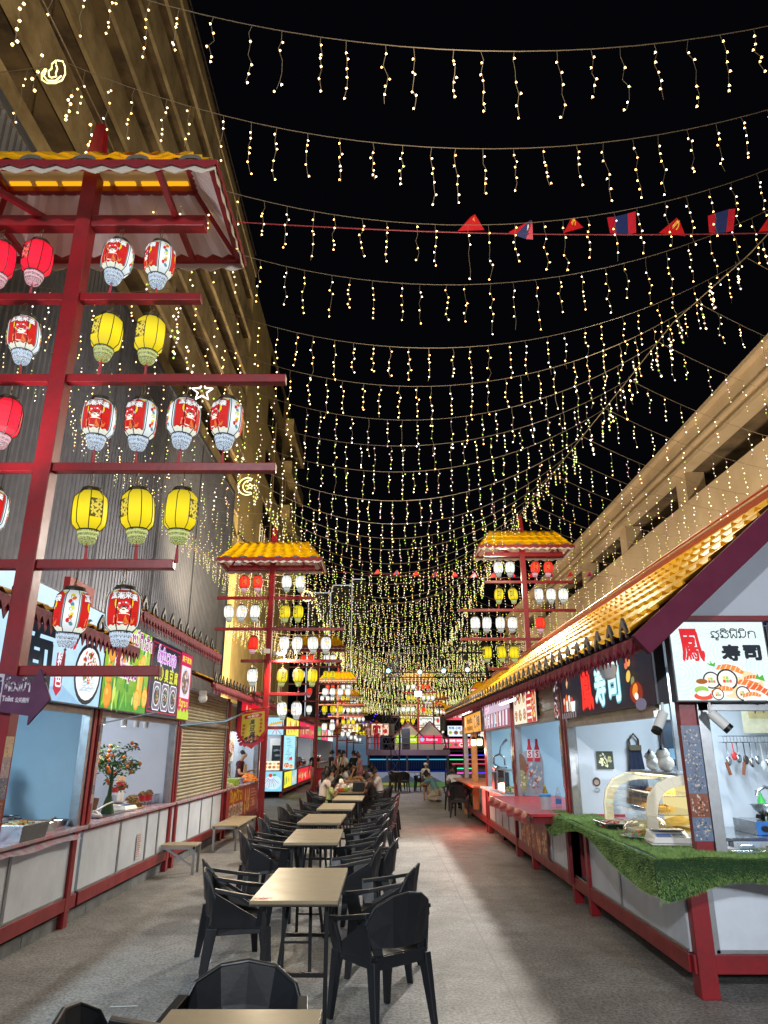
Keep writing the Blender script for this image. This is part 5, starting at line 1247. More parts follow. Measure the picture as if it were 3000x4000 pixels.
for i, (x, y, lab) in enumerate(TB):
    if i == 0: tb0.location = (x, y, 0); tb0['label'] = lab; tb0['group'] = 'beige folding tables'; o = tb0
    else: o = dup(tb0, (x, y, 0), R(rnd.uniform(-1, 1)) if i > 1 else 0, lab, 'beige folding tables')
    if i == 11: o.rotation_euler = (0, 0, PI/2)
for k, (x, y, c1, lab) in enumerate(((-.765, 5.03, '#c4404a', 'round red sticker with white lettering on the corner of the first full table'), (-.95, 7.87, '#c8848a', 'faded pink sticker on the second full table'), (-1.03, 9.9, '#c8848a', 'faded pink sticker on the third full table'))):
    A = Art(.0003); A.ell(0, 0, .058, .045, c1, 24); A.ell(0, 0, .045, .034, '#c8566a' if k == 0 else '#d8a0a0', 22); A.text('LS', 0, 0, .032, '#f0e8ea', bold=.0015) if k == 0 else None
    o = A.build('sticker', PRINT, None, plane((0, 0, 0), (1, 0, 0), (0, 1, 0))); o.location = (x, y, .7515); tag(o, lab, 'sticker')

# ------------------------------------------------------------------ people
SKINC = ['#b98a68', '#c49a78', '#a97a58']
def skin_mesh(name, verts, edges, m_, parent, sub=1, root=0):
    me = bpy.data.meshes.new(name); me.from_pydata([v[:3] for v in verts], edges, [])
    o = bpy.data.objects.new(name, me); COL.objects.link(o)
    sk = o.modifiers.new('s', 'SKIN'); sk.use_smooth_shade = True; sk.branch_smoothing = .4
    for i, v in enumerate(verts):
        r = v[3]; rr = (r, r) if not isinstance(r, tuple) else r
        me.skin_vertices[0].data[i].radius = rr
        me.skin_vertices[0].data[i].use_root = (i == root)
    sb = o.modifiers.new('b', 'SUBSURF'); sb.levels = sub; sb.render_levels = sub
    dg = bpy.context.evaluated_depsgraph_get(); dg.update()
    nm = bpy.data.meshes.new_from_object(o.evaluated_get(dg)); nm.name = name
    bpy.data.objects.remove(o); bpy.data.meshes.remove(me)
    nm.materials.clear(); nm.materials.append(m_)
    nm.polygons.foreach_set('use_smooth', [True]*len(nm.polygons))
    ob = bpy.data.objects.new(name, nm); COL.objects.link(ob); ob.parent = parent; return ob
POSES = {
 # pelvis z, hip, knee, ankle, toe (per side, x given for right side), chest, neck, head; shoulder, elbow, hand
 'stand': dict(p=(0,0,.92), ch=(0,.0,1.22), nk=(0,.01,1.44), hd=(0,.03,1.57), leg=[((.085,0,.88),(.09,.02,.48),(.09,-.02,.07),(.10,.12,.03))]*2, arm=[((.17,0,1.36),(.22,-.02,1.10),(.22,.08,.86))]*2),
 'walk': dict(p=(0,0,.92), ch=(0,.0,1.22), nk=(0,.01,1.44), hd=(0,.04,1.57), leg=[((.085,0,.88),(.09,.12,.49),(.09,.05,.09),(.10,.19,.04)),((.085,0,.88),(.09,-.04,.48),(.09,-.22,.10),(.10,-.1,.03))], arm=[((.17,0,1.36),(.22,-.08,1.10),(.2,-.02,.86)),((.17,0,1.36),(.21,.06,1.10),(.18,.22,.95))]),
 'work': dict(p=(0,0,.92), ch=(0,.02,1.22), nk=(0,.05,1.43), hd=(0,.11,1.54), leg=[((.085,0,.88),(.09,.02,.48),(.09,-.02,.07),(.10,.12,.03))]*2, arm=[((.17,.02,1.35),(.23,.08,1.10),(.10,.30,1.10)),((.17,.02,1.35),(.23,.06,1.10),(.14,.28,1.17))]),
 'sit': dict(p=(0,0,.50), ch=(0,.04,.80), nk=(0,.07,1.01), hd=(0,.11,1.14), leg=[((.085,.02,.47),(.10,.40,.48),(.10,.40,.10),(.10,.52,.04))]*2, arm=[((.17,.05,.93),(.23,.13,.70),(.16,.36,.78)),((.17,.05,.93),(.22,.16,.70),(.12,.36,.80))]),
 'eat': dict(p=(0,0,.50), ch=(0,.06,.79), nk=(0,.12,.99), hd=(0,.19,1.11), leg=[((.085,.02,.47),(.10,.40,.48),(.10,.40,.10),(.10,.52,.04))]*2, arm=[((.17,.07,.92),(.24,.18,.72),(.07,.30,.97)),((.17,.07,.92),(.22,.2,.72),(.13,.42,.80))]),
 'reach': dict(p=(0,0,.50), ch=(0,.07,.79), nk=(0,.13,.98), hd=(0,.18,1.11), leg=[((.085,.02,.47),(.10,.40,.48),(.10,.40,.10),(.10,.52,.04))]*2, arm=[((.17,.08,.92),(.22,.27,.80),(.12,.52,.82)),((.17,.08,.92),(.22,.24,.78),(.10,.50,.80))]),
 'squat': dict(p=(0,-.02,.30), ch=(0,.14,.58), nk=(0,.26,.74), hd=(0,.36,.83), leg=[((.09,0,.29),(.16,.38,.46),(.14,.14,.09),(.15,.28,.03)),((.09,0,.29),(.13,.30,.12),(.12,-.08,.10),(.12,-.14,.03))], arm=[((.17,.22,.68),(.2,.42,.50),(.07,.55,.52)),((.17,.22,.68),(.18,.44,.52),(.05,.56,.48))]),
}
PC = [0]
def person(label, loc, yaw, pose='stand', h=1.0, skin='#b98a68', hair='#120e0d', hairstyle='short', top='#d8d8d8', bottom='#2a2f3c', sleeve='short', legs='long', cap=None, apron=None, turn=0, topvar=None, shoe='#1c1c1e', group=None):
    PC[0] += 1; i = PC[0]; h *= .93 if pose in ('sit', 'eat', 'reach') else .96
    t = thing('person', label, 'person', loc, R(yaw), group); P = POSES[pose]
    sm = mat('skin_%s' % skin, skin, .5, var=.12, scale=14); tm = mat('cloth_%s%s' % (top, topvar or ''), top, .85, dark=topvar, var=0 if topvar else .15, scale=26 if topvar else 8); bm = mat('cloth_%s' % bottom, bottom, .85, var=.15, scale=9); hm = mat('hair_%s' % hair, hair, .45, var=.3, scale=30)
    S = lambda v: tuple(c*h for c in v[:3])
    V = []; E = []
    def v(p, r): V.append((*S(p), r*h if not isinstance(r, tuple) else tuple(q*h for q in r))); return len(V)-1
    def e(a, b): E.append((a, b))
    p, c, n, hd = P['p'], P['ch'], P['nk'], P['hd']; mid = tuple((p[k]+c[k])/2 for k in range(3))
    ip = v(p, .105); im = v(mid, .095); ic = v(c, .115); isn = v(tuple(c[k]*.35+n[k]*.65 for k in range(3)), .085); inn = v(n, .048)
    jw = v((hd[0], hd[1]-.005, hd[2]-.055), .058); hc = v(hd, .074); tp = v((hd[0], hd[1]-.015, hd[2]+.05), .06)
    for a, b in ((ip, im), (im, ic), (ic, isn), (isn, inn), (inn, jw), (jw, hc), (hc, tp)): e(a, b)
    nose = v((hd[0], hd[1]+.078, hd[2]-.015), .014); e(hc, nose)
    for s, L in zip((1, -1), P['leg']):
        q = [(s*a[0], a[1], a[2]) for a in L]; ids = [v(q[0], .08), v(q[1], .058), v(tuple((q[1][k]*.55+q[2][k]*.45) for k in range(3)), .052), v(q[2], .036), v(q[3], .034)]
        e(ip, ids[0]); [e(a, b) for a, b in zip(ids, ids[1:])]
    for s, Aa in zip((1, -1), P['arm']):
        q = [(s*a[0], a[1], a[2]) for a in Aa]; ids = [v(q[0], .052), v(q[1], .038), v(q[2], .026)]
        e(isn, ids[0]); e(ids[0], ids[1]); e(ids[1], ids[2])
        d = (Vector(q[2])-Vector(q[1])).normalized(); sd = d.cross(Vector((0, 0, 1))).normalized() if abs(d.z) < .9 else Vector((0, 1, 0))
        w_ = Vector(q[2])+d*.055; pm = v(w_, .027); e(ids[2], pm)
        for k, (o_, ln) in enumerate(((-.03, .055), (-.01, .068), (.011, .063), (.03, .048))):
            f1 = v(w_+d*.03+sd*o_, .010); f2 = v(w_+d*(.03+ln*.55)+sd*o_*1.1, .009); f3 = v(w_+d*(.03+ln*.85)+sd*o_*1.1+Vector((0,0,-.02)), .008); e(pm, f1); e(f1, f2); e(f2, f3)
        th1 = v(w_-d*.01+sd*-s*.04+Vector((0,0,.005)), .011); th2 = v(w_+d*.03+sd*-s*.06, .009); e(pm, th1); e(th1, th2)
    skin_mesh('body', V, E, sm, t)
    # shirt
    V, E = [], []
    ip = v((p[0], p[1], p[2]+.0), (.135, .12)); im = v(mid, (.125, .11)); ic = v(c, (.14, .125)); isn = v(tuple(c[k]*.4+n[k]*.6 for k in range(3)), .10)
    e(ip, im); e(im, ic); e(ic, isn)
    if sleeve != 'none':
        for s, Aa in zip((1, -1), P['arm']):
            q = [(s*a[0], a[1], a[2]) for a in Aa]; a = v(q[0], .07); e(isn, a); k = .62 if sleeve == 'short' else 1
            b = v(tuple(q[0][j]*(1-k)+q[1][j]*k for j in range(3)), .062 if sleeve == 'short' else .052); e(a, b)
            if sleeve == 'long': z = v(q[2], .038); e(b, z)
    else:
        for s in (1, -1): a = v((s*.1, n[1]-.01, c[2]*.35+n[2]*.65), .05); e(isn, a)
    skin_mesh('shirt', V, E, tm, t)
    # trousers / shorts
    V, E = [], []
    ip = v((p[0], p[1], p[2]-.01), (.125, .115))
    for s, L in zip((1, -1), P['leg']):
        q = [(s*a[0], a[1], a[2]) for a in L]; a = v(q[0], .098); e(ip, a); k = 1.0
        if legs == 'long': b = v(q[1], .075); z = v(q[2], .055); e(a, b); e(b, z)
        else: b = v(tuple(q[0][j]*.2+q[1][j]*.8 for j in range(3)), .085); e(a, b)
    skin_mesh('trousers' if legs == 'long' else 'shorts', V, E, bm, t)
    # shoes
    m = MB()
    for s, L in zip((1, -1), P['leg']):
        a, b = L[2], L[3]; m.sphere(S((s*(a[0]+b[0])/2, (a[1]+b[1])/2+.01, max(.035, (a[2]+b[2])/2-.01))), .055*h, n=10, m=6, sc=(.85, 2.2, .75))
    m.build('shoe', mat('shoe_%s' % shoe, shoe, .6), t, smooth=True)
    # hair
    V, E = [], []
    a = v((hd[0], hd[1]-.022, hd[2]+.026), .082); b = v((hd[0], hd[1]-.045, hd[2]-.02), .068); e(a, b); f = v((hd[0], hd[1]+.028, hd[2]+.062), .045); e(a, f)
    if hairstyle in ('long', 'pony', 'bob'):
        k = .12 if hairstyle == 'bob' else .26; z = v((hd[0], hd[1]-.085, hd[2]-.14), .07 if hairstyle != 'pony' else .035); e(b, z)
        y_ = v((hd[0], hd[1]-.11, hd[2]-.14-k), .055 if hairstyle == 'long' else .03); e(z, y_)
    if hairstyle == 'bun': z = v((hd[0], hd[1]-.09, hd[2]+.11), .045); e(a, z)
    if hairstyle == 'ponyhigh': z = v((hd[0], hd[1]-.13, hd[2]), .035); e(a, z); y_ = v((hd[0], hd[1]-.15, hd[2]-.2), .03); e(z, y_)
    skin_mesh('hair', V, E, hm, t)
    # face
    m = MB()
    for s in (-1, 1): m.sphere(S((hd[0]+s*.03, hd[1]+.067, hd[2]+.006)), .009*h, n=6, m=4, sc=(1.3, .5, .7))
    m.sphere(S((hd[0], hd[1]+.060, hd[2]-.05)), .014*h, 0, n=6, m=4, sc=(1.3, .4, .35)); m.build('face', mat('face_dark', '#3a1c18', .5), t)
    if cap:
        m = MB(); m.sphere(S((hd[0], hd[1]-.012, hd[2]+.030)), .10*h, n=12, m=8, sc=(1, 1.05, .85)); m.slab([S((x, y, z)) for x, y, z in ((-.07, hd[1]+.07, hd[2]+.035), (.07, hd[1]+.07, hd[2]+.035), (.06, hd[1]+.18, hd[2]+.015), (-.06, hd[1]+.18, hd[2]+.015))], (0, 0, .012)); m.build('cap', mat('cap_'+cap, cap, .8), t, smooth=True)
    if apron:
        m = MB(); y0 = c[1]+.135; m.slab([S(q) for q in ((-.11, y0, c[2]+.1), (.11, y0, c[2]+.1), (.16, y0, c[2]-.08), (.17, p[1]+.15, p[2]-.42), (-.17, p[1]+.15, p[2]-.42), (-.16, y0, c[2]-.08))], (0, .012, 0)); m.build('apron', mat('apron_'+apron, apron, .9, var=.2), t)
    return t
person('cook in a black and white patterned shirt standing at the end of the skewer counter', (-3.55, 16.9, 0), -75, 'stand', 1.02, hairstyle='bun', top='#1a1a1c', topvar='#c8c8c4', bottom='#5a6a80')
person('cook in a beige apron over a maroon top handling food at the skewer counter', (-3.5, 18.1, 0), -95, 'work', 1.02, hairstyle='bun', top='#4a1a24', bottom='#8a7a6a', apron='#b8a48c')
person('person with long black hair at the left edge inside the noodle stall', (-3.95, 7.25, 0), 150, 'stand', 1.0, hairstyle='long', top='#c8b8b0', bottom='#2a2a30')
person('woman with long black hair and pale blouse sitting with her back half turned', (-1.42, 17.4, 0), -55, 'sit', 1.06, hairstyle='long', top='#d8c8bc', bottom='#3a2a2a')
person('man with short hair seated behind the long haired woman', (-1.38, 18.9, 0), -80, 'sit', 1.08, hairstyle='short', top='#b8a898', bottom='#2a2a30')
person('small girl in a green and yellow patterned dress lifting food to her mouth', (-1.22, 16.55, .08), -85, 'eat', .84, hairstyle='bob', top='#7fae8a', topvar='#d8c84a', bottom='#7fae8a', legs='short')
person('boy in a black t-shirt facing the food with his hand at his mouth', (-.25, 17.7, .0), 85, 'eat', 1.0, skin='#8a5c42', hairstyle='short', top='#1a1a1e', bottom='#22242c')
person('boy in a white striped shirt looking down at the table', (-.08, 19.6, .0), 88, 'eat', 1.06, hairstyle='short', top='#d4d6d8', bottom='#2a2f3c')
person('woman in a dark green patterned top reaching across the table', (-1.32, 20.8, 0), -82, 'reach', 1.06, hairstyle='pony', top='#26402f', topvar='#16261c', bottom='#1a1c20')
person('woman in a white top with dark collar leaning over her plate', (-1.25, 22.8, 0), -85, 'eat', 1.08, hairstyle='pony', top='#dcdfe2', bottom='#202430')
person('woman in a grey vest seated facing the stalls', (-.22, 22.9, 0), 86, 'reach', 1.08, hairstyle='bob', top='#7c8490', bottom='#20242c', sleeve='none')
person('girl in a black sleeveless top standing behind the seated diners', (-1.38, 24.6, 0), -80, 'stand', .93, hairstyle='ponyhigh', top='#17181c', bottom='#1c1d22', sleeve='none')
person('young man in a white shirt standing in the group down the alley', (-1.62, 29.4, 0), -20, 'stand', .97, hairstyle='short', top='#dfe2e0', bottom='#2a2f3c')
person('man in a black shirt standing on the open side of the standing group', (-1.22, 30.4, 0), 150, 'stand', .96, hairstyle='short', top='#15171b', bottom='#2a2c33')
person('person in dark clothes bending by the red bin', (-2.25, 31.8, 0), -60, 'walk', .98, hairstyle='short', top='#181a20', bottom='#22242b')
person('person in a white vest next to the red tower pole, in the standing group', (-1.98, 33.0, 0), 175, 'stand', .98, hairstyle='short', top='#d8d4c8', bottom='#8a7c6a', sleeve='none')
person('woman with a hair bun, black top and pink shorts by the second row counter', (-2.95, 31.6, 0), 20, 'stand', .96, hairstyle='bun', top='#15171b', bottom='#e0a0a8', legs='short')
person('woman in a dusty pink dress standing among the diners with raised hands', (-.82, 26.0, 0), 80, 'work', .97, hairstyle='pony', top='#b8828a', bottom='#b8828a', legs='long', hair='#5a2a28')
person('diner in a grey shirt at the most distant table', (-1.25, 25.2, 0), -88, 'sit', 1.04, hairstyle='short', top='#5a5f68', bottom='#20242c')
person('child in a white cap, long white t-shirt and blue shorts standing in the alley', (1.42, 25.6, 0), -28, 'stand', .74, cap='#e4e4e0', top='#e2e0d6', bottom='#24407a', legs='short', shoe='#c8c8c4')
person('man in a teal t-shirt and cream trousers squatting beside the child', (1.72, 24.6, 0), 62, 'squat', 1.06, top='#6f9c9c', bottom='#c4b8a4', shoe='#3a3230')
person('girl with long hair and a white top seated at the orange counter', (2.0, 21.4, 0), -8, 'eat', 1.04, hairstyle='long', top='#dcdee4', bottom='#1c1e26')
person('figure in a red and white costume on the raised deck', (-.35, 34.7, 1.58), 170, 'stand', .82, cap='#c81e28', top='#b81e2a', bottom='#b81e2a')
person('figure in a pale pink gown on the raised deck', (-.75, 34.8, 1.58), 200, 'stand', .72, hairstyle='long', hair='#c8a09a', top='#c8a09a', bottom='#c8a09a')

# ------------------------------------------------------------------ things on the left counters
def simple(name, label, cat, m, mats, loc=None, smooth=False, group=None, bevel=0, world=True, rz=0):
    """single-mesh thing; mesh in local coordinates at loc"""
    o = m.build(name, mats, None, smooth=smooth, bevel=bevel); o.location = loc or (0, 0, 0); o.rotation_euler = (0, 0, rz); return tag(o, label, cat, group)
LEAF = mat('glossy_leaf', '#2f6a24', .35, dark='#123a10', scale=30); TRUNK = mat('green_stem', '#2a4a22', .7, var=.3, scale=20); ORG = mat('tangerine', '#e07018', .45, var=.15, scale=20)
t = thing('orange_tree', 'small tangerine tree covered in orange fruit standing on the counter', 'tree', (-3.3, 9.1, .9)); t.scale = (.92, .92, .94)
q = random.Random(11)
m = MB(); m.lathe([(.0, 0), (.085, 0), (.08, .05), (.055, .16), (.035, .22)], 12); m.tube([(0, 0, .2), (.01, 0, .4), (0, .01, .55), (.015, 0, .7)], [.03, .022, .017, .01], 8)
brs = []
for k in range(15):
    a = q.uniform(0, 2*PI); z0 = q.uniform(.25, .58); r = q.uniform(.1, .30); z1 = min(.86, z0+q.uniform(.05, .35)); e_ = (r*math.cos(a), r*math.sin(a), z1 if r < .25 else min(z1, .62)); brs.append(e_); m.tube([(0, 0, z0), (e_[0]*.5, e_[1]*.5, (z0+e_[2])/2+.03), e_], [.006, .005, .003], 5)
brs += [(0, 0, .8), (.05, .06, .72), (-.06, .03, .66)]
m.build('trunk', TRUNK, t, smooth=True)
m = MB()
for e_ in brs:
    for j in range(30):
        c = Vector(e_)+Vector((q.gauss(0, .045), q.gauss(0, .045), q.gauss(0, .04))); d = Vector((q.uniform(-1, 1), q.uniform(-1, 1), q.uniform(-.6, .5))).normalized(); s_ = d.orthogonal().normalized(); L = q.uniform(.022, .036)
        m.add([c-d*L, c+s_*L*.45+Vector((0,0,.004)), c+d*L, c-s_*L*.45+Vector((0,0,.004))], [(0, 1, 2, 3)])
m.build('crown', LEAF, t)
for k in range(34):
    e_ = brs[k % len(brs)]; c = (e_[0]+q.gauss(0, .045), e_[1]+q.gauss(0, .045), e_[2]+q.gauss(0, .035)); MB().sphere(c, q.uniform(.022, .028), n=12, m=8).build('fruit', ORG, t, smooth=True)
# steel tray of salad, pots
def basin(m, x0, x1, y0, y1, z0, z1, th=.008, fl=.02):
    m.slab([(x0+fl, y0+fl, z0), (x1-fl, y0+fl, z0), (x1-fl, y1-fl, z0), (x0+fl, y1-fl, z0)], (0, 0, th))
    for a, b, c, d in (((x0+fl, y0+fl), (x1-fl, y0+fl), (x1, y0), (x0, y0)), ((x1-fl, y0+fl), (x1-fl, y1-fl), (x1, y1), (x1, y0)), ((x1-fl, y1-fl), (x0+fl, y1-fl), (x0, y1), (x1, y1)), ((x0+fl, y1-fl), (x0+fl, y0+fl), (x0, y0), (x0, y1))):
        m.add([(*a, z0), (*b, z0), (*c, z1), (*d, z1)], [(0, 1, 2, 3)])
    m.tube([(x0, y0, z1), (x1, y0, z1), (x1, y1, z1), (x0, y1, z1), (x0, y0, z1)], .007, 6)
def heap(m, c, rx, ry, h, n, s, q, mats=1):
    for k in range(n):
        a = q.uniform(0, 2*PI); d = math.sqrt(q.random()); z = h*(1-d*d)*q.uniform(.75, 1.05)
        m.cbox((c[0]+rx*d*math.cos(a), c[1]+ry*d*math.sin(a), c[2]+z), (s*q.uniform(.6, 1.6), s*q.uniform(.5, 1.2), s*q.uniform(.4, .9)), k % mats, q.uniform(0, 3), q.uniform(-1, 1))
t = thing('steel_tray', 'deep stainless tray of mixed vegetables on the noodle stall counter', 'tray', (-3.2, 6.72, .9))
m = MB(); basin(m, -.16, .16, -.26, .26, .002, .13); m.build('basin', STEEL, t, smooth=True)
m = MB(); heap(m, (0, 0, .09), .14, .22, .05, 170, .03, q, 4); m.build('salad', [mat('lettuce', '#7a9a4a', .6), mat('carrot', '#c8703a', .6), mat('cabbage', '#b8c09a', .6), mat('meat', '#a0784a', .6)], t)
for k, (y, s, lab) in enumerate(((7.42, .075, 'shallow steel food pan with foil edge, closest to the deep vegetable tray'), (7.66, .065, 'smaller steel food pan next to the other shallow pan'))):
    m = MB(); basin(m, -s*1.2, s*1.2, -s*1.6, s*1.6, .002, .07); simple('food_pan', lab, 'pan', m, STEEL, (-3.28, y, .9), True)
t = thing('cooking_pot', 'steel pot with a black handle at the left edge on the noodle counter', 'pot', (-3.6, 7.28, .9)); MB().lathe([(0, .0), (.1, 0), (.11, .02), (.11, .13), (.118, .135), (.112, .14)], 24).build('pot_body', STEEL, t, smooth=True); m = MB(); m.tube([(.11, .0, .11), (.15, 0, .12), (.16, 0, .08), (.12, 0, .06)], .009, 6); m.build('handle', BLACK, t)
m = MB(); m.lathe([(0, 0), (.09, 0), (.095, .07), (.1, .075)], 20); simple('food_pan', 'round steel pan behind the vegetable tray', 'pan', m, STEEL, (-3.52, 7.5, .9), True)
m = MB(); m.tube([(-.02, -.2, .02), (.0, .1, .05), (.02, .28, .09)], [.012, .01, .013], 6); m.lathe([(0, -.0), (.05, .01), (.055, .03)], 12, (-.02, -.22, .0)); simple('ladle', 'long wooden handled ladle lying on the noodle counter', 'ladle', m, [WOOD], (-3.4, 7.75, .915), True)
m = MB(); n = 26; vs = []
for i in range(n+1):
    for j in range(6): vs.append((-3.9+.86*j/5 if j < 5 else -3.035, 3.0+4.75*i/n, .906+.006*math.sin(i*1.7+j*2)-(0 if j < 5 else .10+.012*math.sin(i*1.3))))
m.add(vs, [(i*6+j, i*6+j+1, i*6+7+j, i*6+6+j) for i in range(n) for j in range(5)]); o = m.build('table_cover', mat('shiny_printed_cover', '#b8bcc8', .18, dark='#b86a7c', scale=7), None, smooth=True); tag(o, 'shiny printed plastic cover draped over the noodle stall counter', 'table cover')
m = MB(); m.box(-.3, .2, -.7, .85, 0, .01); m.box(-.28, .18, -.68, .83, .01, .014); simple('serving_tray', 'flat dark tray under the tangerine tree and scale', 'tray', m, mat('dark_tray', '#3a3d48', .3), (-3.4, 9.3, .9))
def scale_thing(label, loc, rz):
    t = thing('weighing_scale', label, 'scale', loc, rz)
    m = MB(); m.slab([(-.16, -.11, .0), (.16, -.11, 0), (.16, .13, 0), (-.16, .13, 0)], (0, 0, .012)); m.add([(-.15,-.12,.01),(.15,-.12,.01),(.17,.13,.01),(-.17,.13,.01),(-.13,-.10,.05),(.13,-.10,.05),(.15,.10,.085),(-.15,.10,.085)], [(0,3,2,1),(4,5,6,7),(0,1,5,4),(1,2,6,5),(2,3,7,6),(3,0,4,7)]); m.build('scale_body', WHITE, t, bevel=.006)
    MB().box(-.12, .12, -.0, .14, .088, .096).build('weighing_plate', STEEL, t, bevel=.003)
    m = MB(); m.slab([(-.11, -.09, .056), (-.0, -.09, .056), (-.0, -.025, .068), (-.11, -.025, .068)], (0, 0, .002)); m.build('display', mat('blue_lcd', '#3a5a9a', .2, emit=.15), t)
    m = MB(); m.slab([(.01, -.09, .056), (.11, -.09, .056), (.11, -.025, .068), (.01, -.025, .068)], (0, 0, .002)); m.build('keypad', BLACK, t); return t
scale_thing('white weighing scale beside the tangerine tree', (-3.3, 9.62, .914), R(80)).scale = (1.05, 1.05, 1.05)
# cups, piles, boxes on the juice counter
CUPR = mat('red_paper_cup', '#c02030', .5); NUT = mat('fried_tofu', '#8a6a34', .7, dark='#2a2014', scale=40)
t = thing('snack_pile', 'pyramid of dark fried tofu on a wooden board', 'food', (-3.32, 10.0, .91)); MB().box(-.13, .13, -.15, .15, 0, .015).build('board', WOOD, t); m = MB(); heap(m, (0, 0, .02), .12, .14, .13, 420, .025, q); m.build('tofu_pieces', NUT, t)
for k, (dx, y) in enumerate(((0, 10.28), (.02, 10.46), (-.01, 10.62))):
    t = thing('snack_cup', 'red paper cup of dark fried tofu in a wire holder, %s from the tofu pyramid' % ORD[k], 'cup', (-3.28+dx, y, .9), 0, 'red snack cups in wire holders')
    MB().lathe([(.03, .07), (.05, .15), (.052, .152)], 16).build('cup', CUPR, t, smooth=True); m = MB(); heap(m, (0, 0, .15), .045, .045, .045, 60, .022, q); m.build('tofu_pieces', NUT, t)
    m = MB(); 
    for a in (.5, 2, 3.6, 5.2): m.tube([(.05*math.cos(a), .05*math.sin(a), 0), (.034*math.cos(a), .034*math.sin(a), .1)], .004, 4)
    m.lathe([(.036, .1), (.04, .1)], 12); m.build('wire_holder', STEEL, t)
t = thing('cup_stack', 'tower of clear plastic cups with a red band by the tofu pyramid', 'cups', (-3.55, 9.95, .9)); m = MB()
for k in range(14): m.lathe([(.04, .012*k), (.048, .012*k+.02)], 14)
m.lathe([(.036, .2), (.05, .3)], 14); m.build('cup', PLAST, t); MB().lathe([(.0505, .205), (.055, .265)], 16).build('paper_band', CUPR, t)
t = thing('cup_stack', 'stacked white tubs topped by a red cup and a bright figurine of popcorn', 'cups', (-3.58, 10.25, .9)); m = MB(); m.lathe([(.05, 0), (.06, .2), (.06, .22)], 16); m.build('tub', WHITE, t, smooth=True); MB().lathe([(.045, .22), (.06, .32)], 16).build('cup', CUPR, t, smooth=True); m = MB(); heap(m, (0, 0, .32), .05, .05, .1, 60, .03, q); m.build('popcorn', mat('cream_food', '#e8c8a0', .6), t)
m = MB(); m.box(-.13, .13, -.2, .2, 0, .12); m.box(-.14, .14, -.21, .21, .12, .13); m.box(-.12, .12, .21, .5, 0, .1); simple('takeout_boxes', 'white lidded takeout boxes at the end of the juice counter', 'boxes', m, PLAST, (-3.4, 10.85, .9))
m = MB(); m.lathe([(.0, 0), (.16, 0), (.18, .14), (.17, .14), (.15, .02)], 24); simple('wooden_tub', 'round wooden tub behind the tangerine tree', 'tub', m, mat('dark_wood', '#6a4426', .6, var=.3), (-3.85, 9.75, .9), True)
m = MB(); m.box(-.14, .14, -.16, .16, 0, .14); m.slab([(-.14, -.16, .14), (-.14, .16, .14), (-.2, .16, .22), (-.2, -.16, .22)], (.004, 0, 0)); simple('cardboard_box', 'open cardboard box beside the wooden tub', 'box', m, mat('cardboard', '#9a7a58', .8, var=.1), (-3.8, 9.25, .9))
m = MB(); m.box(-.02, .02, -.17, .17, .04, .32); m.box(-.08, .08, -.08, .08, 0, .02); m.box(-.015, .015, -.03, .03, .02, .06); simple('monitor', 'black screen standing behind the tangerine tree', 'monitor', m, BLKM, (-3.7, 8.7, .9), rz=R(-25))
t = thing('water_bottle', 'clear bottle with a green cap at the near end of the juice counter', 'bottle', (-3.42, 8.35, .9)); MB().lathe([(0, 0), (.03, 0), (.032, .1), (.03, .15), (.013, .19), (.013, .2)], 14).build('bottle_body', PLAST, t, smooth=True); MB().lathe([(.015, .2), (.015, .225), (0, .225)], 12).build('bottle_cap', mat('green_cap', '#3a9a4a', .4), t)
MB_c = MB(); pts = []
for k in range(46): pts.append((.09*math.cos(k*.75)*(1-.3*math.sin(k)), .13*math.sin(k*.75), .015+.06*abs(math.sin(k*.37))))
MB_c.tube(pts, .008, 6); MB_c.tube([(.0, .1, .06), (.05, .3, .12), (.08, .42, .14)], .009, 6); simple('cable_coil', 'tangle of thick white cable on the juice counter', 'cable', MB_c, WHITE, (-3.3, 8.6, .91), True)
t = thing('notice', 'white notice sheet with red writing on the juice stall counter panel', 'notice', (-3.112, 9.72, .33)); A = Art(); A.rect(0, 0, .2, .3, '#d8d2d0')
for k in range(11): A.rect(.02, .27-k*.024, .02+.16*rnd.uniform(.6, 1), .278-k*.024, ['#b84a58', '#8a3a48'][k % 2])
A.build('sheet', PRINT, t, plane((0, 0, 0), (0, 1, 0), (0, 0, 1)))
# banner wrapped round the cooks' counter
A = Art(.0004); W, H = 3.6, .62; A.rect(0, 0, W, H, '#a83a32'); A.rect(0, 0, W, .03, '#7a2a28')
A.lao(['mo', 'i', 'no', 'u', 'ho', 'mt', 'so', 'i', 'ko', 'oo'], .3, .36, .17, '#e0b83a', w=1.3, lw=.22)
for k in range(4): A.rect(.25+k*.36, .06, .56+k*.36, .3, '#c8b49a'); A.food(.4+k*.36, .18, .12, .09, ['#6a3a2a', '#d8c8a8', '#3a2a22', '#b8603a'], 30, .3, k)
for k in range(3): A.poly([(1.85+k*.22, .06), (2.0+k*.22, .1), (1.98+k*.22, .5), (1.88+k*.22, .56)], ['#d89a4a', '#c87a3a', '#e0b070'][k])
A.food(2.1, .2, .3, .16, ['#d8a050', '#8a3a24', '#e8c87a'], 60, .15, 3)
for k in range(6): A.stroke([(2.6, .5-k*.07), (2.6+rnd.uniform(.4, .8), .5-k*.07)], .02, '#d8a878')
A.text('7000', 2.95, .2, .12, '#d8a878', bold=.006)
o = A.build('counter_banner', art_mat('dull_print', .12, 'print', blotch=.3), None, plane((0,0,0), (0, 1, 0), (0, 0, 1))); o.location = (-3.09, 14.9, .26); tag(o, 'worn red menu banner wrapped along the cooks\' counter', 'banner')
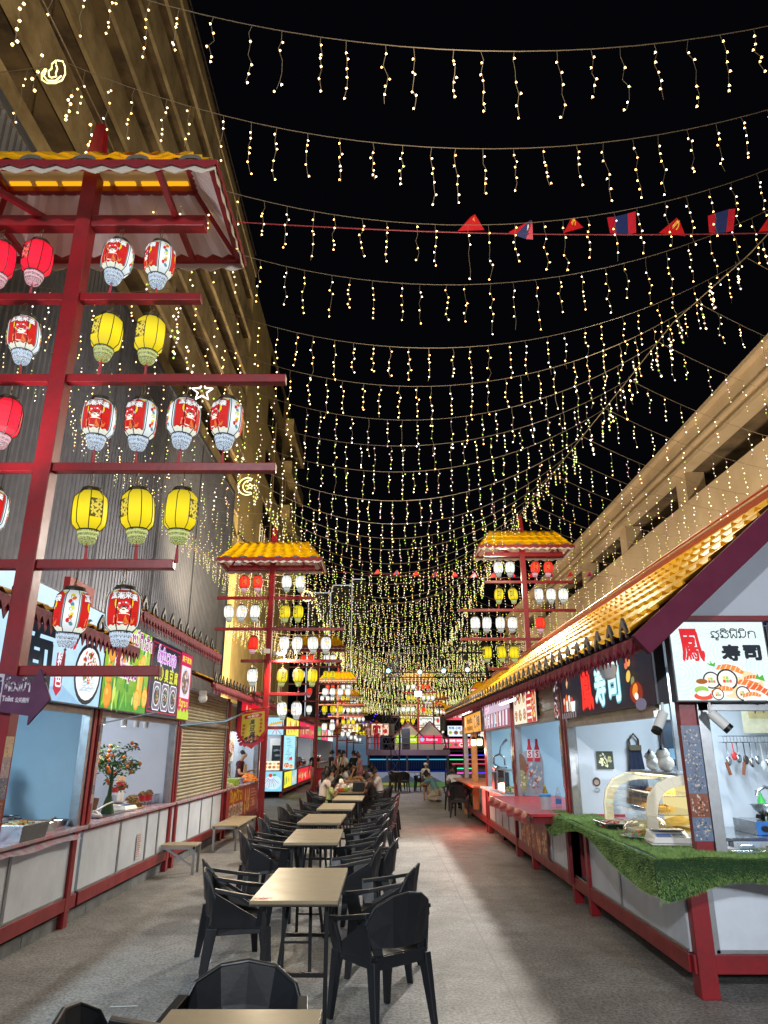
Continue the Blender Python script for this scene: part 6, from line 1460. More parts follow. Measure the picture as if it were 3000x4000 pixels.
# food on the cooks' counter
t = thing('food_box', 'lime green lidded food box on the cooks\' counter', 'box', (-3.25, 16.2, .9)); m = MB(); m.taper((0, 0, 0), (.2, .3, 0), (0, 0, .12), (.26, .36, 0)); m.build('box_body', mat('lime_plastic', '#b8d838', .35), t, bevel=.01); MB().box(-.14, .14, -.19, .19, .12, .135).build('lid', mat('lime_lid', '#c8dc60', .35), t, bevel=.004)
m = MB(); m.taper((0, 0, 0), (.2, .3, 0), (0, 0, .12), (.25, .34, 0)); m.box(-.14, .14, -.19, .19, .12, .13); simple('food_box', 'blue and clear lidded food box behind the lime green one', 'box', m, mat('pale_blue_plastic', '#8a9ac8', .3), (-3.3, 16.9, .9))
t = thing('food_tray', 'tray heaped with golden fried snacks on the cooks\' counter', 'food', (-3.2, 17.8, .9)); MB().box(-.2, .2, -.4, .4, 0, .03).build('tray', STEEL, t); m = MB(); heap(m, (0, 0, .03), .18, .36, .14, 260, .06, q, 2); m.build('fried_food', [mat('golden_fry', '#c8883a', .6, var=.3, scale=30), mat('orange_fry', '#d8682c', .6)], t)
t = thing('food_tray', 'tray of red skewers between the two cooks', 'food', (-3.35, 17.2, .9)); MB().box(-.15, .15, -.25, .25, 0, .02).build('tray', STEEL, t); m = MB(); heap(m, (0, 0, .02), .14, .23, .06, 120, .05, q); m.build('skewers', mat('red_meat', '#b8482c', .5, var=.3, scale=30), t)
m = MB(); heap(m, (0, 0, 0), .2, .4, .06, 14, .12, q); simple('folded_cloths', 'crumpled cream cloths at the near end of the cooks\' counter', 'cloth', m, mat('cream_cloth', '#cbbf9f', .9), (-3.3, 15.3, .91), bevel=.02)
# benches
def bench(label, x0, x1, y0, y1, z, brace=False):
    t = thing('bench', label, 'bench', ((x0+x1)/2, (y0+y1)/2, 0)); MB().box(x0, x1, y0, y1, z-.025, z).build('seat', mat('bench_board', '#a8977a', .4, var=.2, scale=5), t, world=True, bevel=.004)
    for xx in ((x0+.02, x1-.05) if not brace else (x1-.04,)):
        for yy in (y0+.02, y1-.05): MB().box(xx, xx+.035, yy, yy+.035, 0, z-.025).build('leg', ALU, t, world=True)
    m = MB(); m.box(x0, x1, y0+.02, y0+.05, z-.06, z-.025); 
    if brace: m.beam((x0+.05, y0+.03, z-.04), (x1-.04, y0+.03, .12), .03, .03)
    m.build('frame', ALU, t, world=True)
bench('low cream topped bench at the foot of the cooks\' counter', -2.95, -2.5, 13.15, 15.0, .40)
bench('small steel bracket step at the juice stall with a diagonal brace', -3.1, -2.62, 10.75, 11.1, .38, True)
# tower 1 toilet arrow sign
t = thing('toilet_sign', 'maroon arrow sign reading Toilet in Lao, English and Chinese', 'sign', (-2.45, 4.5, 1.9))
A = Art(.0003); A.poly([(0, 0), (.30, -.03), (.30, -.085), (.42, .075), (.33, .26), (.30, .19), (0, .235)], '#5a2a4c')
A.rect(.025, .02, .115, .215, '#c8bcc4'); 
for x, c in ((.048, '#b8503c'), (.092, '#3a2a50')): A.ell(x, .185, .011, .011, c); A.poly([(x-.013, .17), (x+.013, .17), (x+.017, .1), (x-.017, .1)], c); A.rect(x-.010, .04, x-.002, .1, c); A.rect(x+.002, .04, x+.010, .1, c)
A.lao(['ho', 'mt', 'oo', 'ng', 'no', 'mt', 'am'], .125, .115, .052, '#d8ccd8', w=.165, lw=.17); A.text('Toilet', .16, .068, .032, '#d8ccd8', w=.07, bold=.0012); A.text('公共厕所', .25, .062, .03, '#d8ccd8', w=.085, bold=.001)
A.build('arrow_board', PRINT, t, plane((-.03, -.012, -.02), (1, 0, -.035), (0, 0, 1), (0, -1, 0)))
m = MB(); m.slab([(-.03+a, 0, -.02+b) for a, b in ((0, 0), (.30, -.03-.01), (.30, -.095), (.42, .06), (.33, .25), (.30, .18), (0, .235))], (0, .014, 0)); m.build('backing', mat('sign_back', '#43203a', .5), t)
# tofu banner on tower 2
t = thing('tofu_banner', 'yellow and red scalloped banner with black characters hanging on the tower', 'banner', (-2.66, 15.45, 2.42))
A = Art(.0006); A.poly([(-.34, 0), (.26, 0), (.30, -.45), (.2, -.62), (0, -.78), (-.2, -.62), (-.33, -.45)], '#c22a38')
for k in range(9): A.ell(.27-.012*k if k > 3 else .26, -.05-.065*k, .045, .035, '#b82030', 8); A.ell(-.33+(.02*(k-5) if k > 5 else 0), -.05-.065*k, .04, .03, '#b82030', 8)
for k in range(6): A.ell(-.22+.085*k, -.64-.06*math.sin(PI*k/5), .05, .04, '#c03040', 8)
A.poly([(-.27, -.05), (.2, -.05), (.24, -.45), (.1, -.62), (-.02, -.66), (-.16, -.62), (-.25, -.45)], '#cdb83e'); A.poly([(-.2, -.08), (.14, -.08), (.16, -.115), (.14, -.155), (-.2, -.155), (-.22, -.115)], '#b83048')
A.text('老长沙', -.03, -.118, .05, '#ecdcc0', w=.24, bold=.003); A.ell(-.02, -.58, .17, .08, '#2a2026', 18); A.food(-.02, -.56, .15, .07, ['#c87a5a', '#e0b87a', '#6a3a3a', '#2a1c22', '#d8604a'], 60, .16, 2)
for k, ch in enumerate('臭豆腐'): A.text(ch, -.03+.01*k, -.235-k*.125, .105, '#16161c', bold=.003, skew=.1)
for k, ch in enumerate('闻起来臭'): A.text(ch, -.2, -.28-k*.075, .05, '#b0283c', bold=.002)
for k, ch in enumerate('吃起来香'): A.text(ch, .16, -.22-k*.075, .05, '#b0283c', bold=.002)
A.build('banner_cloth', art_mat('banner_print', .12, 'print'), t, plane((-.06, 0, 0), (1, 0, .16), (.05, 0, 1), (0, -1, 0)))
m = MB(); m.tube([(-.42, .02, -.04), (.25, .02, .07)], .012, 6); m.build('banner_rod', RED, t)
m = MB(); m.tube([(-3.1, 11.15, 1.98), (-2.9, 13.4, 2.12), (-2.95, 15.35, 2.36)], .018, 6); tag(m.build('rod', mat('blue_rod', '#4a7a9a', .4)), 'long pale blue rod reaching from the shutter to the tofu banner', 'rod')
m = MB(); m.tube([(-3.12, 8.0, 1.9), (-2.9, 9.4, 2.1)], .008, 5); tag(m.build('rod', mat('blue_rod', '#4a7a9a')), 'thin grey rod under the juice sign', 'rod')
t = thing('floodlight', 'white twin floodlight clamped on the tower with the tofu banner', 'lamp', (-2.46, 15.6, 3.62)); m = MB(); m.cbox((-.12, -.02, .05), (.16, .1, .1), 0, .5); m.cbox((.12, -.02, .0), (.14, .1, .09), 0, -.6); m.build('housing', WHITE, t, bevel=.01); m = MB(); m.slab([(.17, -.08, .05), (.27, -.05, .07), (.25, -.0, -.05), (.17, -.02, -.05)], (.01, .01, 0)); m.build('shade', BLKM, t)
t = thing('security_camera', 'white dome security camera under the awning by the shutter', 'camera', (-2.93, 11.75, 2.42)); MB().sphere((0, 0, 0), .075, n=16, m=10).build('dome', WHITE, t, smooth=True); MB().box(-.05, .05, -.05, .05, .05, .12).build('bracket', WHITE, t)
for k, (y, on) in enumerate(((9.0, 1), (9.75, 1), (10.25, 0), (10.65, 0))):
    t = thing('track_light', ['lit white tube spotlight over the tangerine tree', 'lit white tube spotlight over the tofu pyramid', 'unlit white tube spotlight under the tofu sign, third along', 'unlit white tube spotlight under the tofu sign, last of the four'][k], 'lamp', (-3.45, y, 2.1), 0, 'white tube spotlights in the juice stall')
    m = MB(); m.lathe([(0, 0), (.038, 0), (.038, -.17), (.03, -.172)], 16); m.tube([(0, 0, 0), (0, 0, .1)], .008, 5); m.build('lamp_body', WHITE, t, smooth=True)
    if on: MB().lathe([(0, -.171), (.036, -.171)], 16).build('bulb', emit('spot_bulb', '#fff0d8', 12), t); lamp('SPOT', 'spot_lamp', (-3.45, y, 1.92), 30, (1, .86, .66), .03, aim=(-3.3, y, .9), ang=85, blend=.5)
MB().box(-3.5, -3.4, 8.1, 11.1, 2.2, 2.22).build('track_rail', WHITE, None) and tag(bpy.data.objects['track_rail'], 'white lamp track along the juice stall ceiling', 'rail')
# ------------------------------------------------------------------ artificial grass over the sushi counter
GR = mat('grass_blade', '#98b468', .6, dark='#50803c', scale=12)
GRB = mat('grass_backing', '#16361a', .9)
def grass_edge(s):
    """path of the outer counter edge: s 0..1 runs down the alley side from far to near, 1..2 along the front"""
    if s <= 1: return Vector((2.02-.13*s, 9.35-3.95*s, 0)), Vector((-1, 0, 0))
    return Vector((1.89+2.4*(s-1), 5.40-.02*(s-1), 0)), Vector((0, -1, 0))
def gpt(s, u):
    """u<0 across the top (metres inward), u>0 hanging down"""
    p, n = grass_edge(s); k = max(0, 1-abs(s-1)/.06)
    if k > 0: n = (n + (Vector((0, -1, 0)) if s <= 1 else Vector((-1, 0, 0)))*k).normalized()
    if u <= -.03: return p-n*(-u-.0)+Vector((0, 0, .925+.006*math.sin(s*23)))
    w = .02+.03*math.sin(s*11+1)*(u > 0); 
    a = min(1, (u+.03)/.08); z = .925-.035*a*a-(max(0, u-.05))
    return p+n*(.03*a+w*max(0, u)*3)+Vector((0, 0, z))
t = thing('grass_mat', 'long piled artificial grass mat draped over the sushi counter', 'artificial grass', (2.0, 7, .92))
ss = [i/60*1.0 for i in range(61)]+[1+i/40 for i in range(1, 41)]; us = [-.48, -.35, -.2, -.1, -.03, 0, .03, .06, .12, .19, .27]
def hang(s): return .13+.06*math.sin(s*9+.5)+(.12*math.exp(-((s-1)/.18)**2))+.05*math.exp(-((s-.12)/.08)**2)+(.05 if s > 1 else 0)
vs = []
for s in ss:
    h = hang(s)
    for u in us: vs.append(gpt(s, u if u <= 0 else u/.27*h))
n = len(us); m = MB().add(vs, [(i*n+j, i*n+j+1, (i+1)*n+j+1, (i+1)*n+j) for i in range(len(ss)-1) for j in range(n-1)]); m.build('backing', GRB, t, smooth=True, world=True)
q = random.Random(21); m = MB()
def blade(p, up, L):
    s_ = Vector((q.uniform(-1, 1), q.uniform(-1, 1), q.uniform(-.3, .3))).normalized()*.0022; tip = p+up*L+Vector((q.uniform(-.4, .4), q.uniform(-.4, .4), q.uniform(-.35, .1)))*L
    m.v += [tuple(p-s_), tuple(p+s_), tuple(tip)]; k = len(m.v); m.f.append([k-3, k-2, k-1]); m.m.append(0)
for k in range(62000):
    s = q.uniform(0, 1.98); h = hang(s)
    if s > 1.0 or q.random() < .85: pass
    u = q.uniform(-.46, h/1.0) if q.random() < .55 else q.uniform(-.12, h)
    p = gpt(s, u); e_, nn = grass_edge(s)
    up = Vector((0, 0, 1)) if u < -.03 else (nn*.8+Vector((0, 0, .5-min(1, u*6)))).normalized()
    blade(p, up, q.uniform(.013, .026))
o = m.build('pile', GR, t, world=True); o['kind'] = 'stuff'
# ------------------------------------------------------------------ sushi counter items
t = thing('display_case', 'curved glass cake display case glowing yellow on the grass counter', 'display case', (2.62, 7.2, .93))
CW = mat('cream_case_frame', '#e8e0c8', .3, emit=.18); YG = emit('case_glow', '#fbe9a4', .9)  # slight emission lightens the frame in place of light on it
def arch(y, r0, r1, th):
    m = MB(); P = [(-.36, .02), (-.36, .2), (-.33, .33), (-.25, .43), (-.13, .48), (.0, .5), (.25, .5)]
    for a, b in zip(P, P[1:]): m.beam((a[0], y, a[1]), (b[0], y, b[1]), th, r0, up=(0, 1, 0)) if 0 else m.slab([(a[0], y, a[1]), (b[0], y, b[1]), (b[0]*.80+.02, y, b[1]*.84), (a[0]*.80+.02, y, a[1]*.84)], (0, th, 0))
    return m
for yy in (-.62, .62): arch(yy, .04, .04, .03).build('side_arch', CW, t, bevel=.004)
m = MB(); P = [(-.35, .03), (-.35, .2), (-.32, .32), (-.24, .42), (-.12, .47), (0, .485)]
m.add([(x, y, z) for x, z in P for y in (-.6, .6)], [(i*2, i*2+1, i*2+3, i*2+2) for i in range(5)]); m.build('curved_glass', GLASS, t, smooth=True)
m = MB(); m.box(-.36, .28, -.62, .62, 0, .03); m.build('base', CW, t); m = MB(); m.box(-.30, .24, -.58, .58, .031, .034); m.build('lit_floor', emit('case_floor_glow', '#f2e2a0', .6), t); m = MB(); m.box(-.05, .28, -.62, .62, .49, .515); m.build('top_plate', STEEL, t)  # floor emission stands in for light falling inside the case
m = MB(); m.box(.24, .27, -.6, .6, .03, .49); m.build('lit_back', YG, t)
for z in (.17, .32): MB().box(-.28+z*.3, .24, -.6, .6, z, z+.008).build('shelf', PLAST, t)
m = MB(); m.box(-.02, .22, -.58, .58, .472, .484); m.build('tube_light', emit('case_tube', '#fff4c8', 4), t)
m = MB(); heap(m, (.05, .1, .33), .08, .3, .02, 22, .045, q, 2); heap(m, (.0, .15, .18), .10, .3, .02, 24, .05, q, 2); m.build('pastries', [mat('brown_pastry', '#8a5a2a', .6), mat('yellow_pastry', '#c8a04a', .6)], t)
m = MB(); m.box(-.22, .1, -.52, -.18, .035, .05); m.add([(-.24, -.54, .07), (.1, -.54, .1), (.12, -.14, .14), (-.22, -.16, .06)], [(0, 1, 2, 3)]); m.build('paper_liner', mat('kraft_paper', '#b8963a', .8), t)
lamp('AREA', 'case_lamp', (2.72, 7.2, 1.40), 5, (1, .9, .62), .2, sy=1.0)
t = thing('food_cover', 'clear plastic dome cover over a dish on the grass counter', 'dome cover', (2.28, 6.62, .93)); m = MB(); P = [(.22*math.cos(a), .16*math.sin(a)+.02) for a in [k*PI/2/8 for k in range(9)]]
m.lathe(P, 28); m.lathe([(.245, .015), (.22, .02)], 28); m.build('dome', PLAST, t, smooth=True); MB().lathe([(.0, .18), (.012, .182), (.01, .2), (.022, .215), (.02, .23), (0, .232)], 12).build('knob', PLAST, t, smooth=True); m = MB(); m.lathe([(0, .004), (.2, .004), (.23, .012)], 24); m.build('dish', STEEL, t); m = MB(); heap(m, (0, 0, .01), .13, .13, .03, 60, .04, q, 2); m.build('food', [mat('salmon_food', '#d8683c', .6), mat('green_food', '#6a9a3c', .6)], t)
t = thing('food_tray', 'steel tray with small packs of food on the far part of the grass counter', 'tray', (2.22, 7.35, .93)); m = MB(); basin(m, -.15, .15, -.22, .22, .003, .05); m.build('tray', STEEL, t, smooth=True); m = MB(); heap(m, (0, 0, .02), .12, .18, .03, 70, .05, q, 2); m.build('food', [mat('red_food', '#a8402c', .5), mat('clear_pack', '#b8b8b4', .2)], t)
scale_thing('white weighing scale with a blue display on the grass counter', (2.25, 6.08, .945), R(-8))
m = MB(); m.taper((0, 0, 0), (.22, .16, 0), (0, 0, .07), (.18, .12, 0)); simple('takeout_box', 'clear empty takeout box on the grass right of the red post', 'box', m, PLAST, (2.86, 5.62, .935), bevel=.01)
m = MB(); m.taper((0, 0, 0), (.18, .14, 0), (0, 0, .05), (.1, .08, 0)); simple('takeout_box', 'crumpled clear plastic packaging next to the red post on the grass', 'box', m, PLAST, (2.64, 5.66, .935), bevel=.01)
for k, (y, s, lab) in enumerate(((7.1, 1.0, 'white round-bodied cat ornament with dark ears, bigger of the pair on the display case'), (7.45, .85, 'smaller white cat ornament behind the bigger one on the display case'))):
    t = thing('cat_ornament', lab, 'ornament', (2.68, y, 1.445), R(60)); t.scale = (s, s, s)
    m = MB(); m.sphere((0, 0, .07), .085, n=16, m=10, sc=(1, .9, .85)); m.sphere((0, .02, .15), .065, n=16, m=10); m.sphere((.06, .05, .1), .03, n=8, m=6); m.build('ornament_body', mat('white_ceramic', '#e0ddd4', .2), t, smooth=True)
    [MB().lathe([(.03, 0), (0, .05)], 8, (sx*.035, .02, .195)).build('ear', mat('navy_ceramic', '#1c2538', .25), t, smooth=True) for sx in (-1, 1)]; [MB().sphere((sx*.025, .08, .155), .009, n=6, m=4).build('eye', mat('navy_ceramic', '#1c2538', .25), t) for sx in (-1, 1)]; MB().sphere((.07, 0, .04), .035, n=8, m=6).build('dark_patch', mat('navy_ceramic', '#1c2538', .25), t, smooth=True)
    m = MB(); m.lathe([(.05, .1), (.055, .11), (.05, .118)], 16); m.sphere((0, .06, .1), .014, n=8, m=6); m.build('collar', mat('orange_collar', '#d8682c', .4), t, smooth=True)
t = thing('apron', 'navy apron hanging from a hook on the sushi stall wall', 'apron', (2.98, 8.84, 1.75)); 
m = MB(); m.tube([(-.05, 0, -.1), (-.055, 0, .0), (0, -.01, .07), (.055, 0, .0), (.05, 0, -.1)], .012, 6); m.build('strap', mat('brown_strap', '#4a3a32', .7), t)
m = MB(); n = 12; vs = []
for i in range(n+1):
    for j in range(8): w_ = .07+.07*(j/7)**1.2; vs.append((-w_+2*w_*i/n, -.02-.018*math.sin(i*1.6)*(j/7), -.1-.62*j/7))
m.add(vs, [(i*8+j, i*8+j+1, i*8+9+j, i*8+8+j) for i in range(n) for j in range(7)]); m.build('cloth', mat('navy_cloth', '#17233c', .85, var=.2), t, smooth=True); MB().box(-.07, .07, -.04, -.0, -.12, -.06).build('pouch', mat('olive_band', '#5c5440', .7), t)
t = thing('picture_frame', 'dark framed picture of glasses hanging on the sushi stall wall', 'picture', (3.50, 8.8, 1.72)); m = MB()
for a in ((-.2, .2, -.26, -.23), (-.2, .2, .23, .26)): m.box(a[0], a[1], 0, .03, a[2], a[3])
m.box(-.2, -.17, 0, .03, -.23, .23); m.box(.17, .2, 0, .03, -.23, .23); m.build('frame', mat('dark_frame', '#2a2026', .4), t); A = Art(); grad(A, .34, .46, '#1e2c3c', '#3c4a58'); [A.poly([(.05+k*.1, .04), (.12+k*.1, .04), (.12+k*.1, .16), (.05+k*.1, .16)], '#6a8aa0') for k in range(3)]
A.build('picture', PRINT, t, plane((-.17, .01, -.23), (1, 0, 0), (0, 0, 1)))
t = thing('flower_photo', 'small square photo of pale yellow flowers on the wall', 'picture', (2.52, 8.85, 1.42)); A = Art(); A.rect(0, 0, .2, .2, '#2c3a28'); A.food(.1, .1, .07, .07, ['#efe6a8', '#e0d48a', '#f4eec8'], 40, .22, 4); A.build('print', PRINT, t, plane((0, 0, 0), (1, 0, 0), (0, 0, 1)))
t = thing('wall_sticker', 'round brown sticker low on the white wall', 'sticker', (2.50, 8.86, 1.28)); A = Art(); A.ell(.0, .0, .045, .05, '#5a4038', 18); A.ell(0, -.005, .03, .03, '#b8a090', 14); A.ell(0, -.09, .035, .025, '#9aa0a4', 12); A.text('LIFE', 0, -.09, .018, '#e0e4e8'); A.build('print', PRINT, t, plane((0, 0, 0), (1, 0, 0), (0, 0, 1)))
# kitchen side
t = thing('work_table', 'stainless work table with a lower shelf behind the corner post', 'table', (3.9, 7.6, 0)); m = MB(); m.box(3.15, 5.1, 7.1, 8.1, .84, .87); m.box(3.35, 5.1, 6.2, 6.9, .78, .81); m.build('tabletop', STEEL, t, world=True, bevel=.004); m = MB(); m.box(3.2, 5.1, 7.15, 8.05, .35, .37); m.build('shelf', STEEL, t, world=True)
for a, b in ((3.2, 7.15), (3.2, 8.02), (5.0, 7.15)): MB().box(a, a+.035, b, b+.035, 0, .84).build('leg', STEEL, t, world=True)
m = MB(); m.box(3.6, 5.1, 6.95, 7.3, 0, .78); simple('steel_fridge', 'low grey steel counter fridge under the stove', 'fridge', m, mat('dark_steel', '#6a6e72', .3, metal=.8))
t = thing('gas_stove', 'two burner gas stove with blue front and black knobs', 'stove', (3.95, 7.5, .87)); m = MB(); m.box(-.42, .5, -.22, .25, 0, .12); m.build('stove_body', STEEL, t, bevel=.006); m = MB(); m.slab([(-.42, -.225, .005), (.06, -.225, .005), (.06, -.225, .12), (-.42, -.225, .12)], (0, .004, 0)); m.build('front_film', mat('blue_film', '#3a7ac8', .3), t)
for k in range(4): m = MB(); m.tube([(-.35+k*.1, -.225, .06), (-.35+k*.1, -.26, .06)], .028, 14); m.build('knob', BLACK, t, smooth=True)
m = MB(); 
for cx in (-.18, .28):
    for a in range(6): m.beam((cx+.04*math.cos(a*PI/3), .04*math.sin(a*PI/3), .13), (cx+.12*math.cos(a*PI/3), .12*math.sin(a*PI/3), .15), .014, .03)
m.build('burner', BLKM, t)
m = MB(); m.lathe([(.0, 0), (.07, .0), (.13, .06), (.15, .1), (.165, .105)], 26); simple('steel_bowl', 'steel bowl on the left burner of the blue stove', 'bowl', m, STEEL, (3.78, 7.5, 1.02), True)
m = MB(); m.lathe([(.0, 0), (.08, .02), (.17, .1), (.2, .16), (.205, .16)], 26); simple('wok', 'steel wok at the right edge of the picture', 'wok', m, STEEL, (4.3, 7.5, 1.02), True)
m = MB(); m.tube([(0, 0, 0), (0, 0, .3), (-.03, 0, .37), (-.12, 0, .40), (-.2, 0, .36), (-.22, 0, .31)], .016, 10); simple('faucet', 'curved chrome faucet behind the steel bowl', 'faucet', m, STEEL, (4.1, 7.9, .87), True)
t = thing('soap_bottle', 'green pump soap bottle behind the steel bowl', 'bottle', (3.95, 7.95, 1.05)); MB().lathe([(0, 0), (.04, 0), (.04, .09), (.015, .13), (.015, .15)], 12).build('bottle_body', mat('green_soap', '#4ab85a', .3), t, smooth=True); MB().tube([(0, 0, .15), (0, 0, .18), (-.05, 0, .18)], .008, 6).build('pump', mat('green_cap2', '#3a9a4a', .3), t)
m = MB(); heap(m, (0, 0, 0), .14, .06, .03, 24, .07, q); simple('rag', 'crumpled blue rag on the steel table', 'cloth', m, mat('blue_rag', '#2a4ab0', .9), (3.75, 6.5, .82), bevel=.01)
t = thing('utensil_rack', 'wire rack of hanging scissors, ladles and knives on the blue wall', 'utensil rack', (4.25, 8.78, 1.72)); m = MB()
for z in (0, .07): m.tube([(-.28, 0, z), (-.28, -.08, z), (.28, -.08, z), (.28, 0, z)], .005, 5)
for k in range(14): m.tube([(-.26+k*.04, -.08, .07), (-.26+k*.04, -.08, 0)], .003, 4)
m.build('wire_rack', STEEL, t)
for k, (x, c, l) in enumerate(((-.24, STEEL, .28), (-.17, mat('red_handle', '#c83a3a', .4), .2), (-.12, STEEL, .24), (-.04, mat('dark_knife', '#3a2e2a', .4), .26), (.03, STEEL, .3), (.1, STEEL, .26), (.16, mat('white_knife', '#d8d8d4', .4), .34), (.22, STEEL, .3))):
    m = MB(); m.tube([(x, -.09, 0), (x+.005, -.09, -l*.6)], .007, 5); m.sphere((x+.005, -.09, -l*.75), .035, n=10, m=6, sc=(1, .35, 1.5)); m.build('utensil', c, t, smooth=True)
for x, r_ in ((-.27, .3), (-.06, -.3)): m = MB(); m.tube([(x, -.09, -.22), (x+r_*.1, -.09, -.36)], .018, 7); m.build('wooden_handle', mat('red_wood', '#8a4a2a', .5), t)
t = thing('noren', 'cream cloth with black brush writing hanging in the sushi kitchen', 'cloth', (4.15, 8.5, 2.1)); A = Art(.001); A.grid(0, -.28, .9, .25, '#c8c0a0', 6, 2); A.grid(.08, -.12, .42, .2, '#b0a070', 2); 
for pts in ([(.12, .1), (.18, .02), (.16, -.06)], [(.2, .12), (.22, -.02), (.28, .06), (.26, -.05)], [(.3, .12), (.34, .0), (.38, .1)], [(.5, .16), (.6, .1), (.56, .02)]): A.stroke(pts, .014, '#2a2624')
A.build('printed_cloth', PRINT, t, plane((0, 0, 0), (1, 0, 0), (0, 0, 1)))
for k, (x, y, lab) in enumerate(((2.16, 5.66, 'white cylinder spotlight with black rim left of the sushi corner post'), (2.50, 5.60, 'white cylinder spotlight with black rim tilted in front of the sushi corner post'))):
    t = thing('spotlight', lab, 'lamp', (x, y, 1.93), 0, 'white spotlights under the sushi sign'); d = Vector((-.1 if k == 0 else .14, -.05, -.16)).normalized(); c0 = Vector((0, 0, -.02)); m = MB(); m.tube([c0, c0+d*.14], .038, 16); m.tube([(0, 0, .06), (0, 0, -.02)], .01, 6); m.build('lamp_body', WHITE, t, smooth=True); m = MB(); m.tube([c0+d*.14, c0+d*.175], .0385, 16); m.build('black_rim', BLKM, t, smooth=True)
m = MB(); m.lathe([(.0, -.08), (.055, -.06), (.075, 0), (.085, .05), (0, .05)], 18); simple('security_camera', 'white dome security camera under the eave by the sushi sign', 'camera', m, WHITE, (1.98, 6.35, 2.3), True)
# red counter items
t = thing('plastic_tub', 'clear round tub with a blue lid on the red counter', 'tub', (2.02, 9.5, .93)); MB().lathe([(0, 0), (.058, 0), (.068, .15)], 20).build('tub', mat('milky_plastic', '#c8ccd4', .3), t, smooth=True); MB().lathe([(.074, .15), (.074, .175), (.06, .182), (0, .182)], 20).build('lid', mat('sky_lid', '#4a9ad8', .4), t)
t = thing('tumbler', 'tall black tumbler on the red counter', 'tumbler', (2.32, 9.35, .93)); MB().lathe([(0, 0), (.036, 0), (.042, .19), (.045, .2), (0, .205)], 18).build('tumbler', BLACK, t, smooth=True)
for k, (x, y, h_, c, cc, lab) in enumerate(((2.24, 9.75, .24, '#8aa0b0', '#e0e4e8', 'water bottle with a blue label on the red counter'), (2.14, 10.05, .26, '#9a8a3a', '#e0c02a', 'cooking oil bottle with a yellow cap on the red counter'))):
    t = thing('bottle', lab, 'bottle', (x, y, .93)); MB().lathe([(0, 0), (.036, 0), (.038, h_*.55), (.03, h_*.75), (.013, h_*.9), (.013, h_*.93)], 16).build('bottle_body', PLAST if k == 0 else mat('oil', c, .2), t, smooth=True); MB().lathe([(.016, h_*.92), (.016, h_), (0, h_)], 12).build('bottle_cap', mat('cap%d' % k, cc, .4), t); MB().lathe([(.039, h_*.2), (.039, h_*.45)], 16).build('paper_label', mat('lab%d' % k, ['#3a7ac0', '#5a7a3a'][k], .5), t)
m = MB(); m.box(-.1, .1, -.07, .07, 0, .012); simple('tablet', 'black tablet lying on the red counter', 'tablet', m, BLACK, (2.5, 9.25, .932), rz=.2)
m = MB(); m.box(-.12, .12, -.1, .1, 0, .06); m.tube([(.1, 0, .03), (.2, -.1, .01), (.15, -.25, .005), (.3, -.2, .0)], .006, 5); simple('card_machine', 'dark device with a trailing cable on the red counter', 'device', m, BLACK, (2.6, 9.9, .93))
t = thing('bottle_standee', 'printed board shaped like two soda bottles standing in the pale blue stall', 'advertising board', (2.35, 12.3, .95)); A = Art(.0006); A.poly([(0, .0), (.42, 0), (.44, .5), (.40, .62), (.30, .66), (.1, .66), (-.05, .55), (-.08, .2)], '#9aa8b4')
for x in (.2, .34): A.poly([(x-.05, .5), (x-.055, .66), (x-.025, .76), (x-.022, .85), (x+.022, .85), (x+.025, .76), (x+.055, .66), (x+.05, .5)], '#c83a4c'); A.rect(x-.05, .56, x+.05, .68, '#f0e8ec'); A.text('S', x, .62, .09, '#c83048', bold=.004)
A.ell(.03, .42, .11, .2, '#8a6a58', 16); A.ell(.03, .2, .11, .17, '#a8b088', 16); A.food(.25, .3, .15, .2, ['#6ab0d8', '#d8dce0', '#b85a4a', '#e8e0d0'], 60, .15, 8); A.food(.03, .2, .08, .12, ['#e8e4c8', '#7a9a4a'], 30, .2, 3)
A.build('printed_board', PRINT, t, plane((-.12, 0, 0), (.75, -.66, 0), (0, 0, 1)))
t = thing('menu_banner', 'printed brown menu film on the front of the red counter', 'banner', (2.166, 12.15, .22)); A = Art(.0004); W, H = 2.0, .63; A.rect(0, 0, W, H, '#7a4a44'); A.rect(0, .42, W, H, '#5c4650'); A.lao(['so', 'oo', 'ho', 'mt', 'no', 'i', 'ko', 'wo', 'sa', 'do'], .35, .47, .09, '#d8ccd0', w=1.3, lw=.22); A.ell(.16, .52, .08, .08, '#c8bcc0', 14)
for k in range(5): A.rect(.05+k*.39, .04, .4+k*.39, .4, '#6a3a2a'); A.food(.22+k*.39, .22, .15, .15, ['#b8603a', '#8a3a24', '#d89a5a', '#c8b08a', '#5a2a1c'], 60, .2, k+40)
A.build('printed_film', art_mat('dull_print', .12, 'print'), t, plane((0, 0, 0), (0, -1, 0), (0, 0, 1)))
# glass case on the white counter
t = thing('glass_case', 'small glass food case with silver edges on the white counter', 'display case', (2.3, 13.4, .93)); m = MB()
X0, X1, Y0, Y1, Z1 = -.22, .22, -.42, .42, .36
for a in (X0, X1):
    for b in (Y0, Y1): m.box(a-.008, a+.008, b-.008, b+.008, 0, Z1)
for z in (0, Z1):
    m.box(X0, X1, Y0-.008, Y0+.008, z-.008, z+.008); m.box(X0, X1, Y1-.008, Y1+.008, z-.008, z+.008); m.box(X0-.008, X0+.008, Y0, Y1, z-.008, z+.008); m.box(X1-.008, X1+.008, Y0, Y1, z-.008, z+.008)
m.build('frame', ALU, t); m = MB(); m.box(X0+.004, X1-.004, Y0+.004, Y1-.004, .01, Z1-.01); m.build('glass_pane', GLASS, t); m = MB(); heap(m, (0, 0, .02), .16, .36, .05, 120, .05, q, 3); m.build('food', [mat('golden_fry', '#c8883a'), mat('green_food', '#6a9a3c'), mat('cream_food', '#e8c8a0')], t)
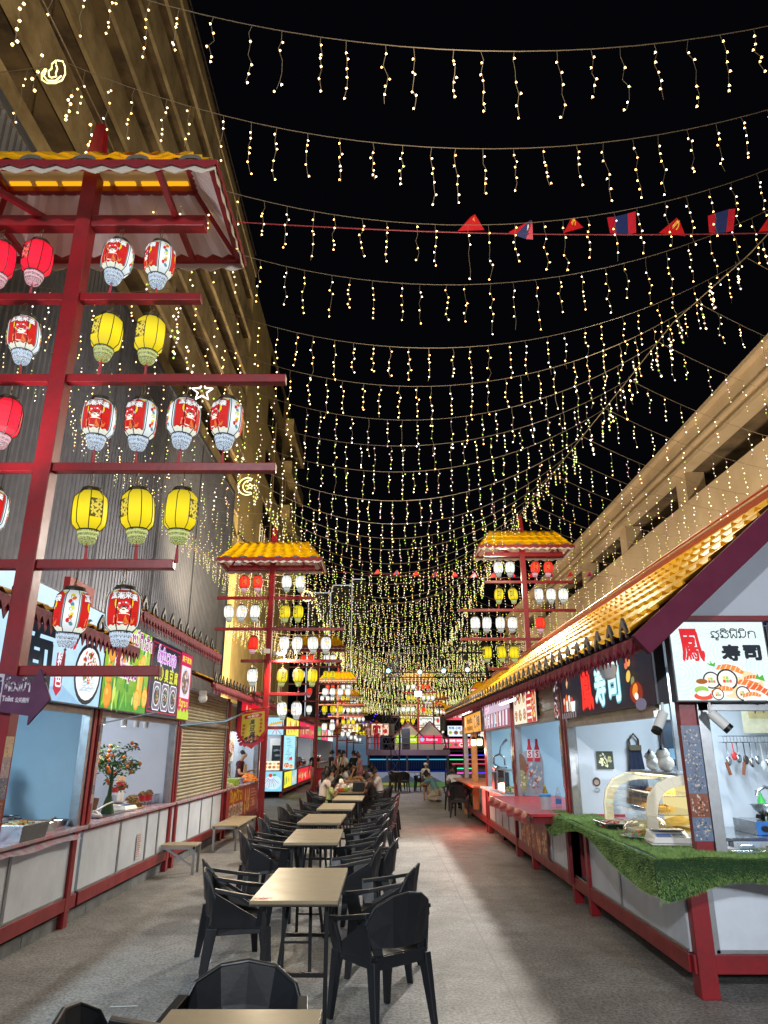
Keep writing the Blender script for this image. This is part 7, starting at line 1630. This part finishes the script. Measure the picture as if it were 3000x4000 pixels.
t = thing('lucky_ladle', 'shiny curved ladle fountain ornament on top of the glass case', 'ornament', (2.2, 14.2, .93)); m = MB(); m.lathe([(0, .3), (.1, .31), (.14, .38), (.145, .39)], 20); m.tube([(.0, .0, .38), (-.11, 0, .45), (-.10, 0, .58), (0, 0, .62), (.09, 0, .56), (.10, 0, .42)], .02, 8); m.tube([(0, 0, .6), (.03, 0, .75), (.1, 0, .84), (.16, 0, .88)], [.012, .014, .018, .03], 8); m.build('ladle', STEEL, t, smooth=True); m = MB(); m.box(-.14, .14, -.14, .14, 0, .3); m.build('stand', mat('dark_box', '#3a3c40', .4), t)
m = MB(); m.lathe([(0, 0), (.05, 0), (.09, .08)], 14); simple('sauce_bowl', 'white bowl with spoons on top of the glass case', 'bowl', m, WHITE, (2.35, 13.15, 1.30), True)
m = MB(); m.box(-.18, .18, -.26, .26, 0, .22); m.box(-.15, .15, -.23, .23, .22, .225); simple('plastic_crate', 'black plastic crate on the ground under the white counter', 'crate', m, BLACK, (2.45, 14.9, 0), bevel=.01)
for k, y in enumerate((15.3, 16.35)):
    t = thing('hanging_bulb', ['warm bulb hanging beside the timber post, near the pink sign', 'warm bulb hanging beside the timber post, the one further from the pink sign'][k], 'lamp', (2.02, y+.35, 1.99), 0, 'warm hanging bulbs'); m = MB(); m.tube([(0, 0, .06), (0, 0, -.08)], .006, 5); m.lathe([(.02, -.08), (.05, -.13), (.055, -.15)], 12); m.build('socket', BLACK, t); m = MB(); m.lathe([(.052, -.15), (.058, -.25), (.04, -.28), (0, -.28)], 14); m.build('bulb', emit('warm_bulb', '#fff2b8', 6), t, smooth=True)
    lamp('POINT', 'bulb_lamp', (1.92, y+.35, 1.6), 14, (1, .85, .55), .06)
t = thing('tube_light', 'white tube light fixed under the eave before the pink sign', 'lamp', (2.02, 11.7, 2.36)); MB().box(-.03, .0, -.75, .75, -.02, .02).build('housing', WHITE, t); MB().tube([(-.04, -.72, 0), (-.04, .72, 0)], .018, 8).build('tube', emit('cool_tube', '#f0f8ff', 7), t); lamp('AREA', 'tube_glow', (1.95, 11.7, 2.3), 9, (.9, .96, 1), .1, sy=1.4)
t = thing('tube_light', 'white tube light under the eave before the orange sign', 'lamp', (2.0, 17.4, 2.45)); MB().box(-.03, .0, -.9, .9, -.02, .02).build('housing', WHITE, t); MB().tube([(-.04, -.85, 0), (-.04, .85, 0)], .018, 8).build('tube', emit('cool_tube', '#f0f8ff', 7), t); lamp('AREA', 'tube_glow', (1.92, 17.4, 2.4), 9, (.9, .96, 1), .1, sy=1.6)
m = MB(); heap(m, (0, 0, 0), .12, .09, .18, 20, .1, q); simple('bag', 'pink bag hanging on the armchair at the orange counter', 'bag', m, mat('pink_bag', '#c88a98', .7, dark='#8a4a5a', scale=20), (1.95, 21.15, .42), bevel=.02)
# table clutter by the diners
m = MB(); m.box(-.13, .13, -.1, .1, 0, .19); simple('black_box', 'black patterned box bag on the crowded table', 'box', m, mat('black_pattern', '#101216', .4, dark='#3a3c40', scale=40), (-.56, 16.75, .752), bevel=.015)
for k, (x, y, c, lab) in enumerate(((-.85, 16.75, '#9ab83a', 'green bowl on the crowded table'), (-.95, 16.5, '#c85a3a', 'orange bowl of soup in front of the small girl'), (-.68, 17.2, '#c8b8a0', 'pale noodle bowl behind the green bowl'))): m = MB(); m.lathe([(0, 0), (.045, 0), (.09, .07), (.094, .07), (.08, .02)], 18); simple('bowl', lab, 'bowl', m, mat('bowl%d' % k, c, .4), (x, y, .752), True)
for k, (x, y) in enumerate(((-.85, 18.5), (-.6, 18.4), (-.5, 19.0))): m = MB(); m.lathe([(0, 0), (.032, 0), (.045, .13)], 14); simple('plastic_cup', 'clear plastic cup on the table behind the black box, %s of three' % ORD[k], 'cup', m, PLAST, (x, y, .752), True, 'clear cups on the diners table')
m = MB(); heap(m, (0, 0, .0), .12, .1, .14, 30, .09, q); simple('plastic_bag', 'crumpled white bag between the diners', 'bag', m, mat('white_bag', '#d0d0cc', .6), (-.72, 17.35, .752), bevel=.02)
m = MB(); heap(m, (0, 0, .0), .09, .09, .2, 26, .08, q); simple('plastic_bag', 'pale upright bag next to the small girl', 'bag', m, mat('white_bag', '#d0d0cc'), (-.98, 17.1, .752), bevel=.02)
t = thing('litter_bin', 'tall red bin standing against the third lantern tower', 'bin', (-2.55, 30.9, 0)); m = MB(); m.taper((0, 0, 0), (.34, .34, 0), (0, 0, .85), (.44, .44, 0)); m.build('bin_body', mat('red_bin', '#b82028', .4), t, bevel=.02); MB().box(-.24, .24, -.24, .24, .85, .9).build('lid', RED, t)
# ground litter
PAP = mat('paper_scrap', '#b8b8b4', .8)
for k, (x, y, s, lab) in enumerate(((-1.72, 4.05, .06, 'folded white paper scrap on the concrete near the stalls'), (-1.42, 6.6, .03, 'tiny white scrap beside the first full table'), (-1.85, 10.6, .05, 'thin white straw wrapper on the ground near the bracket step'))):
    m = MB(); m.add([(-s, -s*.5, .002), (s*.4, -s*.8, .004), (s, s*.3, .02), (-s*.3, s*.7, .003)], [(0, 1, 2, 3)]); m.add([(s*.4, -s*.8, .004), (s*1.1, -s*.2, .03), (s, s*.3, .02)], [(0, 1, 2)]); simple('paper_scrap', lab, 'litter', m, PAP, (x, y, .002))
for k, (x, y, a, lab) in enumerate(((-1.75, 5.55, .1, 'white plastic straw lying on the open concrete'), (-1.9, 6.9, 1.0, 'short straw on the ground nearer the stalls'), (-1.0, 4.85, .0, 'wooden stick by the chair legs'))):
    m = MB(); m.tube([(-.09, 0, .006), (.09, 0, .006)], .004, 5); simple('straw', lab, 'litter', m, PAP, (x, y, 0), rz=a)

# ------------------------------------------------------------------ neon shapes on the lights
NE = emit('neon_warm', '#ffe890', 3.5); NEW = emit('neon_white', '#fff6e0', 4.5)
def neon(name, label, pts_list, loc, s, m_, r=.012):
    m = MB()
    for pts in pts_list: m.tube([(p[0]*s, 0, p[1]*s) for p in pts], r, 6)
    return simple(name, label, 'neon shape', m, m_, loc, True)
star = [(.5*math.cos(PI/2+k*PI/5)*(1 if k % 2 == 0 else .42), .5*math.sin(PI/2+k*PI/5)*(1 if k % 2 == 0 else .42)) for k in range(11)]
neon('neon_star', 'glowing white star outline among the string lights by the concrete block', [star], (-2.80, 9.7, 6.87), .34, NEW)
moon = [(.5*math.cos(a), .5*math.sin(a)) for a in [R(60)+k*R(240)/14 for k in range(15)]]+[(.12+.36*math.cos(a), .36*math.sin(a)) for a in [R(285)-k*R(210)/12 for k in range(13)]]
mstar = [(.15+.18*math.cos(PI/2+k*PI/5)*(1 if k % 2 == 0 else .45), .18*math.sin(PI/2+k*PI/5)*(1 if k % 2 == 0 else .45)) for k in range(11)]
neon('neon_moon', 'yellow crescent moon outline with a small star in the string lights', [moon, mstar], (-3.15, 15.2, 7.38), .42, NE)
flame = [(-.3, .1), (-.38, -.1), (-.34, -.35), (-.15, -.5), (.1, -.5), (.3, -.38), (.36, -.12), (.3, .2), (.2, .42), (.02, .45)]
fl2 = [(-.14, -.2), (-.18, .0), (-.1, .1), (-.12, .3), (-.02, .45), (.02, .25), (.08, .1), (.06, -.1), (.1, -.22), (-.05, -.28), (-.14, -.2)]
neon('neon_lantern', 'yellow neon outline like a flame in a cup high by the first tower', [flame, fl2, [(-.26, .08), (-.3, -.2), (-.15, -.4), (.1, -.4), (.25, -.2)]], (-2.69, 4.3, 6.89), .26, NE, .0055)
neon('neon_moon', 'yellow neon curl partly hidden behind the roof of the tofu banner tower', [moon], (-2.25, 17.2, 6.0), .34, NE)
neon('neon_star', 'yellow flower shaped light cluster over the fish sign stall', [[(.4*math.cos(k*.9), .4*math.sin(k*.9)) for k in range(15)]], (-2.05, 18.5, 5.5), .36, NE)

# ------------------------------------------------------------------ raised deck, truss and far end
DK = mat('dark_plum_steel', '#35293a', .5, var=.2, scale=3); DKW = mat('deck_fascia', '#4a3844', .6, var=.25, scale=2)
t = thing('raised_deck', 'raised dark deck with railing and blue lit space underneath', 'deck', (1, 34, 0))
MB().box(-.8, 3.0, 34, 39, 1.5, 1.58).build('floor', DKW, t, world=True); MB().box(-.82, 3.02, 33.94, 34, 1.36, 1.6).build('fascia', mat('mauve_fascia', '#6a5664', .5, var=.15, scale=2), t, world=True)
for x in (-.7, .15, 1.05, 2.0, 2.9): MB().box(x-.05, x+.05, 33.98, 34.08, 0, 1.5).build('post', DK, t, world=True)
for x in (-.78, -.1, .75, 1.55, 2.3, 2.95): MB().box(x-.03, x+.03, 34, 34.06, 1.6, 2.25).build('railing_post', DK, t, world=True)
m = MB()
for z in (1.85, 2.12): m.box(-.8, 3.0, 34.0, 34.03, z, z+.03)
m.build('railing', DK, t, world=True)
A = Art(.002); A.rect(0, 0, 3.5, .62, '#8a98b0'); A.poly([(0, 0), (3.5, 0), (3.5, .2), (0, .22)], '#5a8a4a'); A.poly([(.4, .2), (.9, .5), (1.3, .25), (1.8, .55), (2.3, .22), (2.8, .5), (3.4, .2)], '#4a5870'); A.ell(1.2, .12, .6, .05, '#c8b05a'); A.ell(2.6, .1, .5, .05, '#7ab84a'); A.food(.3, .35, .25, .2, ['#c87a9a', '#e8c8d8'], 20, .2, 3)
A.build('mural', art_mat('mural_print', .25, 'print'), t, plane((-1.75, -.05, 0.02), (1, 0, 0), (0, 0, 1)))
MB().box(-.8, 3.0, 36.5, 36.6, .0, 1.5).build('back_panel', emit('deep_blue_back', '#0a1438', .35), t, world=True)
m = MB(); m.box(-.7, 2.9, 34.1, 34.13, 1.16, 1.2); m.build('light_strip', emit('cyan_strip', '#3ab8e8', 1.2), t, world=True); MB().box(-.75, 2.95, 34.0, 34.4, .62, .70).build('ledge', emit('blue_ledge', '#1a34a0', .4), t, world=True)
m = MB()
for k in range(46): m.box(-.7+k*.078, -.68+k*.078, 34.3, 34.31, .75, 1.16)
m.build('beaded_curtain', emit('blue_bead', '#3a5080', .3), t, world=True)
t = thing('stairs', 'wide dark stairs up to the deck with coloured light strips', 'stairs', (4.1, 36, 0))
for k in range(8):
    z = .195*(k+1); y = 34.6+k*.42; MB().box(3.1, 5.3, y, y+.45, z-.05, z).build('tread', DK, t, world=True)
for k, (xa, xb, c) in enumerate(((3.2, 4.2, '#e84ad0'), (4.2, 5.2, '#3a3aff'), (3.2, 4.1, '#3aff9a'), (4.15, 5.2, '#d83a6a'), (3.3, 5.2, '#c8385a'), (3.4, 4.3, '#3aff9a'), (3.4, 4.2, '#e84ad0'), (4.2, 5.2, '#4a3aff'))):
    row = [6, 6, 5, 5, 4, 3, 2, 2][k]; z = .195*(row+1); y = 34.6+row*.42; MB().box(xa, xb, y-.02, y, z-.045, z-.01).build('light_strip', emit('strip_'+c, c, 2.2), t, world=True)
for x in (3.05, 5.35): MB().beam((x, 34.3, .8), (x, 38, 2.4), .05, .06).build('handrail', DK, t, world=True); MB().beam((x, 34.5, .05), (x, 38, 1.55), .06, .2).build('stringer', DK, t, world=True)
for x in (3.05, 5.35):
    for k in range(6): MB().beam((x, 34.6+k*.6, .1+k*.26), (x, 34.6+k*.6, .9+k*.26), .03, .03).build('baluster', DK, t, world=True)
def truss(m, p, q_, s, n, r=.022):
    p = Vector(p); q_ = Vector(q_); d = (q_-p).normalized(); a = d.orthogonal().normalized(); a = Vector((1, 0, 0)) if abs(d.z) > .9 else Vector((0, 0, 1)); b = d.cross(a).normalized()
    cs = [(1, 1), (1, -1), (-1, -1), (-1, 1)]; P = lambda c, u: p.lerp(q_, u)+a*c[0]*s/2+b*c[1]*s/2
    for c in cs: m.tube([P(c, 0), P(c, 1)], r, 5)
    for i in range(n):
        for k in range(4):
            c0, c1 = cs[k], cs[(k+1) % 4]; m.tube([P(c0, i/n), P(c1, (i+1)/n)], r*.6, 4, cap=False); m.tube([P(c0, i/n), P(c1, i/n)], r*.6, 4, cap=False)
TR = mat('dark_truss', '#3a3c44', .4, metal=.5)
t = thing('lighting_truss', 'dark metal lighting truss gantry with stage lamps in front of the deck', 'truss', (.5, 33.4, 0))
m = MB(); truss(m, (.5, 33.4, .0), (.5, 33.4, 6.0), .38, 10); m.build('truss_leg', TR, t, world=True); m = MB(); truss(m, (6.3, 33.4, 0), (6.3, 33.4, 6.0), .38, 10); m.build('truss_leg', TR, t, world=True)
m = MB(); truss(m, (.4, 33.4, 6.0), (7, 33.4, 6.15), .36, 12); m.build('crossbar', TR, t, world=True); m = MB(); truss(m, (.5, 33.4, 5.8), (.1, 36.5, 5.0), .3, 5); truss(m, (.1, 36.5, 0), (.1, 36.5, 5.0), .3, 9); m.build('truss_leg', TR, t, world=True)
m = MB(); truss(m, (.1, 36.5, 5.2), (5.5, 36.5, 5.2), .25, 9, .016); m.build('rear_crossbar', TR, t, world=True)
for k, (x, z, on) in enumerate(((1.65, 5.0, 1), (2.75, 5.05, 1), (3.85, 5.1, 1), (1.6, 5.6, 0), (2.7, 5.6, 0), (3.8, 5.65, 0), (4.8, 5.1, 0), (.2, 5.05, 1))):
    t2 = thing('stage_lamp', 'stage lamp hung on the truss, %s, %s' % ('lit pale cyan' if on else 'unlit', ORD[k]+' counted over the whole gantry'), 'lamp', (x, 33.2, z)); m = MB(); m.tube([(0, .2, .05), (0, -.05, 0)], .13, 10); m.box(-.02, .02, 0, .04, .05, .3); m.build('lamp_body', BLKM, t2)
    if on: m = MB(); m.tube([(0, -.052, 0), (0, -.07, 0)], .095, 14); m.build('bulb', emit('cyan_lamp', '#9ae8ff', 5) , t2)
t2 = thing('stage_lamp', 'blinding white floodlight on the pole of the tower behind the deck', 'lamp', (2.15, 45.5, 4.9)); m = MB(); m.box(-.16, .16, 0, .1, -.12, .12); m.build('lamp_body', BLKM, t2); m = MB(); m.box(-.2, .2, -.02, 0, -.15, .15); m.build('bulb', emit('flood_white', '#f2f8ff', 14), t2)
m = MB(); m.box(-.19, .19, -.2, .2, 0, .98); m.lathe([(.0, 0), (.13, 0)], 16, (0, -.21, .3)); simple('loudspeaker', 'tall black loudspeaker standing on the raised deck', 'speaker', m, BLACK, (1.02, 34.5, 1.58), bevel=.01)
# two gabled booths behind the deck
for k, (x, w_, c, lab, tx) in enumerate(((2.47, .78, '#e82a5c', 'white gabled booth with a pink lit sign behind the deck', 'ຮ'), (1.3, .8, '#b8d82a', 'white gabled booth with a lime lit sign behind the loudspeaker', ''))):
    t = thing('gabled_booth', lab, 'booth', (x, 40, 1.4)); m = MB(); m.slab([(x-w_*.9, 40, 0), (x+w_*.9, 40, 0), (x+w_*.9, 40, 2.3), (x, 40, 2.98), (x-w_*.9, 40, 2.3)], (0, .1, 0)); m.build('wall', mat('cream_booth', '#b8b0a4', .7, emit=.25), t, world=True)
    m = MB(); m.beam((x-w_*1.08, 39.8, 2.2), (x, 39.8, 3.05), .3, .06); m.beam((x+w_*1.08, 39.8, 2.2), (x, 39.8, 3.05), .3, .06); m.build('roof', RED, t, world=True)
    A = Art(.002); A.rect(0, 0, w_*1.6, .42, c); A.ell(.22, .21, .11, .13, '#9ac8e8', 16); A.text('ร้านอาหาร', w_*.95, .2, .13, '#fff0f4', w=.6, bold=.006); A.build('lit_sign', GLOW, t, plane((-w_*.8, -.12, .52), (1, 0, 0), (0, 0, 1)))
# bright menu boards at the far end
for k, (x, z, w_, h_, c, c2, lab) in enumerate(((2.5, 2.0, 1.9, 1.2, '#e8e8e0', '#5a8a6a', 'far white lit board with pictured dishes'), (4.5, 2.9, 2.0, 1.2, '#e8485a', '#f8e0d8', 'far red lit menu board with white text'), (6.6, 2.9, 2.1, 1.2, '#e03a4a', '#f8e8e0', 'far red lit menu board beyond the first red one'), (4.6, 1.5, 2.2, .9, '#d8e4f4', '#4a6aa0', 'far pale lit board with blue pictures'), (7.0, 1.5, 2.3, .9, '#e8ecf4', '#7a6ac0', 'far pale lit board next to the blue pictured one'), (4.2, .5, 3.0, .8, '#e8506a', '#ffe0e8', 'far pink lit counter front'), (-3.0, 1.9, 1.4, .7, '#f4e8d0', '#d85a3a', 'far cream lit sign beyond the diners'), (-.9, 1.6, 1.6, 1.0, '#f8c8b0', '#c83a2a', 'far warm lit stall front behind the deck'), (8.6, 1.2, 2.2, 1.6, '#f0e8e0', '#c84a3a', 'far lit stall at the end of the golden roof row'))):
    q2 = random.Random(k); A = Art(.004); A.rect(0, 0, w_, h_, c)
    for j in range(int(w_*2)): A.ell(.25+j*.5, h_*.35, .2, h_*.2, q2.choice([c2, '#e8c86a', '#c8503a', '#f4f0e8', '#5a6a7a']), 12); A.ell(.25+j*.5, h_*.36, .12, h_*.12, q2.choice(['#8a3a2a', '#e8e0c8', '#6a9a4a']), 10)
    for j in range(int(w_*1.6)): A.text(q2.choice(['小吃', '烧烤', '奶茶', '米线', '炸鸡', '冷饮']), .35+j*.6, h_*.78, .24, c2, bold=.01)
    lightbox('far_sign', lab, (x*1.25, 66+k*.2, z+1.2), (1, 0, 0), w_*1.3, h_, A, .2, art_mat('bright_face', 1.35, 'glow', blotch=.1))
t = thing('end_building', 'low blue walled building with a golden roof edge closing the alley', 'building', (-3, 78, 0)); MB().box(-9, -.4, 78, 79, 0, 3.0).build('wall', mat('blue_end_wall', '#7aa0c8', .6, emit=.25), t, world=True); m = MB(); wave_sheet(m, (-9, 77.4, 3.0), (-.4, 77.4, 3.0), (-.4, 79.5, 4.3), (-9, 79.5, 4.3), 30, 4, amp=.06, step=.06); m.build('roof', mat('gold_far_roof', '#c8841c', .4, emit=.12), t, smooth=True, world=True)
t = thing('dark_roofline', 'dark pavilion roof beyond the lights at the far end', 'building', (-2, 88, 0)); m = MB(); m.slab([(-9, 88, 3.5), (3.5, 88, 3.5), (1, 88, 6.2), (-1.5, 88, 7.0), (-6, 88, 6.0)], (0, .5, 0)); m.build('roof', mat('night_roof', '#16161c', .8), t, world=True); m = MB(); 
for k in range(60): m.octa((-8+k*.12, 87.6, 5.2+.9*math.sin(k*.22)+.2*math.sin(k*5)), .05)
m.build('purple_lights', emit('violet_bulb', '#5a3aff', 3), t, world=True)

# ------------------------------------------------------------------ furnishing of the second row stalls
t = thing('drinks_fridge', 'white glass fronted fridge inside the fish sign stall', 'fridge', (-4.15, 29.6, .27)); MB().box(-.35, .35, -.3, .3, 0, 1.75).build('fridge_body', WHITE, t, bevel=.01); MB().box(-.26, .26, -.32, -.3, .35, 1.5).build('door', mat('dark_glass_door', '#2c3238', .1, emit=.4), t)
m = MB()
for z in (.6, .85, 1.1, 1.3): heap(m, (0, -.34, z), .22, .01, .02, 18, .07, q)
m.build('stock', mat('cans', '#9aa4b0', .4, var=.5, scale=30), t)
A = Art(.001); A.rect(0, 0, .8, .32, '#f2ead0')
for k in range(5): A.ell(.1+k*.15, .1, .06, .05, ['#c8783a', '#e0b04a', '#b85a3a'][k % 3], 10); A.ell(.1+k*.15, .22, .06, .04, ['#e8c87a', '#c8503a', '#8a9a4a'][k % 3], 10)
t = thing('menu_board', 'slanted lit picture menu standing on the fish stall counter', 'menu board', (-4.5, 26.85, .92)); A.build('lit_face', GLOW, t, plane((0, 0, 0), (1, 0, 0), (0, .3, .95)))
t = thing('food_tray', 'long heap of grilled snacks on the fish stall counter', 'food', (-3.95, 28.1, .9)); MB().box(-.15, .2, -.7, .9, 0, .02).build('tray', STEEL, t); m = MB(); heap(m, (0, .1, .02), .14, .7, .12, 180, .08, q, 2); m.build('grilled_food', [mat('golden_fry', '#c8883a'), mat('red_meat', '#b8482c')], t)
for k, (y, w_, h_, c, lab) in enumerate(((27.2, 1.3, 1.0, '#e0d8c8', 'food poster on the back wall of the fish stall'), (32.0, 1.6, 1.2, '#c8a070', 'brown food poster inside the red fronted grill stall'), (34.2, 1.6, 1.2, '#e8dcc0', 'cream food poster inside the red fronted grill stall'), (39.5, 2.2, 1.1, '#b8d8c0', 'pale green food poster in the distant stalls'), (43.5, 2.4, 1.1, '#e8c0b0', 'pink food poster in the distant stalls'))):
    A = Art(.002); A.rect(0, 0, w_, h_, c); A.bowl(w_*.3, h_*.55, .28, '#f4f0e8', '#b86a3a', ['#e8c05a', '#c8402c', '#f0e8d8', '#6a9a4a'], k); A.food(w_*.72, h_*.5, .25, .3, ['#d88a4a', '#b8502c', '#f0d8a0'], 40, .25, k)
    for j in range(4): A.rect(w_*.1, h_*(.06+.045*j), w_*.6, h_*(.08+.045*j), '#a8502c')
    o = A.build('wall_poster', art_mat('bright_print', .35, 'print'), None, plane((0, 0, 0), (0, 1, 0), (0, 0, 1))); o.location = (-5.76, y, 1.2); tag(o, lab, 'poster')
for k, (y, lab) in enumerate(((32.5, 'dark grill with smoke hood items on the red fronted counter'), (35.4, 'stack of containers on the red fronted counter'), (40.2, 'food containers on the first distant counter'), (44.5, 'food containers on the further distant counter'))):
    m = MB(); heap(m, (0, 0, 0), .15, .9, .3, 26, .2, q, 3); simple('containers', lab, 'containers', m, [mat('pale_tub', '#c8c4bc', .4), mat('red_tub', '#b83a34', .4), mat('dark_tub', '#3c3a3c', .4)], (-3.95, y, .9), bevel=.01)
for k, (y, z) in enumerate(((28.3, 2.3), (33.5, 2.3), (36.4, 2.3))):
    t = thing('hanging_bulb', 'white bulb hanging in the second row stalls, %s along' % ORD[k], 'lamp', (-3.95, y, z), 0, 'white bulbs in the second row'); MB().tube([(0, 0, .3), (0, 0, 0)], .01, 5).build('cord', BLACK, t); MB().sphere((0, 0, -.05), .07, n=10, m=8).build('bulb', emit('flood_white2', '#f4f8ff', 8), t, smooth=True)

# ------------------------------------------------------------------ lamps
# tower floodlights, string-light glow and added fill lights
lamp('SPOT', 'tower_floodlight', (-2.2, 15.45, 3.65), 500, (1, .80, .50), .08, aim=(-.8, 19, 0), ang=120, blend=.3)
lamp('SPOT', 'tower_floodlight', (-2.3, 15.45, 3.55), 230, (1, .82, .56), .05, aim=(-1.9, 12.2, 0), ang=80, blend=.15)
lamp('SPOT', 'tower_floodlight', (2.95, 16.6, 6.3), 4300, (1, .94, .86), .12, aim=(-.6, 6, 0), ang=95, blend=.5)
for y in (3.2, 6.5, 10, 14, 19, 25, 32, 40, 52, 66):
    lamp('POINT', 'string_glow', (.5, y, 5.6), 100 if y < 22 else 170, (1, .86, .66), .8)
for y in (8, 15, 22, 30, 40, 50):
    lamp('SPOT', 'added_facade_light', (5.7, y, 3.9), 1250, (1, .84, .66), .3, aim=(10, y+1.5, 8.6), ang=125, blend=.8)  # added row of spots brightening the sandy building, no fixtures behind them
for y in (7.5, 11, 15, 19): lamp('POINT', 'roof_glow', (3.0, y, 5.9), 130, (1, .90, .66), .3)  # added points above the tiles, standing in for the string bulbs
lamp('SPOT', 'added_facade_light', (-5.9, 31.5, 3.4), 16000, (1, .76, .42), .3, aim=(-8.6, 46, 7), ang=130, blend=.7)  # added spot brightening the beige end wall
lamp('SPOT', 'added_facade_light', (-5.6, 30.5, 3.8), 11000, (1, .80, .52), .3, aim=(-8.6, 42, 18), ang=110, blend=.7)  # added spot brightening the upper end of the block
lamp('SPOT', 'added_facade_light', (1.5, -4.0, 6.9), 13000, (1, .84, .60), .5, aim=(-9, 14, 24), ang=62, blend=.7)  # added unseen spot behind the camera, brightening the balcony bands
lamp('SPOT', 'added_facade_light', (-3.6, 20.0, 5.0), 6000, (1, .84, .60), .5, aim=(-8.6, 34, 22), ang=100, blend=.8)  # added spot over the side lane, brightening the far balcony bands
lamp('SPOT', 'added_shed_fill', (-4.6, 20.5, 2.9), 480, (.92, .94, 1.0), .3, aim=(-6.8, 22.5, 5.6), ang=130, blend=.8)  # added spot brightening the lower shed wall by the side lane
lamp('SPOT', 'added_shed_fill', (-4.6, 13.5, 2.9), 420, (.92, .94, 1.0), .3, aim=(-6.8, 15, 5.6), ang=130, blend=.8)  # added spot brightening the shed wall behind the shutter
lamp('SPOT', 'added_shed_fill', (-5.0, 7.5, 3.9), 160, (1, .86, .70), .3, aim=(-6.8, 9, 4.6), ang=130, blend=.8)  # added spot brightening the shed wall behind the juice stall
lamp('SPOT', 'added_rear_fill', (-2.2, -6.5, 5.5), 3300, (.93, .96, 1.0), .15, aim=(-1.0, 4.6, 0), ang=78, blend=.5)  # added unseen fill for the foreground ground
lamp('SPOT', 'added_rear_fill', (4.6, -3.5, 2.9), 1500, (.86, .92, 1.0), .2, aim=(3.4, 5.6, 1.8), ang=60, blend=.6)  # added unseen fill for the gable and the sushi counter front
lamp('SPOT', 'sign_spill', (-2.6, 4.2, 3.1), 130, (.95, .93, 1.0), .2, aim=(-2.3, 4.7, 6.2), ang=75, blend=.8)  # added spot standing in for noodle sign light on the roof underside
lamp('SPOT', 'added_shed_fill', (2.4, 11.0, 6.8), 3200, (1, .95, .88), .3, aim=(-6.8, 15, 6.5), ang=62, blend=.8)  # added spot from across the alley, brightening the whole shed wall
lamp('AREA', 'deck_lamp', (1, 33.5, 3.2), 90, (.8, .75, 1), .5)
lamp('POINT', 'red_sign_spill', (1.6, 16.4, .80), 45, (1, .12, .08), .15)
